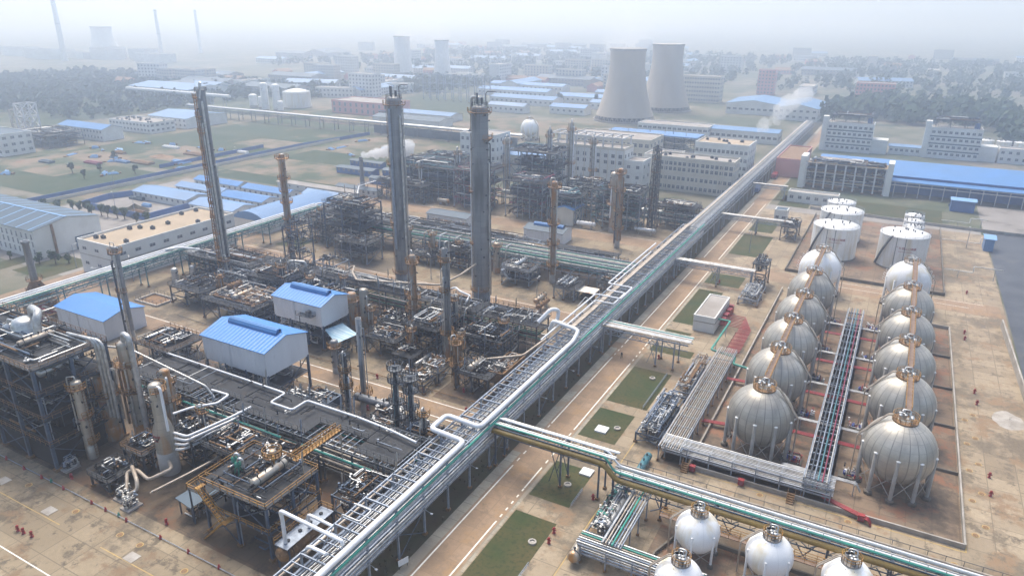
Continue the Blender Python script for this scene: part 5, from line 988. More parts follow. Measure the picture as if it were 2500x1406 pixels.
# ---------------------------------------------------------------- buildings
_win = {}
def window(root, w, h, loc, rot, wm='glass'):
    k = (round(w, 1), round(h, 1), wm)
    if k not in _win:
        b = MB(); b.box(-w/2, -.03, -h/2, w/2, .0, h/2); b.k = 1
        for x in (-w/2, w/2): b.bar((x, -.05, -h/2), (x, -.05, h/2), .09, .06)
        for z in (-h/2, h/2): b.bar((-w/2, -.05, z), (w/2, -.05, z), .07, .09)
        b.bar((0, -.05, -h/2), (0, -.05, h/2), .07, .05); b.bar((-w/2, -.05, h*.12), (w/2, -.05, h*.12), .05, .06)
        o = b.obj('window', [wm, 'frame'], root, loc); o.rotation_euler = (0, 0, rot); _win[k] = o
    else: o = lnk('window', _win[k], root, loc, rot)
    return o
def building(label, x0, y0, x1, y1, h, wm='wall', rm='roofgrey', roof='flat', fl=1, cols=(0, 0), win=(1.6, 1.5), par=.7, name='building', cat='building', group=None, rh=1.5, axis='x', z0=1.0, band=None, rows=None, west=False, gl='glass', units=0, trim=None, pil=0):
    root = thing(name, ((x0+x1)/2, (y0+y1)/2, 0), label, cat, group); X, Y = (x0+x1)/2, (y0+y1)/2
    b = MB()
    if roof == 'flat':
        b.box(x0, y0, 0, x1, y1, h-.02); part(b, 'wall', wm, root)
        b = MB(); b.box(x0+.25, y0+.25, h-.01, x1-.25, y1-.25, h+.12); part(b, 'roof', rm, root)
        b = MB(); t = .3
        b.box(x0-.05, y0-.05, h-.25, x1+.05, y0+t, h+par); b.box(x0-.05, y1-t, h-.25, x1+.05, y1+.05, h+par); b.box(x0-.05, y0+t, h-.25, x0+t, y1-t, h+par); b.box(x1-t, y0+t, h-.25, x1+.05, y1-t, h+par); part(b, 'parapet', trim or wm, root)
    else:
        ax = axis == 'x'; V = [(x0, y0, 0), (x1, y0, 0), (x1, y1, 0), (x0, y1, 0), (x0, y0, h), (x1, y0, h), (x1, y1, h), (x0, y1, h)]
        V += [(x0, Y, h+rh), (x1, Y, h+rh)] if ax else [(X, y0, h+rh), (X, y1, h+rh)]
        F = [(0, 1, 5, 4), (2, 3, 7, 6), (1, 2, 6, 9, 5), (3, 0, 4, 8, 7)] if ax else [(1, 2, 6, 5), (3, 0, 4, 7), (0, 1, 5, 8, 4), (2, 3, 7, 9, 6)]
        b.add(V, F); part(b, 'wall', wm, root); b = MB(); e = .5
        if roof == 'arch':
            n = 10; vs = []
            for yy in (y0-e, y1+e):
                for i in range(n+1): t = -1+2*i/n; vs.append((X+(x1-x0+2*e)/2*t, yy, h+.05+rh*1.25*(1-t*t)))
            b.add(vs, [(i, i+1, n+2+i, n+1+i) for i in range(n)]); b.add([(p[0], p[1], p[2]) for p in vs[:n+1]], [tuple(range(n+1))])
        else:
            for s in (0, 1):
                if ax: yy = (y0-e) if s == 0 else (y1+e); V = [(x0-e, yy, h-.1), (x1+e, yy, h-.1), (x1+e, Y, h+rh+.05), (x0-e, Y, h+rh+.05)]
                else: xx = (x0-e) if s == 0 else (x1+e); V = [(xx, y0-e, h-.1), (xx, y1+e, h-.1), (X, y1+e, h+rh+.05), (X, y0-e, h+rh+.05)]
                b.add(V+[(p, q_, r+.12) for p, q_, r in V], [(0, 3, 2, 1), (4, 5, 6, 7), (0, 1, 5, 4), (1, 2, 6, 5), (2, 3, 7, 6), (3, 0, 4, 7)])
        part(b, 'roof', rm, root)
    fh = (h-z0*.6)/fl; rw = rows or [z0+fh*i+fh*.42 for i in range(fl)]
    for z in rw:
        for i in range(cols[0]): window(root, win[0], win[1], (x0+(x1-x0)*(i+.5)/cols[0]-X, y0-Y, z), 0, gl)
        for j in range(cols[1]): window(root, win[0], win[1], (x1-X, y0+(y1-y0)*(j+.5)/cols[1]-Y, z), PI/2, gl)
    if pil:
        b = MB()
        for i in range(pil+1): x = x0+(x1-x0)*i/pil; b.box(x-.2, y0-.08, 0, x+.2, y0-.003, h-.3)
        part(b, 'pilaster', trim or 'conc', root)
    if band:
        b = MB()
        for z in band: b.box(x0-.06, y0-.1, z, x1+.06, y0-.004, z+.22); b.box(x1+.004, y0, z, x1+.1, y1, z+.22)
        part(b, 'string_course', 'conc', root)
    q = random.Random(int(abs(x0)*3+y0)); src = None
    for i in range(units):
        lx, ly = q.uniform(x0+2, x1-2)-X, q.uniform(y0+2, y1-2)-Y
        if src is None:
            b = MB(); b.box(-.7, -.5, 0, .7, .5, 1.0); b.lathe([(.4, 1.0), (.4, 1.3), (.02, 1.35)], n=10); src = b.obj('roof_fan', 'steel', root, (lx, ly, h+.1))
        else: lnk('roof_fan', src, root, (lx, ly, h+.1))
    return root
building('white hall with a flat tan roof and roof fans beside the left pipe rack', -228.4, 126, -209.3, 172.5, 10.6, 'wall', 'rooftan', fl=2, cols=(3, 9), win=(2.0, 1.0), rows=[8.6, 3.6], units=12, band=(6.4,), par=.8)
lh = building('large white hall with a faded blue grey roof and three rows of narrow windows', -330, 125.5, -253, 149, 10.2, 'wall', 'slate', 'gable', fl=3, cols=(26, 0), win=(.9, 1.9), rh=2.2, rows=[2.4, 5.2, 7.8])
b = MB()
for i in range(11): x = -327+i*7.2; b.bar((x, 125.2, 10.28), (x, 137.2, 12.55), .5, .1); b.bar((x, 149.2, 10.28), (x, 137.3, 12.55), .5, .1)
b.bar((-330, 137.25, 12.6), (-252.6, 137.25, 12.6), .7, .16); part(b, 'roof_strip', 'ridge', lh); b = MB(); b.box(-252.98, 139, 0, -252.85, 146, 4.6); part(b, 'roller_door', 'slate', lh); b = MB(); b.box(-252.98, 131.5, 0, -252.6, 132.3, 11); part(b, 'downpipe', 'rust', lh)
building('warehouse with an arched pale blue roof and white end wall behind the left rack', -226, 186, -208, 226, 4.6, 'wall', 'paleblue', 'arch', rh=2.6, axis='y', cols=(0, 6), win=(1.4, 1.2))
for i, (x0, y0, x1, y1) in enumerate(((-262, 194, -236, 206), (-263, 210.5, -237, 220), (-296, 213.5, -266, 221), (-266, 226, -238, 234), (-304, 197, -268, 209), (-300, 227, -270, 234), (-234, 232, -216, 240))):
    building('low dormitory with a bright blue roof, %s' % ('nearest the arched warehouse', 'second behind the arched warehouse', 'far left behind the fence', 'back row next to the long grey shed', 'double roofed by the blue fence', 'rearmost of the left dormitories', 'short one by the far road')[i], x0, y0, x1, y1, 3.4, 'wall', 'blueroofy' if i % 2 else 'paleblue', 'gable', rh=1.3, cols=(int((x1-x0)/3.4), 2), win=(1.2, 1.2), group='blue roofed dormitories', name='dormitory')
building('long low grey shed behind the dormitories', -262, 244, -214, 249, 3.2, 'wall', 'roofgrey', 'gable', rh=.7, cols=(9, 0), win=(1, .8)); building('long low shed with a dark blue roof by the site road', -232, 252, -208, 257, 3, 'wall', 'slate', 'gable', rh=.8, cols=(8, 0), win=(1.2, 1.4))
for i, (x0, y0, x1, y1, w_) in enumerate(((-262, 286, -238, 292, 1), (-236, 292, -214, 298, 0), (-230, 274, -206, 279, 1), (-268, 304, -246, 308, 0))): building('blue site cabin row in the works yard, %s' % ('left one', 'right one near the steam', 'nearest the stack', 'rear one')[i], x0, y0, x1, y1, 3, 'bluewall', 'slate', 'gable', rh=.6, cols=(7, 0), win=(1.2, 1), group='blue site cabins', name='site_cabin')
building('small cream office with a blue striped roof behind the far cross road', -117.6, 254, -110.2, 264.6, 6.6, 'cream', 'blueroofy', 'gable', rh=1.0, fl=2, cols=(0, 3), win=(1.4, 1.2), axis='y')
shelter('low blue shed with a bright ridge vent next to the small cream office', -119, 228.6, -103, 237, 0, 4.4, 1.1, legs=False, rm='slate')
shelter('long grey roofed low shed behind the green piped rack', -163, 228, -144, 235.6, 0, 4.6, .9, legs=False, vent=False, rm='slate')
building('long pale office block with paired windows facing the main rack', -102.6, 334, -65.4, 347, 15.6, 'cream', 'roofgrey', fl=4, cols=(17, 4), win=(1.5, 1.7), rows=[2.2, 6.4, 10.8, 13.4], pil=7, trim='cream', units=9, par=.9)
building('white office block with a tan roof behind the long pale one', -95, 377, -67.5, 397, 16.8, 'wall', 'rooftan', fl=4, cols=(12, 4), win=(1.5, 1.7), rows=[2, 5.5, 9.5, 13.4], units=7)
lb = building('pale laboratory block with roof pergola left of the long office', -153, 318, -113, 331, 20, 'wall', 'roofgrey', fl=4, cols=(11, 3), win=(1.7, 1.7), rows=[5, 9.4, 14, 17], pil=10, trim='cream', par=1.0)
b = MB()
for i in range(9): x = -152+i*4.7; b.bar((x, 318.3, 21), (x, 318.3, 25.2), .6); b.bar((x, 330.5, 21), (x, 330.5, 25.2), .6); b.bar((x, 317.6, 25.2), (x, 331.2, 25.2), .5)
b.bar((-153, 318.3, 25.4), (-113, 318.3, 25.4), .5); b.bar((-153, 330.5, 25.4), (-113, 330.5, 25.4), .5); part(b, 'roof_pergola', 'frame', lb)
building('cream block half hidden behind the great right column', -209, 326, -187, 342, 19.5, 'wall', 'roofgrey', fl=4, cols=(7, 4), win=(1.5, 1.8), units=3); building('low yellow walled hall with a lilac roof beside the cream block', -186, 333, -160, 352, 9.5, 'cream', 'paleblue', 'gable', rh=1.5, cols=(4, 4)); building('small cream stair tower joined to the laboratory', -113, 319, -104, 331, 15, 'wall', 'roofgrey', fl=3, cols=(2, 2)); building('windowless white block between laboratory and long office', -112, 345, -96, 362, 14, 'wall', 'roofgrey')
building('large cream works hall behind the laboratory', -165, 372, -118, 396, 16, 'cream', 'roofgrey', fl=3, cols=(14, 4), win=(2.2, 2))
bf = structure('blue roofed open process hall behind the laboratory', -158, 413, -104.5, 427, (4.5, 9), 9, 2, 'bluesteel', seed=95, n=60, rr=(.1, .4), decks=(), rails=(), mats=('pipe', 'light', 'bluesteel', 'alu'), hgt=13); b = MB(); b.box(-159, 412, 13, -103, 428, 13.5); part(b, 'roof', 'blueroofy', bf); b = MB(); b.box(-158.5, 412.4, 0, -144.5, 427.5, 12.9); part(b, 'wall', 'wall', bf)
building('long white workshop with strip windows below the cooling towers', -164, 486, -115, 505, 8.4, 'wall', 'roofgrey', fl=2, cols=(14, 5), win=(2.6, 1.4)); building('white workshop with a blue roof near the steam plume', -115.5, 494, -71, 510, 7.6, 'wall', 'paleblue', 'gable', rh=1.3, cols=(12, 4), win=(2.4, 1.6)); building('white hall with a pale blue roof on the far side of the steam', -138, 640, -93, 690, 9, 'wall', 'paleblue', 'gable', rh=3, axis='y', cols=(9, 0), win=(3, 1.6)); building('white hall with a ridged blue roof beside the wood', -92, 621, -62, 680, 10, 'wall', 'paleblue', 'gable', rh=3, axis='y', cols=(6, 6), win=(2.4, 1.6), fl=2)
building('cream apartment slab with many windows right of the cooling towers', -197, 706, -160, 722, 24, 'cream', 'roofgrey', fl=6, cols=(15, 4), win=(1.5, 1.7)); building('pink apartment block in the distance before the far wood', -48, 790, -14, 806, 18, 'pink', 'roofgrey', fl=5, cols=(11, 3), win=(1.6, 1.8)); building('distant pink tower block above the white halls', -145, 812, -128, 826, 25, 'pink', 'roofgrey', fl=7, cols=(5, 3), win=(1.6, 1.6))
# right side
of_ = structure('open concrete frame hall of four storeys with white stair towers', -38.5, 373.8, -3.4, 384, (4.2, 8.4, 12.8), 8, 1, 'frame', seed=97, n=70, rails=(), decks=(4.2, 8.4, 12.8), dm='rooftan', brace=False, pw=.7, rr=(.1, .45), mats=('bluesteel', 'steel', 'dark', 'rust', 'pipe'), name='frame_hall', bm='frame')
b = MB(); b.box(-41.6, 373, 0, -38.9, 383.5, 15.6); b.box(-3.1, 373, 0, -.6, 383.5, 15.4); part(b, 'stair_tower', 'wall', of_); b = MB(); b.box(-38.8, 383.8, 0, -3.2, 384.2, 12.7); part(b, 'rear_wall', 'slate', of_)
bw = building('huge shed with a bright blue roof behind the open concrete frame', -35, 385, 130, 428, 8.2, 'bluewall', 'blueroofy', 'gable', rh=3.4, name='warehouse'); b = MB(); b.box(-1, 376.4, 6.9, 130, 385, 7.1); part(b, 'canopy_roof', 'blueroofy', bw)
b = MB()
for i in range(26): b.bar((1+i*5.1, 376.8, 0), (1+i*5.1, 376.8, 6.9), .3)
b.bar((-.5, 376.8, 5.2), (130, 376.8, 5.2), .35); b.bar((-.5, 376.8, 6.6), (130, 376.8, 6.6), .25); part(b, 'canopy_frame', 'frame', bw)
building('low white control building with dark windows behind the white tanks', -41.3, 340.2, -20, 347, 4.2, 'wall', 'conc', cols=(6, 2), win=(1.6, 1.4))
for nm, x0, y0, x1, y1, h, lab in (('tower_block', -42, 491, -16, 505, 17, 'white process building with banded windows left of the blue tank'), ('tower_block', 14.6, 495.5, 41, 509, 17.5, 'white process building with a tall stair tower behind the blue shed')):
    t_ = building(lab, x0, y0, x1, y1, h, 'wall', 'roofgrey', fl=4, cols=(9, 0), win=(1.7, 1.5)); b = MB()
    for z in (4.4, 8.6, 12.8): b.box(x0-.1, y0-.12, z-.2, x1+.1, y0-.006, z+.5)
    part(b, 'dark_band', 'slate', t_); b = MB(); b.box(x0-3.2, y0-.5, 0, x0-.1, y0+5, h+4); part(b, 'stair_tower', 'wall', t_); b = MB(); b.lathe([(1.4, 0), (1.4, 3), (.05, 3.4)], x1-3, y1-4, n=14); tk = b.obj('roof_tank', 'bluewall', t_, (-t_.location.x, -t_.location.y, h)); b = MB(); b.box(x1+.1, y0+2, 0, x1+9, y1-2, h*.5); part(b, 'annex', 'wall', t_)
    sg = structure('dark pipe deck on the roof of the white building %s' % ('left of the blue tank' if x0 < 0 else 'with a tall stair tower'), x0+2, y0+3, x1-2, y1-2, (h+5,), 3, 1, 'steel', seed=int(x0)+200, n=30, hgt=h+5, rr=(.1, .3), rails=())
building('low white row of offices with a blue roof between the white process buildings', -6, 497, 14, 503, 5, 'wall', 'paleblue', 'gable', rh=1, cols=(7, 0)); building('long white annex right of the stair tower building', 51, 497, 84, 507, 8, 'wall', 'roofgrey', fl=2, cols=(9, 0))
for i, x in enumerate((46, 55, 64)): storage_tank('dark grey tank behind the white annex, %s' % ('left', 'middle', 'right')[i], x, 524, 4, 9, False, 'dark tanks beyond the annex', stair=False)
wb = building('brown brick flank building beside the far end of the main rack', -56, 395, -44, 440, 9, 'pink', 'rust', cols=(0, 0))
gh = building('small grey roofed gatehouse by the road and the white tanks', -41, 304, -36, 309.5, 4.4, 'wall', 'slate', cols=(2, 0), win=(1.3, 1.1), par=.3, rows=[1.6])
building('flat roofed white pump house by the lawns', -40.8, 178.2, -35.1, 195.6, 4.2, 'wall', 'roofgrey', par=.35, trim='wall', band=(2.7,))
root = thing('red_manifold', (-31, 181, 0), 'mass of crimson fire water pipes spreading from the pump house', 'pipes'); t = MB()
for i in range(9): t.tube([(-35, 183+i*1.0, 1.2), (-26.4-i*.36, 183+i*1.0, 1.2), (-26.4-i*.36, 168-i*.05, 1.0), (-29.8+i*.05, 166.4, .8)], .1, bend=.3)
part(t, 'run', 'red', root); b = MB()
for i in range(6): y = 185+i*1.9; b.box(-34.9, y, 0, -33.6, y+1.2, 2.2+.3*(i % 2))
part(b, 'pump_box', 'red', root); b = MB()
for i in range(6): b.bar((-29.9, 168+i*2.4, .85), (-26.2, 168+i*2.4, .95), .16); b.bar((-29.8, 168+i*2.4, 0), (-29.8, 168+i*2.4, .95), .14)
part(b, 'support', 'purple', root)
pipe_thing('main_line', [(-35, 182, 3), (-31.8, 182, 3), (-32.2, 163, 2.6), (-26, 161.6, 2.6), (-25.6, 157, 3), (-20.5, 156, 3)], .28, 'teal', 'pale green pipe elbowing past the crimson pipes', sup=[(-31.9, 178, 0, 3), (-32.1, 168, 0, 2.6)])
structure('grey valve skid with silver pipes behind the pump house', -34, 203, -28.6, 216, (2.2,), 1, 2, 'light', seed=99, n=40, decks=(), rails=(), mats=('alu', 'light', 'bluesteel', 'pipe'))
structure('grey roofed pipe tower where the third bridge comes down', -33.5, 219, -29.5, 226, (5, 8), 1, 1, 'steel', seed=100, n=20, decks=(8,), rails=()); structure('pipe manifold where the farthest bridge lands by the tanks', -34, 276, -28.5, 286, (5.5,), 1, 1, 'steel', seed=101, n=26)
structure('pump row with blue motors on the lawn side of the trench rack', -36.2, 119, -31.4, 137, (2.4,), 1, 4, 'bluesteel', seed=102, n=60, decks=(), rails=(), mats=('light', 'bluesteel', 'pipe', 'alu', 'dark'))
structure('valve cluster where the second bridge meets the trench rack', -34.5, 139, -30.6, 158, (2.6,), 1, 3, 'light', seed=103, n=50, decks=(), rails=(), mats=('pipe', 'tanpipe', 'light', 'rust'))
structure('green and grey pump row left of the small white spheres', -33.8, 88.5, -30.4, 102, (1.4,), 1, 3, 'bluesteel', seed=104, n=60, decks=(), rails=(), mats=('light', 'dark', 'pipe', 'teal', 'alu'))
hdrum('white and rust stained drum at the bottom by the pump row', -33.2, 81.4, 1.6, 5, .95, 'y', 'vessel')
trench('front pipe trestle turning to the small white spheres', 'y', 84, 99, -29.6, -26.6, 4.2, 6, ('pipe', 'tanpipe', 'alu', 'teal', 'light', 'pipe'), (.11, .17), seed=9); trench('cross trestle running to the small white spheres', 'x', -33, -14, 82.6, 85.6, 3.6, 6, ('pipe', 'light', 'alu', 'tanpipe', 'teal', 'pipe'), (.1, .16), seed=10, tiers=2)
hdrum('long grey green drum on the ground beside the trench rack', -31.8, 106, 1.2, 8, .7, 'y', 'tealsteel'); hdrum('pale green long drum along the front trestle', -30.5, 89, 3, 9, .5, 'y', 'column')
# ---------------------------------------------------------------- cooling towers, far plant, stacks
def cooling(label, x, y, rb, rt_, h, group='cooling towers', m='tower'):
    root = thing('cooling_tower', (x, y, 0), label, 'cooling tower', group); pr = []
    for i in range(25):
        t = i/24; z = 4+(h-4)*t; th = .8; rmin = rt_*.96; k = (rb-rmin)/th**1.7; r = rmin+k*abs(th-t)**1.7 if t < th else rmin+(rt_-rmin)*((t-th)/(1-th))**1.5; pr.append((r, z))
    pr += [(pr[-1][0]-.5, h), (pr[-1][0]-.9, h-8)]; b = MB(); b.lathe(pr, n=72); b.obj('shell', m, root)
    MB().lathe([(rt_+.35, h-1), (rt_+.35, h+.2), (rt_-.2, h+.2)], n=72, sm=False).obj('rim', 'conc', root)
    b = MB()
    for k in range(36):
        a = A2*k/36; a2 = a+A2/72
        for s in (-1, 1): b.bar(((rb+.4)*math.cos(a), (rb+.4)*math.sin(a), 0), ((rb-.2)*math.cos(a+s*A2/72), (rb-.2)*math.sin(a+s*A2/72), 4.1), .5)
    b.obj('column_ring', 'conc', root); MB().lathe([(rb+2, 0), (rb+2, 1.2), (rb+1.5, 1.2), (rb+1.5, .3), (.1, .3)], n=60, sm=False).obj('basin', 'conc', root)
    b = MB(); b.lathe([(rb-2, 1), (rb-2, 3.8), (.1, 3.9)], n=48); b.obj('fill_pack', 'dark', root); return root
cooling('nearer waisted concrete cooling tower', -199, 555, 22.8, 14.2, 54.5); cooling('farther cooling tower partly behind the nearer one', -191, 634, 22, 13.6, 55.5)
cooling('thin pale cooling tower far away with steam, left one', -612, 815, 13, 11, 50, 'far pale towers', 'white'); cooling('thin pale cooling tower far away, right one', -538, 800, 12, 9, 47, 'far pale towers', 'white')
def chimney(label, x, y, h, r0, r1): 
    root = thing('chimney', (x, y, 0), label, 'chimney', 'hazy distant chimneys'); b = MB(); zs = [h*i/7 for i in range(8)]
    for i in range(7): f = lambda z: r0+(r1-r0)*z/h; b.lathe([(f(zs[i]), zs[i]), (f(zs[i+1]), zs[i+1])], n=18)
    b.obj('shaft', ['white', 'conc'], root); b = MB()  # pale shaft colour paints in part of the fading through haze
    for z in (h*.5, h*.97): b.ring(0, 0, z, r1, r1+1.2, th=.5)
    b.obj('gallery', 'steel', root)
chimney('tall hazy chimney at the far upper left', -1256, 739, 118, 5, 3); chimney('hazy chimney in the distance, left of the middle pair', -1226, 901, 82, 3.8, 2.4); chimney('hazy chimney in the distance, right of the middle pair', -1285, 1034, 82, 3.8, 2.4)
q = random.Random(12)
for i in range(9):
    x, y = -1560+i*52+q.uniform(-20, 20), 800+q.uniform(-60, 60); w_, d_, h_ = q.uniform(40, 80), q.uniform(25, 40), q.uniform(8, 18)
    building('big hazy power station block far off at the upper left, %s' % ('westmost', 'second from west', 'third from west', 'fourth from west', 'middle', 'fourth from east', 'third from east', 'second from east', 'eastmost')[i], x, y, x+w_, y+d_, h_, 'wall', 'roofgrey', fl=1, group='far power station blocks', name='power_block', par=2)  # light walls put some of the haze fading into the colour
for i, (x, y) in enumerate(((-1330, 860),)): cooling('ghostly cooling tower lost in haze among the far chimneys', x, y, 30, 18, 52, 'ghostly cooling towers', 'white')  # white shell paints in the paleness of distant haze
for i, (x, y, r, h) in enumerate(((-483.4, 447, 3.2, 24), (-474, 451, 3.2, 23), (-512, 460, 3.6, 12), (-498, 456, 2.4, 11), (-466, 447, 2.6, 10))):
    c_ = column('silo', 'white silo left of the distant round tank, %s' % ('tallest one', 'second tallest one', 'stout outer one', 'small one', 'short right one')[i], x, y, r, h, 'white', lad=None, skirt=2, group='white silos', cat='silo')
storage_tank('large distant round tank with a white domed roof', -481, 482, 12, 13.5, stair=False, cone=.25)
for i, (x, y) in enumerate(((-222, 433.5),)):
    s_ = dup(w1, (x, y, 0), 'single cream sphere tank far behind the great columns')
root = rack('pipe_rack', 'long distant pipe rack crossing the fields behind the great columns', 'x', -520, -210, 397, 401, [6, 8], [-516+14*i for i in range(22)], [(397.6+.9*i, 8.4, .4, ('whitepipe', 'pipe', 'alu', 'pipe')[i]) for i in range(4)], m='bluesteel', w=.4, girder=(4.5, 6, 7))
b = MB(); b.box(-330, 402, 0, -215, 403, 5.5); part(b, 'sheeting', 'slate', root)
rack('conveyor', 'sloping pale conveyor gallery in the far left distance', 'x', -660, -520, 440, 443, [10], [-655+16*i for i in range(9)], [(441.5, 10.8, 1.4, 'white')], m='light', cat='conveyor')
# left far works
building('white three storey works office at the left edge', -500, 222, -457.5, 240, 12.2, 'wall', 'slate', fl=3, cols=(9, 4), win=(2.2, 1.6)); building('long pale shed with a bright blue roof at the far left', -505, 283, -457.3, 297.5, 7.6, 'wall', 'blueroofy', 'gable', rh=2.2, cols=(14, 0), win=(1.6, 1.4), fl=2); building('white workshop with cluttered flat roof right of the blue roofed shed', -503, 318, -458, 338, 7, 'wall', 'roofgrey', fl=2, cols=(12, 5), win=(2, 1.3), units=20); building('white hall under a pale blue roof farther right', -498, 346, -456, 382, 7.2, 'wall', 'paleblue', 'gable', rh=2.6, cols=(9, 0), fl=2, win=(1.6, 1.4)); building('small white house behind the works office', -540, 235, -515, 246, 9, 'wall', 'roofgrey', fl=2, cols=(5, 2))
root = thing('framed_tower', (-500, 262, 0), 'white braced open tower at the far left', 'frame tower'); lattice(root, -500, 262, 9, 0, 24, 8, 'frame', 'framework', .7); lattice(root, -514, 264, 7, 0, 19, 9.5, 'conc', 'rear_framework', .6)
structure('blue grey steel pipe structure at the far left beside the white tower', -494, 250, -460, 272, (4, 8), 4, 2, 'bluesteel', seed=120, n=40, rails=(), rr=(.15, .4))
building('pale blue roofed warehouse at the end of the conveyor', -700, 470, -610, 520, 9, 'wall', 'paleblue', 'gable', rh=3, cols=(0, 0)); building('brown hall beside the distant round tank', -430, 470, -370, 500, 10, 'pink', 'roofgrey', fl=2, cols=(10, 0), win=(2, 3)); building('grey blue roofed long sheds in mid distance, front one', -362, 440, -300, 458, 5, 'wall', 'slate', 'gable', rh=1.5); building('grey blue roofed long sheds in mid distance, rear one', -380, 470, -310, 488, 5, 'wall', 'paleblue', 'gable', rh=1.5)
for i, (x0, y0, x1, y1) in enumerate(((-350, 600, -284, 622), (-300, 640, -214, 662), (-280, 690, -240, 706), (-400, 660, -320, 684), (-250, 605, -216, 618), (-268, 560, -236, 575), (-320, 545, -285, 556), (-420, 720, -330, 740))): building('blue roofed factory shed left of the cooling towers, %s' % ('front long one', 'long one behind', 'small rear one', 'far left one', 'one beside the tower base', 'white fronted one', 'low white one', 'rearmost one')[i], x0, y0, x1, y1, 6, 'wall', 'blueroofy' if i % 2 else 'paleblue', 'gable', rh=2, cols=(int((x1-x0)/5), 0), win=(2, 1.6), group='blue roofed factory sheds')
structure('pale open lattice scaffolding hall in the middle distance', -420, 590, -350, 600, (8, 16, 24), 8, 1, 'light', seed=130, n=0, decks=(), rails=(), pw=.6)
# hoardings, yards, vehicles
def hoard(label, pts, h=2.6, m='bluewall'): return wall(label, pts, h, .25, m, 'hoarding', 'hoarding', 'blue hoardings')
hoard('blue hoarding round the fenced storage yard with the dark heap', [(-309, 176), (-266, 175.5), (-266, 196), (-269, 203)]); hoard('long blue hoarding along the far side of the boundary road', [(-335, 160), (-334, 330), (-326, 392)], 2.2); hoard('blue hoarding bent round the back of the fenced yard', [(-309, 176), (-312, 190), (-306, 204)]); hoard('second blue hoarding deeper in the field', [(-352, 246), (-352, 320)], 2)
wall('cream railing wall with posts along the boundary road', [(-329.5, 150), (-329.5, 390)], 1.6, .3, 'cream', 'boundary_wall', 'wall')
def heap(label, x, y, rx, ry, h, m, seed):
    root = thing('heap', (x, y, 0), label, 'heap'); q = random.Random(seed); b = MB(); n = 20; R_ = [1, .8, .55, .25, .01]; vs = []
    for j, f in enumerate(R_):
        for k in range(n): t = A2*k/n; s = f*(1+q.uniform(-.12, .12)); vs.append((rx*s*math.cos(t), ry*s*math.sin(t), h*(1-f)*(1+q.uniform(-.15, .15))))
    b.add(vs, [(j*n+k, j*n+(k+1) % n, (j+1)*n+(k+1) % n, (j+1)*n+k) for j in range(4) for k in range(n)]); b.obj('mound', m, root)
heap('dark heap inside the blue fenced storage yard', -284, 184, 7, 4, 2.6, 'soil', 1); heap('brown red heap in the far left field', -380, 268, 9, 5, 1.6, 'rust', 2); heap('pale grey mound on the open yard at the right', 30.5, 165, 3, 4, .5, 'conc', 3)
for i, (x, y, l_, w_, m) in enumerate(((-372, 250, 16, 5, 'rust'), (-395, 236, 12, 4, 'purple'), (-366, 282, 18, 6, 'rust'), (-420, 225, 10, 4, 'slate'), (-350, 300, 12, 3, 'white'), (-400, 290, 14, 3, 'white'), (-383, 246, 9, 3, 'paleblue'), (-357, 262, 9, 3, 'ridge'), (-300, 196, 9, 2.5, 'slate'), (-285, 190, 5, 2, 'ridge'), (-278, 181, 7, 2, 'rust'), (-410, 262, 10, 3, 'rust'))):
    root = thing('material_stack', (x, y, 0), 'flat %s stack of material in the left works fields, %s' % ({'rust': 'rust red', 'purple': 'maroon', 'slate': 'grey blue', 'white': 'white', 'paleblue': 'pale blue', 'ridge': 'light blue'}[m], ('beside the hoarding gap', 'west of the red ones', 'biggest by the road', 'far left', 'by the long hoarding', 'toward the far shed', 'mid field', 'near the hoarding', 'in the fenced yard', 'small in the fenced yard', 'by the fence corner', 'in the outer field')[i]), 'material stack'); b = MB()
    for k in range(5): b.box(-l_/2+k*.2, -w_/2+w_*k/5, 0, l_/2-k*.15, -w_/2+w_*(k+.9)/5, 1.0+.25*(k % 3))
    b.obj('bundle', m, root)
ms = None; qq = random.Random(44)
for k in range(26):
    x, y = qq.choice(((qq.uniform(-440, -340), qq.uniform(195, 300)), (qq.uniform(-445, -345), qq.uniform(195, 300)), (qq.uniform(-315, -215), qq.uniform(300, 390)))); lab = 'low scattered stack of site material in the left works fields'
    if ms is None:
        ms = thing('material_stack', (x, y, 0), lab, 'material stack', 'scattered stacks in the works fields'); b = MB()
        for j in range(4): b.box(-3+j*.3, -1.4+j*.7, 0, 3-j*.4, -1.4+j*.7+.6, .6+.3*(j % 3))
        b.obj('bundle', 'ridge', ms); b = MB(); b.box(-4.6, -1, 0, -3.4, 1, .7); b.box(3.3, -.6, 0, 4.4, 1.2, .9); b.obj('loose_bundle', 'rust', ms)
    else: dup(ms, (x, y, 0), lab, rot=qq.uniform(0, 3), scale=(qq.uniform(.5, 1.5), qq.uniform(.5, 1.6), qq.uniform(.6, 1.5)))
def truck(label, x, y, rot, m):
    root = thing('truck', (x, y, 0), label, 'truck'); root.rotation_euler = (0, 0, rot); b = MB(); b.box(-1.2, -3.6, .9, 1.2, 2.0, 2.6); b.box(-1.25, -3.7, .8, 1.25, 2.05, .95); b.obj('cargo_bed', m, root)
    b = MB(); b.box(-1.15, 2.2, .7, 1.15, 4.0, 2.7); b.box(-1.1, 4.0, .7, 1.1, 4.5, 1.7); b.obj('cab', m, root); b = MB(); b.box(-1.0, 4.01, 1.75, 1.0, 4.06, 2.5); b.box(-1.17, 2.6, 1.8, -1.151, 3.7, 2.5); b.box(1.151, 2.6, 1.8, 1.17, 3.7, 2.5); b.obj('windscreen', 'glass', root); src = None
    for yy in (-2.8, -1.5, 3.0):
        for xx in (-1.05, 1.05):
            if src is None: bb = MB(); bb.lathe([(.02, -.18), (.5, -.18), (.5, .18), (.02, .18)], n=14, ax='x'); src = bb.obj('wheel', 'black', root, (xx, yy, .5))
            else: lnk('wheel', src, root, (xx, yy, .5))
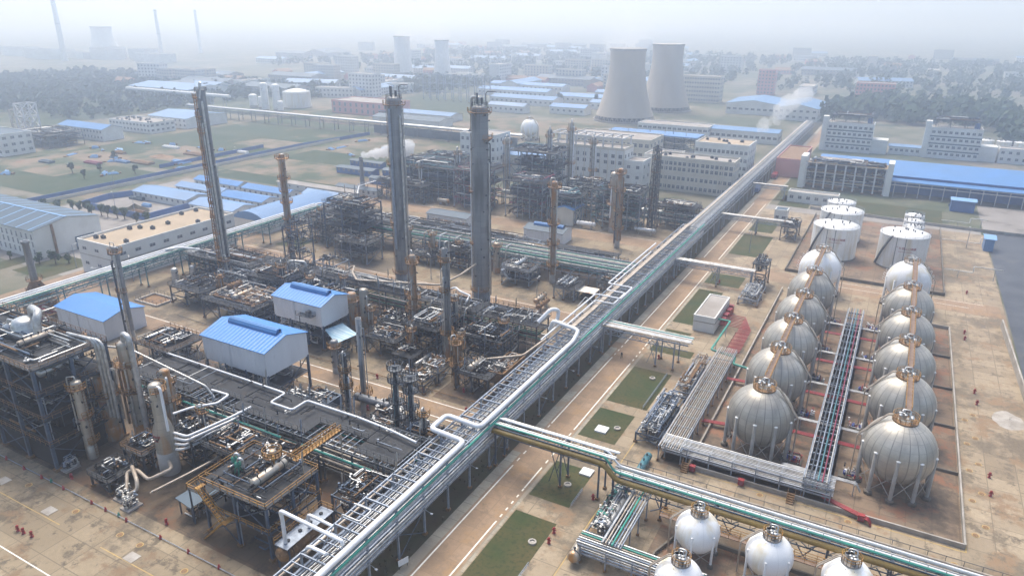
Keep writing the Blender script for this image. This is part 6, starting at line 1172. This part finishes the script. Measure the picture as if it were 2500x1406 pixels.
truck('red truck parked on the road by the far end of the main rack', -55, 389, 0, 'red'); truck('dark blue truck parked under the main rack ahead of the red one', -57, 352, 0, 'bluewall'); truck('second red truck farther along the road', -55.5, 402, 0, 'red'); truck('dark red truck standing at the edge of the coal yard', 66, 352, .5, 'red'); truck('grey blue truck by the blue shed on the right', 28, 364, 1.2, 'slate')
building('blue and white cabin on posts at the coal yard edge', 33.2, 299, 36.2, 305.5, 4.6, 'paleblue', 'ridge', 'gable', rh=.5); building('blue kiosk in front of the huge blue shed', 24, 358, 33, 364, 5, 'bluewall', 'ridge', 'gable', rh=.6); structure('dark loading gantry at the coal yard', 62, 340, 72, 350, (5, 9), 2, 1, 'dark', seed=140, n=10)
for i, (y, x) in enumerate(((262, 24), (300, 28), (330, 26))): pipe_thing('service_line', [(20, y, 2.2), (x+4, y, 2.2), (x+4, y+1, 4), (36, y+1, 4)], .16, 'pipe', 'pipe line on low posts from the tank bund to the yard edge, %s' % ('near', 'middle', 'far')[i], sup=[(x, y, 0, 2.2), (34, y+1, 0, 4)])
# ---------------------------------------------------------------- small things on the ground
hyd = thing('hydrant', (0, 0, 0), 'x', 'hydrant', 'red hydrants'); MB().lathe([(.3, 0), (.3, .12), (.19, .14), (.19, .85), (.26, .9), (.22, 1.1), (.05, 1.2)], n=12).obj('barrel', 'red', hyd); b = MB(); b.tube([(-.38, 0, .65), (.38, 0, .65)], .12); b.tube([(0, -.34, .6), (0, .1, .6)], .1); b.obj('outlet', 'red', hyd)
HY = [(-90.8, 102.6, 'by the two thin columns'), (-71.8, 112.2, 'under the main rack side of the cross road'), (-76.8, 119.1, 'below the stilted drum platform'), (-98, 114.8, 'on the far kerb of the cross road'), (-85, 115, 'north of the cross road, right one'), (-38.9, 86.8, 'at the corner of the bottom lawn'), (-38.6, 84.2, 'just below the other one at the bottom lawn'), (24.7, 175.1, 'on the open yard, level with the third sphere'), (24.9, 169.5, 'just in front of another on the open yard'), (25.4, 139.6, 'on the open yard, lone red one near the front'), (25.2, 133.3, 'on the open yard on a rust stain'), (24.1, 211.5, 'on the open yard, level with the fifth sphere'), (24.0, 207, 'on a brown stain in the open yard'), (26, 246, 'far along the open yard'), (-43.4, 156.8, 'in the lawn below the second bridge'), (-36.6, 98, 'by the foot of the near bridge'), (-43, 218, 'by the third bridge post'), (-116.4, 44.5, 'leftmost of three in the front yard'), (-115, 44.6, 'middle of three in the front yard'), (-113, 44.8, 'right of three in the front yard'), (-96.5, 57.4, 'by the pump shelter in front'), (-122.5, 57.2, 'at the foot of the tall frame')]
for i, (x, y, l) in enumerate(HY):
    if i == 0: hyd.location = (x, y, 0); hyd['label'] = 'red fire hydrant '+l
    else: dup(hyd, (x, y, 0), 'red fire hydrant '+l)
mk = thing('marker_post', (0, 0, 0), 'x', 'marker', 'markers along the front line'); MB().lathe([(.26, 0), (.2, .5), (.12, .55), (.12, .8), (.02, .85)], n=10).obj('body', 'red', mk)
for i, x in enumerate((-139.2, -133, -127.4, -120.7, -112.5, -108.6, -103, -94.3, -87.6, -80.6)):
    l = 'short red marker on the front pipe line, %s from the left' % ('first', 'second', 'third', 'fourth', 'fifth', 'sixth', 'seventh', 'eighth', 'ninth', 'last')[i]
    if i == 0: mk.location = (x, 54.8, 0); mk['label'] = l
    else: dup(mk, (x, 54.6, 0), l)
for i, x in enumerate((-124.7, -105.3)): k_ = thing('marker_post', (x, 54.8, 0), 'short green marker on the front pipe line, %s one' % ('left', 'right')[i], 'marker', 'markers along the front line'); MB().lathe([(.26, 0), (.2, .5), (.12, .55), (.12, .8), (.02, .85)], n=10).obj('body', 'gpaint', k_)
pipe_thing('ground_line', [(-142, 54.9, .25), (-64, 54.4, .25)], .07, 'light', 'thin pipe line along the ground in front of the front unit'); pipe_thing('ground_line', [(-128, 115.2, .4), (-64, 116.2, .4)], .09, 'rust', 'brown pipe on the ground north of the cross road'); pipe_thing('ground_line', [(-170, 116.4, .3), (-128, 115.2, .3)], .07, 'steel', 'dark ground pipe left of the brown one')
for i, (x, y) in enumerate(((-132.7, 50.8), (-117, 49.9), (-94.5, 49.6))): k_ = thing('drain_grate', (x, y, .02), 'grey steel drain plate in the front yard, %s' % ('left', 'middle', 'right')[i], 'drain plate'); MB().box(-1.1, -.9, 0, 1.1, .9, .06).obj('plate', 'conc', k_)
mh = thing('manhole', (0, 0, .03), 'x', 'manhole', 'manholes'); MB().lathe([(.58, 0), (.58, .03), (.02, .031)], n=18, sm=False).obj('rim', 'ypaint', mh); MB().lathe([(.45, .03), (.45, .05), (.02, .051)], n=18, sm=False).obj('cover', 'rust', mh)
MH = [(-127.4, 52.3, 'front yard, leftmost'), (-112.9, 52, 'front yard, second'), (-100.9, 52, 'front yard, third'), (-95.9, 52, 'front yard, fourth'), (-84.8, 51.6, 'front yard, right')]+[(22.3+1.6*(i % 2), 120+i*3.1+(i//2)*4, 'open yard right of the bund, number %s from the front' % ('one', 'two', 'three', 'four', 'five', 'six', 'seven', 'eight', 'nine', 'ten')[i]) for i in range(10)]+[(3.5, 113.4, 'strip between bund and green pipe, right'), (-11, 113.6, 'strip between bund and green pipe, middle'), (19, 110.5, 'corner of the strip before the bund')]
for i, (x, y, l) in enumerate(MH):
    if i == 0: mh.location = (x, y, .03); mh['label'] = 'round manhole with ochre rim, '+l
    else: dup(mh, (x, y, .03), 'round manhole with ochre rim, '+l)
for i, (x, y, l) in enumerate(((-23.5, 114.6, 'left by the steps'), (-14.6, 114.7, 'second along'), (5.3, 114.6, 'right one'))): k_ = thing('fire_box', (x, y, 0), 'red fire box against the front bund wall, '+l, 'fire box', 'red fire boxes'); MB().box(-.5, -.35, .2, .5, .35, 1.3).box(-.55, -.4, 1.3, .55, .4, 1.4).obj('cabinet', 'red', k_); b = MB(); b.box(-.35, -.37, .35, .35, -.351, 1.15); b.obj('door', 'purple', k_)
lp = thing('lamp_post', (0, 0, 0), 'x', 'lamp post', 'lamp posts'); MB().lathe([(.12, 0), (.07, 8)], n=8).obj('mast', 'light', lp); b = MB(); b.bar((0, 0, 7.9), (1.2, 0, 8.2), .08); b.box(1.0, -.15, 8.1, 1.6, .15, 8.25); b.obj('lamp_head', 'white', lp)
LP = [(-246, 118, 'on the lawn before the large white hall'), (-234, 127, 'on the lawn by the tan roofed hall'), (-205.8, 128, 'against the tan roofed hall'), (-205, 117, 'by the left rack and the blue roof'), (-160, 174, 'on the far kerb of the middle road'), (-118, 174.5, 'between the great columns'), (-86, 174, 'by the open yard near the main rack'), (-125, 176, 'west of the right great column'), (-41, 255, 'on the long lawn by the road'), (-292, 180, 'in the fenced yard'), (-276, 178, 'by the fenced yard corner'), (-330, 205, 'on the boundary road'), (-330, 280, 'far on the boundary road'), (28, 300, 'at the edge of the coal yard')]
for i, (x, y, l) in enumerate(LP):
    if i == 0: lp.location = (x, y, 0); lp['label'] = 'slim lamp post '+l
    else: dup(lp, (x, y, 0), 'slim lamp post '+l, rot=i*1.3)
sg = thing('notice_board', (-55.9, 68.5, 0), 'small white notice board under the main rack near the bottom', 'sign'); MB().box(-.9, -.04, .6, .9, .04, 1.7).obj('board', 'white', sg); b = MB(); b.bar((-.7, 0, 0), (-.7, 0, .6), .08); b.bar((.7, 0, 0), (.7, 0, .6), .08); b.obj('post', 'steel', sg); sg.rotation_euler = (0, 0, 1.2)
for i, (x, y, w_) in enumerate(((-43.6, 119.6, 2.4), (-40.6, 104.6, 2.2), (-45.6, 67.8, 2.4))): k_ = thing('well_cover', (x, y, .03), 'white square well cover set in the lawn, %s' % ('by the near bridge', 'at the corner of the pointed lawn', 'at the bottom edge')[i], 'well cover'); MB().box(-w_/2, -w_/2, 0, w_/2, w_/2, .35).obj('slab', 'white', k_)
for i, (x, y) in enumerate(((-41.5, 146), (-42.2, 99.5), (-41, 121.6), (-41, 83))): k_ = thing('well_ring', (x, y, .03), 'round concrete well ring in the lawn, %s' % ('long lawn', 'pointed lawn', 'small lawn', 'bottom lawn')[i], 'well'); MB().lathe([(.7, 0), (.7, .3), (.45, .31), (.45, .1), (.02, .1)], n=16, sm=False).obj('ring', 'conc', k_)
for i, (x, y0, y1) in enumerate(((-38.9, 131.5, 149), (-39.1, 66, 78), (-39.1, 94, 99))): 
    k_ = thing('lawn_fence', (x, y0, 0), 'low grey picket fence on the east edge of %s' % ('the long lawn', 'the bottom lawn', 'the pointed lawn')[i], 'fence'); b = MB(); b.rail([(0, 0, 0), (0, y1-y0, 0)], .9, .6, .06); b.obj('rails', 'light', k_)
pp = thing('person', (-51.6, 152.6, 0), 'person in dark clothes walking beside the road near the second bridge', 'person'); me = bpy.data.meshes.new('body'); V = [(0, 0, .92), (0, 0, 1.2), (0, 0, 1.45), (0, .02, 1.55), (0, .03, 1.7), (.1, 0, .9), (.13, .12, .48), (.13, .02, .06), (.13, .16, .04), (-.1, 0, .9), (-.12, -.12, .5), (-.12, -.3, .08), (-.12, -.18, .04), (.2, 0, 1.42), (.26, -.05, 1.14), (.25, .1, .9), (-.2, 0, 1.42), (-.26, .06, 1.14), (-.25, .2, .92)]; E_ = [(0, 1), (1, 2), (2, 3), (3, 4), (0, 5), (5, 6), (6, 7), (7, 8), (0, 9), (9, 10), (10, 11), (11, 12), (2, 13), (13, 14), (14, 15), (2, 16), (16, 17), (17, 18)]
me.from_pydata(V, E_, []); po = bpy.data.objects.new('body', me); C.objects.link(po); po.parent = pp; md = po.modifiers.new('s', 'SKIN'); rad_ = [.15, .16, .17, .07, .12, .1, .08, .055, .04, .1, .08, .055, .04, .07, .05, .045, .07, .05, .045]
for v_, r_v in zip(me.skin_vertices[0].data, rad_): v_.radius = (r_v, r_v)
me.skin_vertices[0].data[0].use_root = True; po.modifiers.new('ss', 'SUBSURF').levels = 1; me.materials.append(K['dark'])
st2_ = thing('steps', (-24.8, 115, 0), 'rusty steel stile over the front bund wall, left one', 'steps'); b = MB()
for k in range(5): b.box(-.6, -1.6+k*.35, 0, .6, -1.3+k*.35, .25*(k+1))
b.rail([(-.6, -1.5, .4), (-.6, 0, 1.4)], .9, .7, .06); b.rail([(.6, -1.5, .4), (.6, 0, 1.4)], .9, .7, .06); b.obj('treads', 'rust', st2_); dup(st2_, (-6, 115, 0), 'rusty steel stile over the front bund wall, right one')
# ---------------------------------------------------------------- trees and woods
def crown_mesh(name, seed, n, rx, rz, zc, leaf=.45):
    q = random.Random(seed); b = MB(); cl = [(q.uniform(-.55, .55)*rx, q.uniform(-.55, .55)*rx, zc+q.uniform(-.6, .7)*rz, q.uniform(.35, .6)) for _ in range(9)]
    for i in range(n):
        c = cl[i % 9]; d = Vector((q.gauss(0, 1), q.gauss(0, 1), q.gauss(0, 1))).normalized()*(q.uniform(.55, 1)*c[3]); p = Vector((c[0]+d.x*rx, c[1]+d.y*rx, c[2]+d.z*rz)); u = Vector((q.gauss(0, 1), q.gauss(0, 1), q.gauss(0, .7))).normalized(); v = u.orthogonal().normalized(); s = leaf*q.uniform(.6, 1.3)
        b.add([p-u*s, p+v*s*.7, p+u*s, p-v*s*.7], [(0, 1, 2, 3)])
    return b
def tree(label, x, y, h, seed, m='leaf', group=None, n=500):
    root = thing('tree', (x, y, 0), label, 'tree', group); b = MB(); b.lathe([(.22, 0), (.14, h*.4), (.05, h*.75)], n=8)
    for k in range(4): t = k*1.6; b.bar((0, 0, h*.35), (h*.18*math.cos(t), h*.18*math.sin(t), h*.62), .09)
    b.obj('trunk', 'trunk', root); crown_mesh('c', seed, n, h*.34, h*.36, h*.62, h*.06).obj('crown', m, root); return root
t0 = tree('round street tree beside the fenced yard, first from the left', -316, 164, 5.2, 1, group='street trees by the fenced yard')
ORDN = ('second', 'third', 'fourth', 'fifth', 'sixth', 'seventh', 'eighth', 'ninth', 'tenth', 'eleventh', 'twelfth')
for i, (x, y) in enumerate(((-309, 166), (-306, 170), (-300, 169), (-297, 171), (-292, 169.5), (-288, 171), (-283, 170.5), (-279, 172), (-275, 172.5), (-263, 169.5), (-259, 172))): dup(t0, (x, y, 0), 'round street tree beside the fenced yard, %s from the left' % ORDN[i], rot=i*1.9)
for i, (x, y, h) in enumerate(((-248, 123, 4.2), (-244, 126, 5), (-240.5, 128.4, 3.6), (-262, 121, 3), (-270, 121.5, 3), (-278, 121, 3.2), (-286, 121.4, 3))): tree('leafy bush on the lawn before the large white hall, %s' % ('left of the pair', 'tallest', 'right of the tallest', 'first along the wall', 'second along the wall', 'third along the wall', 'fourth along the wall')[i], x, y, h, 30+i, 'leaf', 'bushes before the large white hall', 420)
for i, (x, y, h) in enumerate(((-54, 600, 12), (-50, 612, 13), (-60, 640, 14), (-48, 625, 12), (-380, 215, 6), (-362, 210, 5), (-390, 245, 6), (-372, 225, 4), (-350, 230, 5), (-258, 640, 10), (-240, 650, 11), (-225, 672, 11), (-290, 628, 10))): tree('single tree %s' % ('left edge of the wood by the white hall', 'beside the ridged blue hall', 'behind the ridged blue hall', 'in front of the wood', 'in the left field by the maroon stack', 'small in the left field', 'by the outer field stacks', 'lowest in the left field', 'near the boundary road in the field', 'among the blue factory sheds, left', 'among the blue factory sheds, middle', 'among the blue factory sheds, right', 'beside the front blue factory shed')[i], x, y, h, 60+i, 'leafd', None, 400)
def wood(name, boxes, dens, hh, seed, m='leafd'):
    q = random.Random(seed); b = MB()
    for x0, y0, x1, y1 in boxes:
        for i in range(int((x1-x0)*(y1-y0)*dens)):
            x, y = q.uniform(x0, x1), q.uniform(y0, y1); h = hh*q.uniform(.7, 1.2); r = h*.36
            for k in range(22):
                d = Vector((q.gauss(0, 1), q.gauss(0, 1), q.gauss(0, 1))).normalized()*q.uniform(.6, 1); p = Vector((x+d.x*r, y+d.y*r, h*.55+d.z*h*.45)); u = Vector((q.gauss(0, 1), q.gauss(0, 1), q.gauss(0, .6))).normalized(); v = u.orthogonal().normalized(); s = h*.17
                b.add([p-u*s, p+v*s, p+u*s, p-v*s], [(0, 1, 2, 3)])
    return b.obj(name, m, kind='stuff')
tag(wood('woods', [(-42, 640, 80, 760), (-60, 660, -42, 720), (60, 560, 110, 640)], .016, 14, 3), 'dark wood behind the white process buildings on the right', 'wood')
tag(wood('woods', [(-1000, 330, -560, 620), (-560, 520, -510, 640), (-560, 620, -430, 800)], .011, 9, 4), 'bluish distant woods across the upper left', 'wood')
tag(wood('woods', [(-160, 860, 300, 1500), (-900, 850, -200, 1500)], .002, 11, 5), 'faint distant woods fading into the haze', 'wood')
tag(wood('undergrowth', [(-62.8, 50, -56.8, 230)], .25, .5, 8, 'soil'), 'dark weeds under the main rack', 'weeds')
# ---------------------------------------------------------------- the distant town
q = random.Random(99); _tb = []
for i, (w_, d_, h_, m, rm_) in enumerate(((40, 14, 9, 'wall', 'roofgrey'), (60, 20, 7, 'wall', 'paleblue'), (34, 13, 17, 'cream', 'roofgrey'), (24, 12, 6, 'pink', 'rust'), (30, 14, 22, 'wall', 'roofgrey'), (70, 26, 8, 'conc', 'slate'))):
    _tb.append(None); 
    lab = ('low white block', 'long blue roofed shed', 'cream apartment block', 'small red roofed house row', 'tall white apartment block', 'wide grey works hall')[i]+' in the hazy distant town'
    n_ = (34, 26, 26, 34, 14, 18)[i]; base = None
    for k in range(n_):
        if k % 2: x, y = q.uniform(-1100, -300), q.uniform(880, 1700)
        else: x, y = q.uniform(-330, 420), q.uniform(840, 1700)
        if k % 4 == 0: x, y = q.uniform(-820, -440), q.uniform(520, 860)
        elif k % 7 == 1: x, y = q.uniform(-430, -240), q.uniform(745, 860)
        rt_ = q.choice((0, 0, PI/2, .3))
        if base is None: base = building(lab, -w_/2, -d_/2, w_/2, d_/2, h_, m, rm_, 'flat' if i in (0, 2, 4) else 'gable', rh=3, par=.8, group=lab, name='town_building', fl=max(1, int(h_/3.2)), cols=(int(w_/4), 3), win=(1.8, 1.7)); base.location = (x, y, 0); base.rotation_euler = (0, 0, rt_)
        else: dup(base, (x, y, 0), lab, rot=rt_)
# ---------------------------------------------------------------- steam
def steam(label, pts, seed, dens, r0, r1):
    q = random.Random(seed); root = thing('steam_plume', pts[0], label, 'steam'); b = MB(); L0 = Vector(pts[0]); m = bpy.data.materials.new('steam'); m.use_nodes = True; t = m.node_tree; t.nodes.clear(); o = t.nodes.new('ShaderNodeOutputMaterial'); v = t.nodes.new('ShaderNodeVolumePrincipled'); v.inputs['Density'].default_value = dens; v.inputs['Color'].default_value = (.98, .98, .98, 1); t.links.new(v.outputs[0], o.inputs['Volume'])
    P = [Vector(p)-L0 for p in pts]; n = len(P); me = bpy.data.meshes.new('puff'); import bmesh; bm = bmesh.new()
    for i in range(26):
        f = (i/25)*(n-1); k = min(n-2, int(f)); c = P[k].lerp(P[k+1], f-k); r = r0+(r1-r0)*i/25; c = c+Vector((q.uniform(-.7, .7), q.uniform(-.7, .7), q.uniform(-.6, .6)))*r
        bmesh.ops.create_icosphere(bm, subdivisions=3, radius=r*q.uniform(.7, 1.15), matrix=Matrix.Translation(c))
    bm.to_mesh(me); bm.free(); me.materials.append(m); ob = bpy.data.objects.new('puff', me); C.objects.link(ob); ob.parent = root; md = ob.modifiers.new('r', 'REMESH'); md.mode = 'VOXEL'; md.voxel_size = max(.35, r1*.14); d = ob.modifiers.new('d', 'DISPLACE'); tx = bpy.data.textures.new('steam', 'CLOUDS'); tx.noise_scale = r1*.55; d.texture = tx; d.strength = r1*.7; d.texture_coords = 'LOCAL'
steam('white steam cloud drifting right above the blue roofed workshop', [(-78, 470, 12), (-75, 476, 18), (-66, 484, 26), (-58, 490, 33)], 1, .1, 2.5, 5); steam('white steam blown right from the slim grey stack', [(-220.3, 257.4, 17.5), (-216, 259, 18), (-208, 263, 20), (-199, 268, 22)], 2, .4, 1, 3.4)
steam('steam rising from the farther left pale cooling tower', [(-612, 815, 52), (-590, 822, 56), (-565, 830, 52)], 3, .02, 8, 15); steam('faint steam above the nearer cooling tower', [(-205, 553, 55), (-203, 560, 62), (-196, 570, 68)], 4, .012, 9, 12)
# ---------------------------------------------------------------- haze
hz = MB(); hz.box(-8800, -8800, -1, 8800, 8800, 135); ho = hz.obj('haze', K['wall'], kind='stuff'); tag(ho, 'pale blue haze thickening toward the horizon', 'haze', kind='stuff')
hm = bpy.data.materials.new('haze_air'); hm.use_nodes = True; t = hm.node_tree; t.nodes.clear(); o = t.nodes.new('ShaderNodeOutputMaterial'); v = t.nodes.new('ShaderNodeVolumePrincipled')
v.inputs['Color'].default_value = (.74, .83, 1, 1); v.inputs['Density'].default_value = .00094; v.inputs['Anisotropy'].default_value = .78; v.inputs['Absorption Color'].default_value = (1, 1, 1, 1)
t.links.new(v.outputs[0], o.inputs['Volume']); ho.data.materials.clear(); ho.data.materials.append(hm)
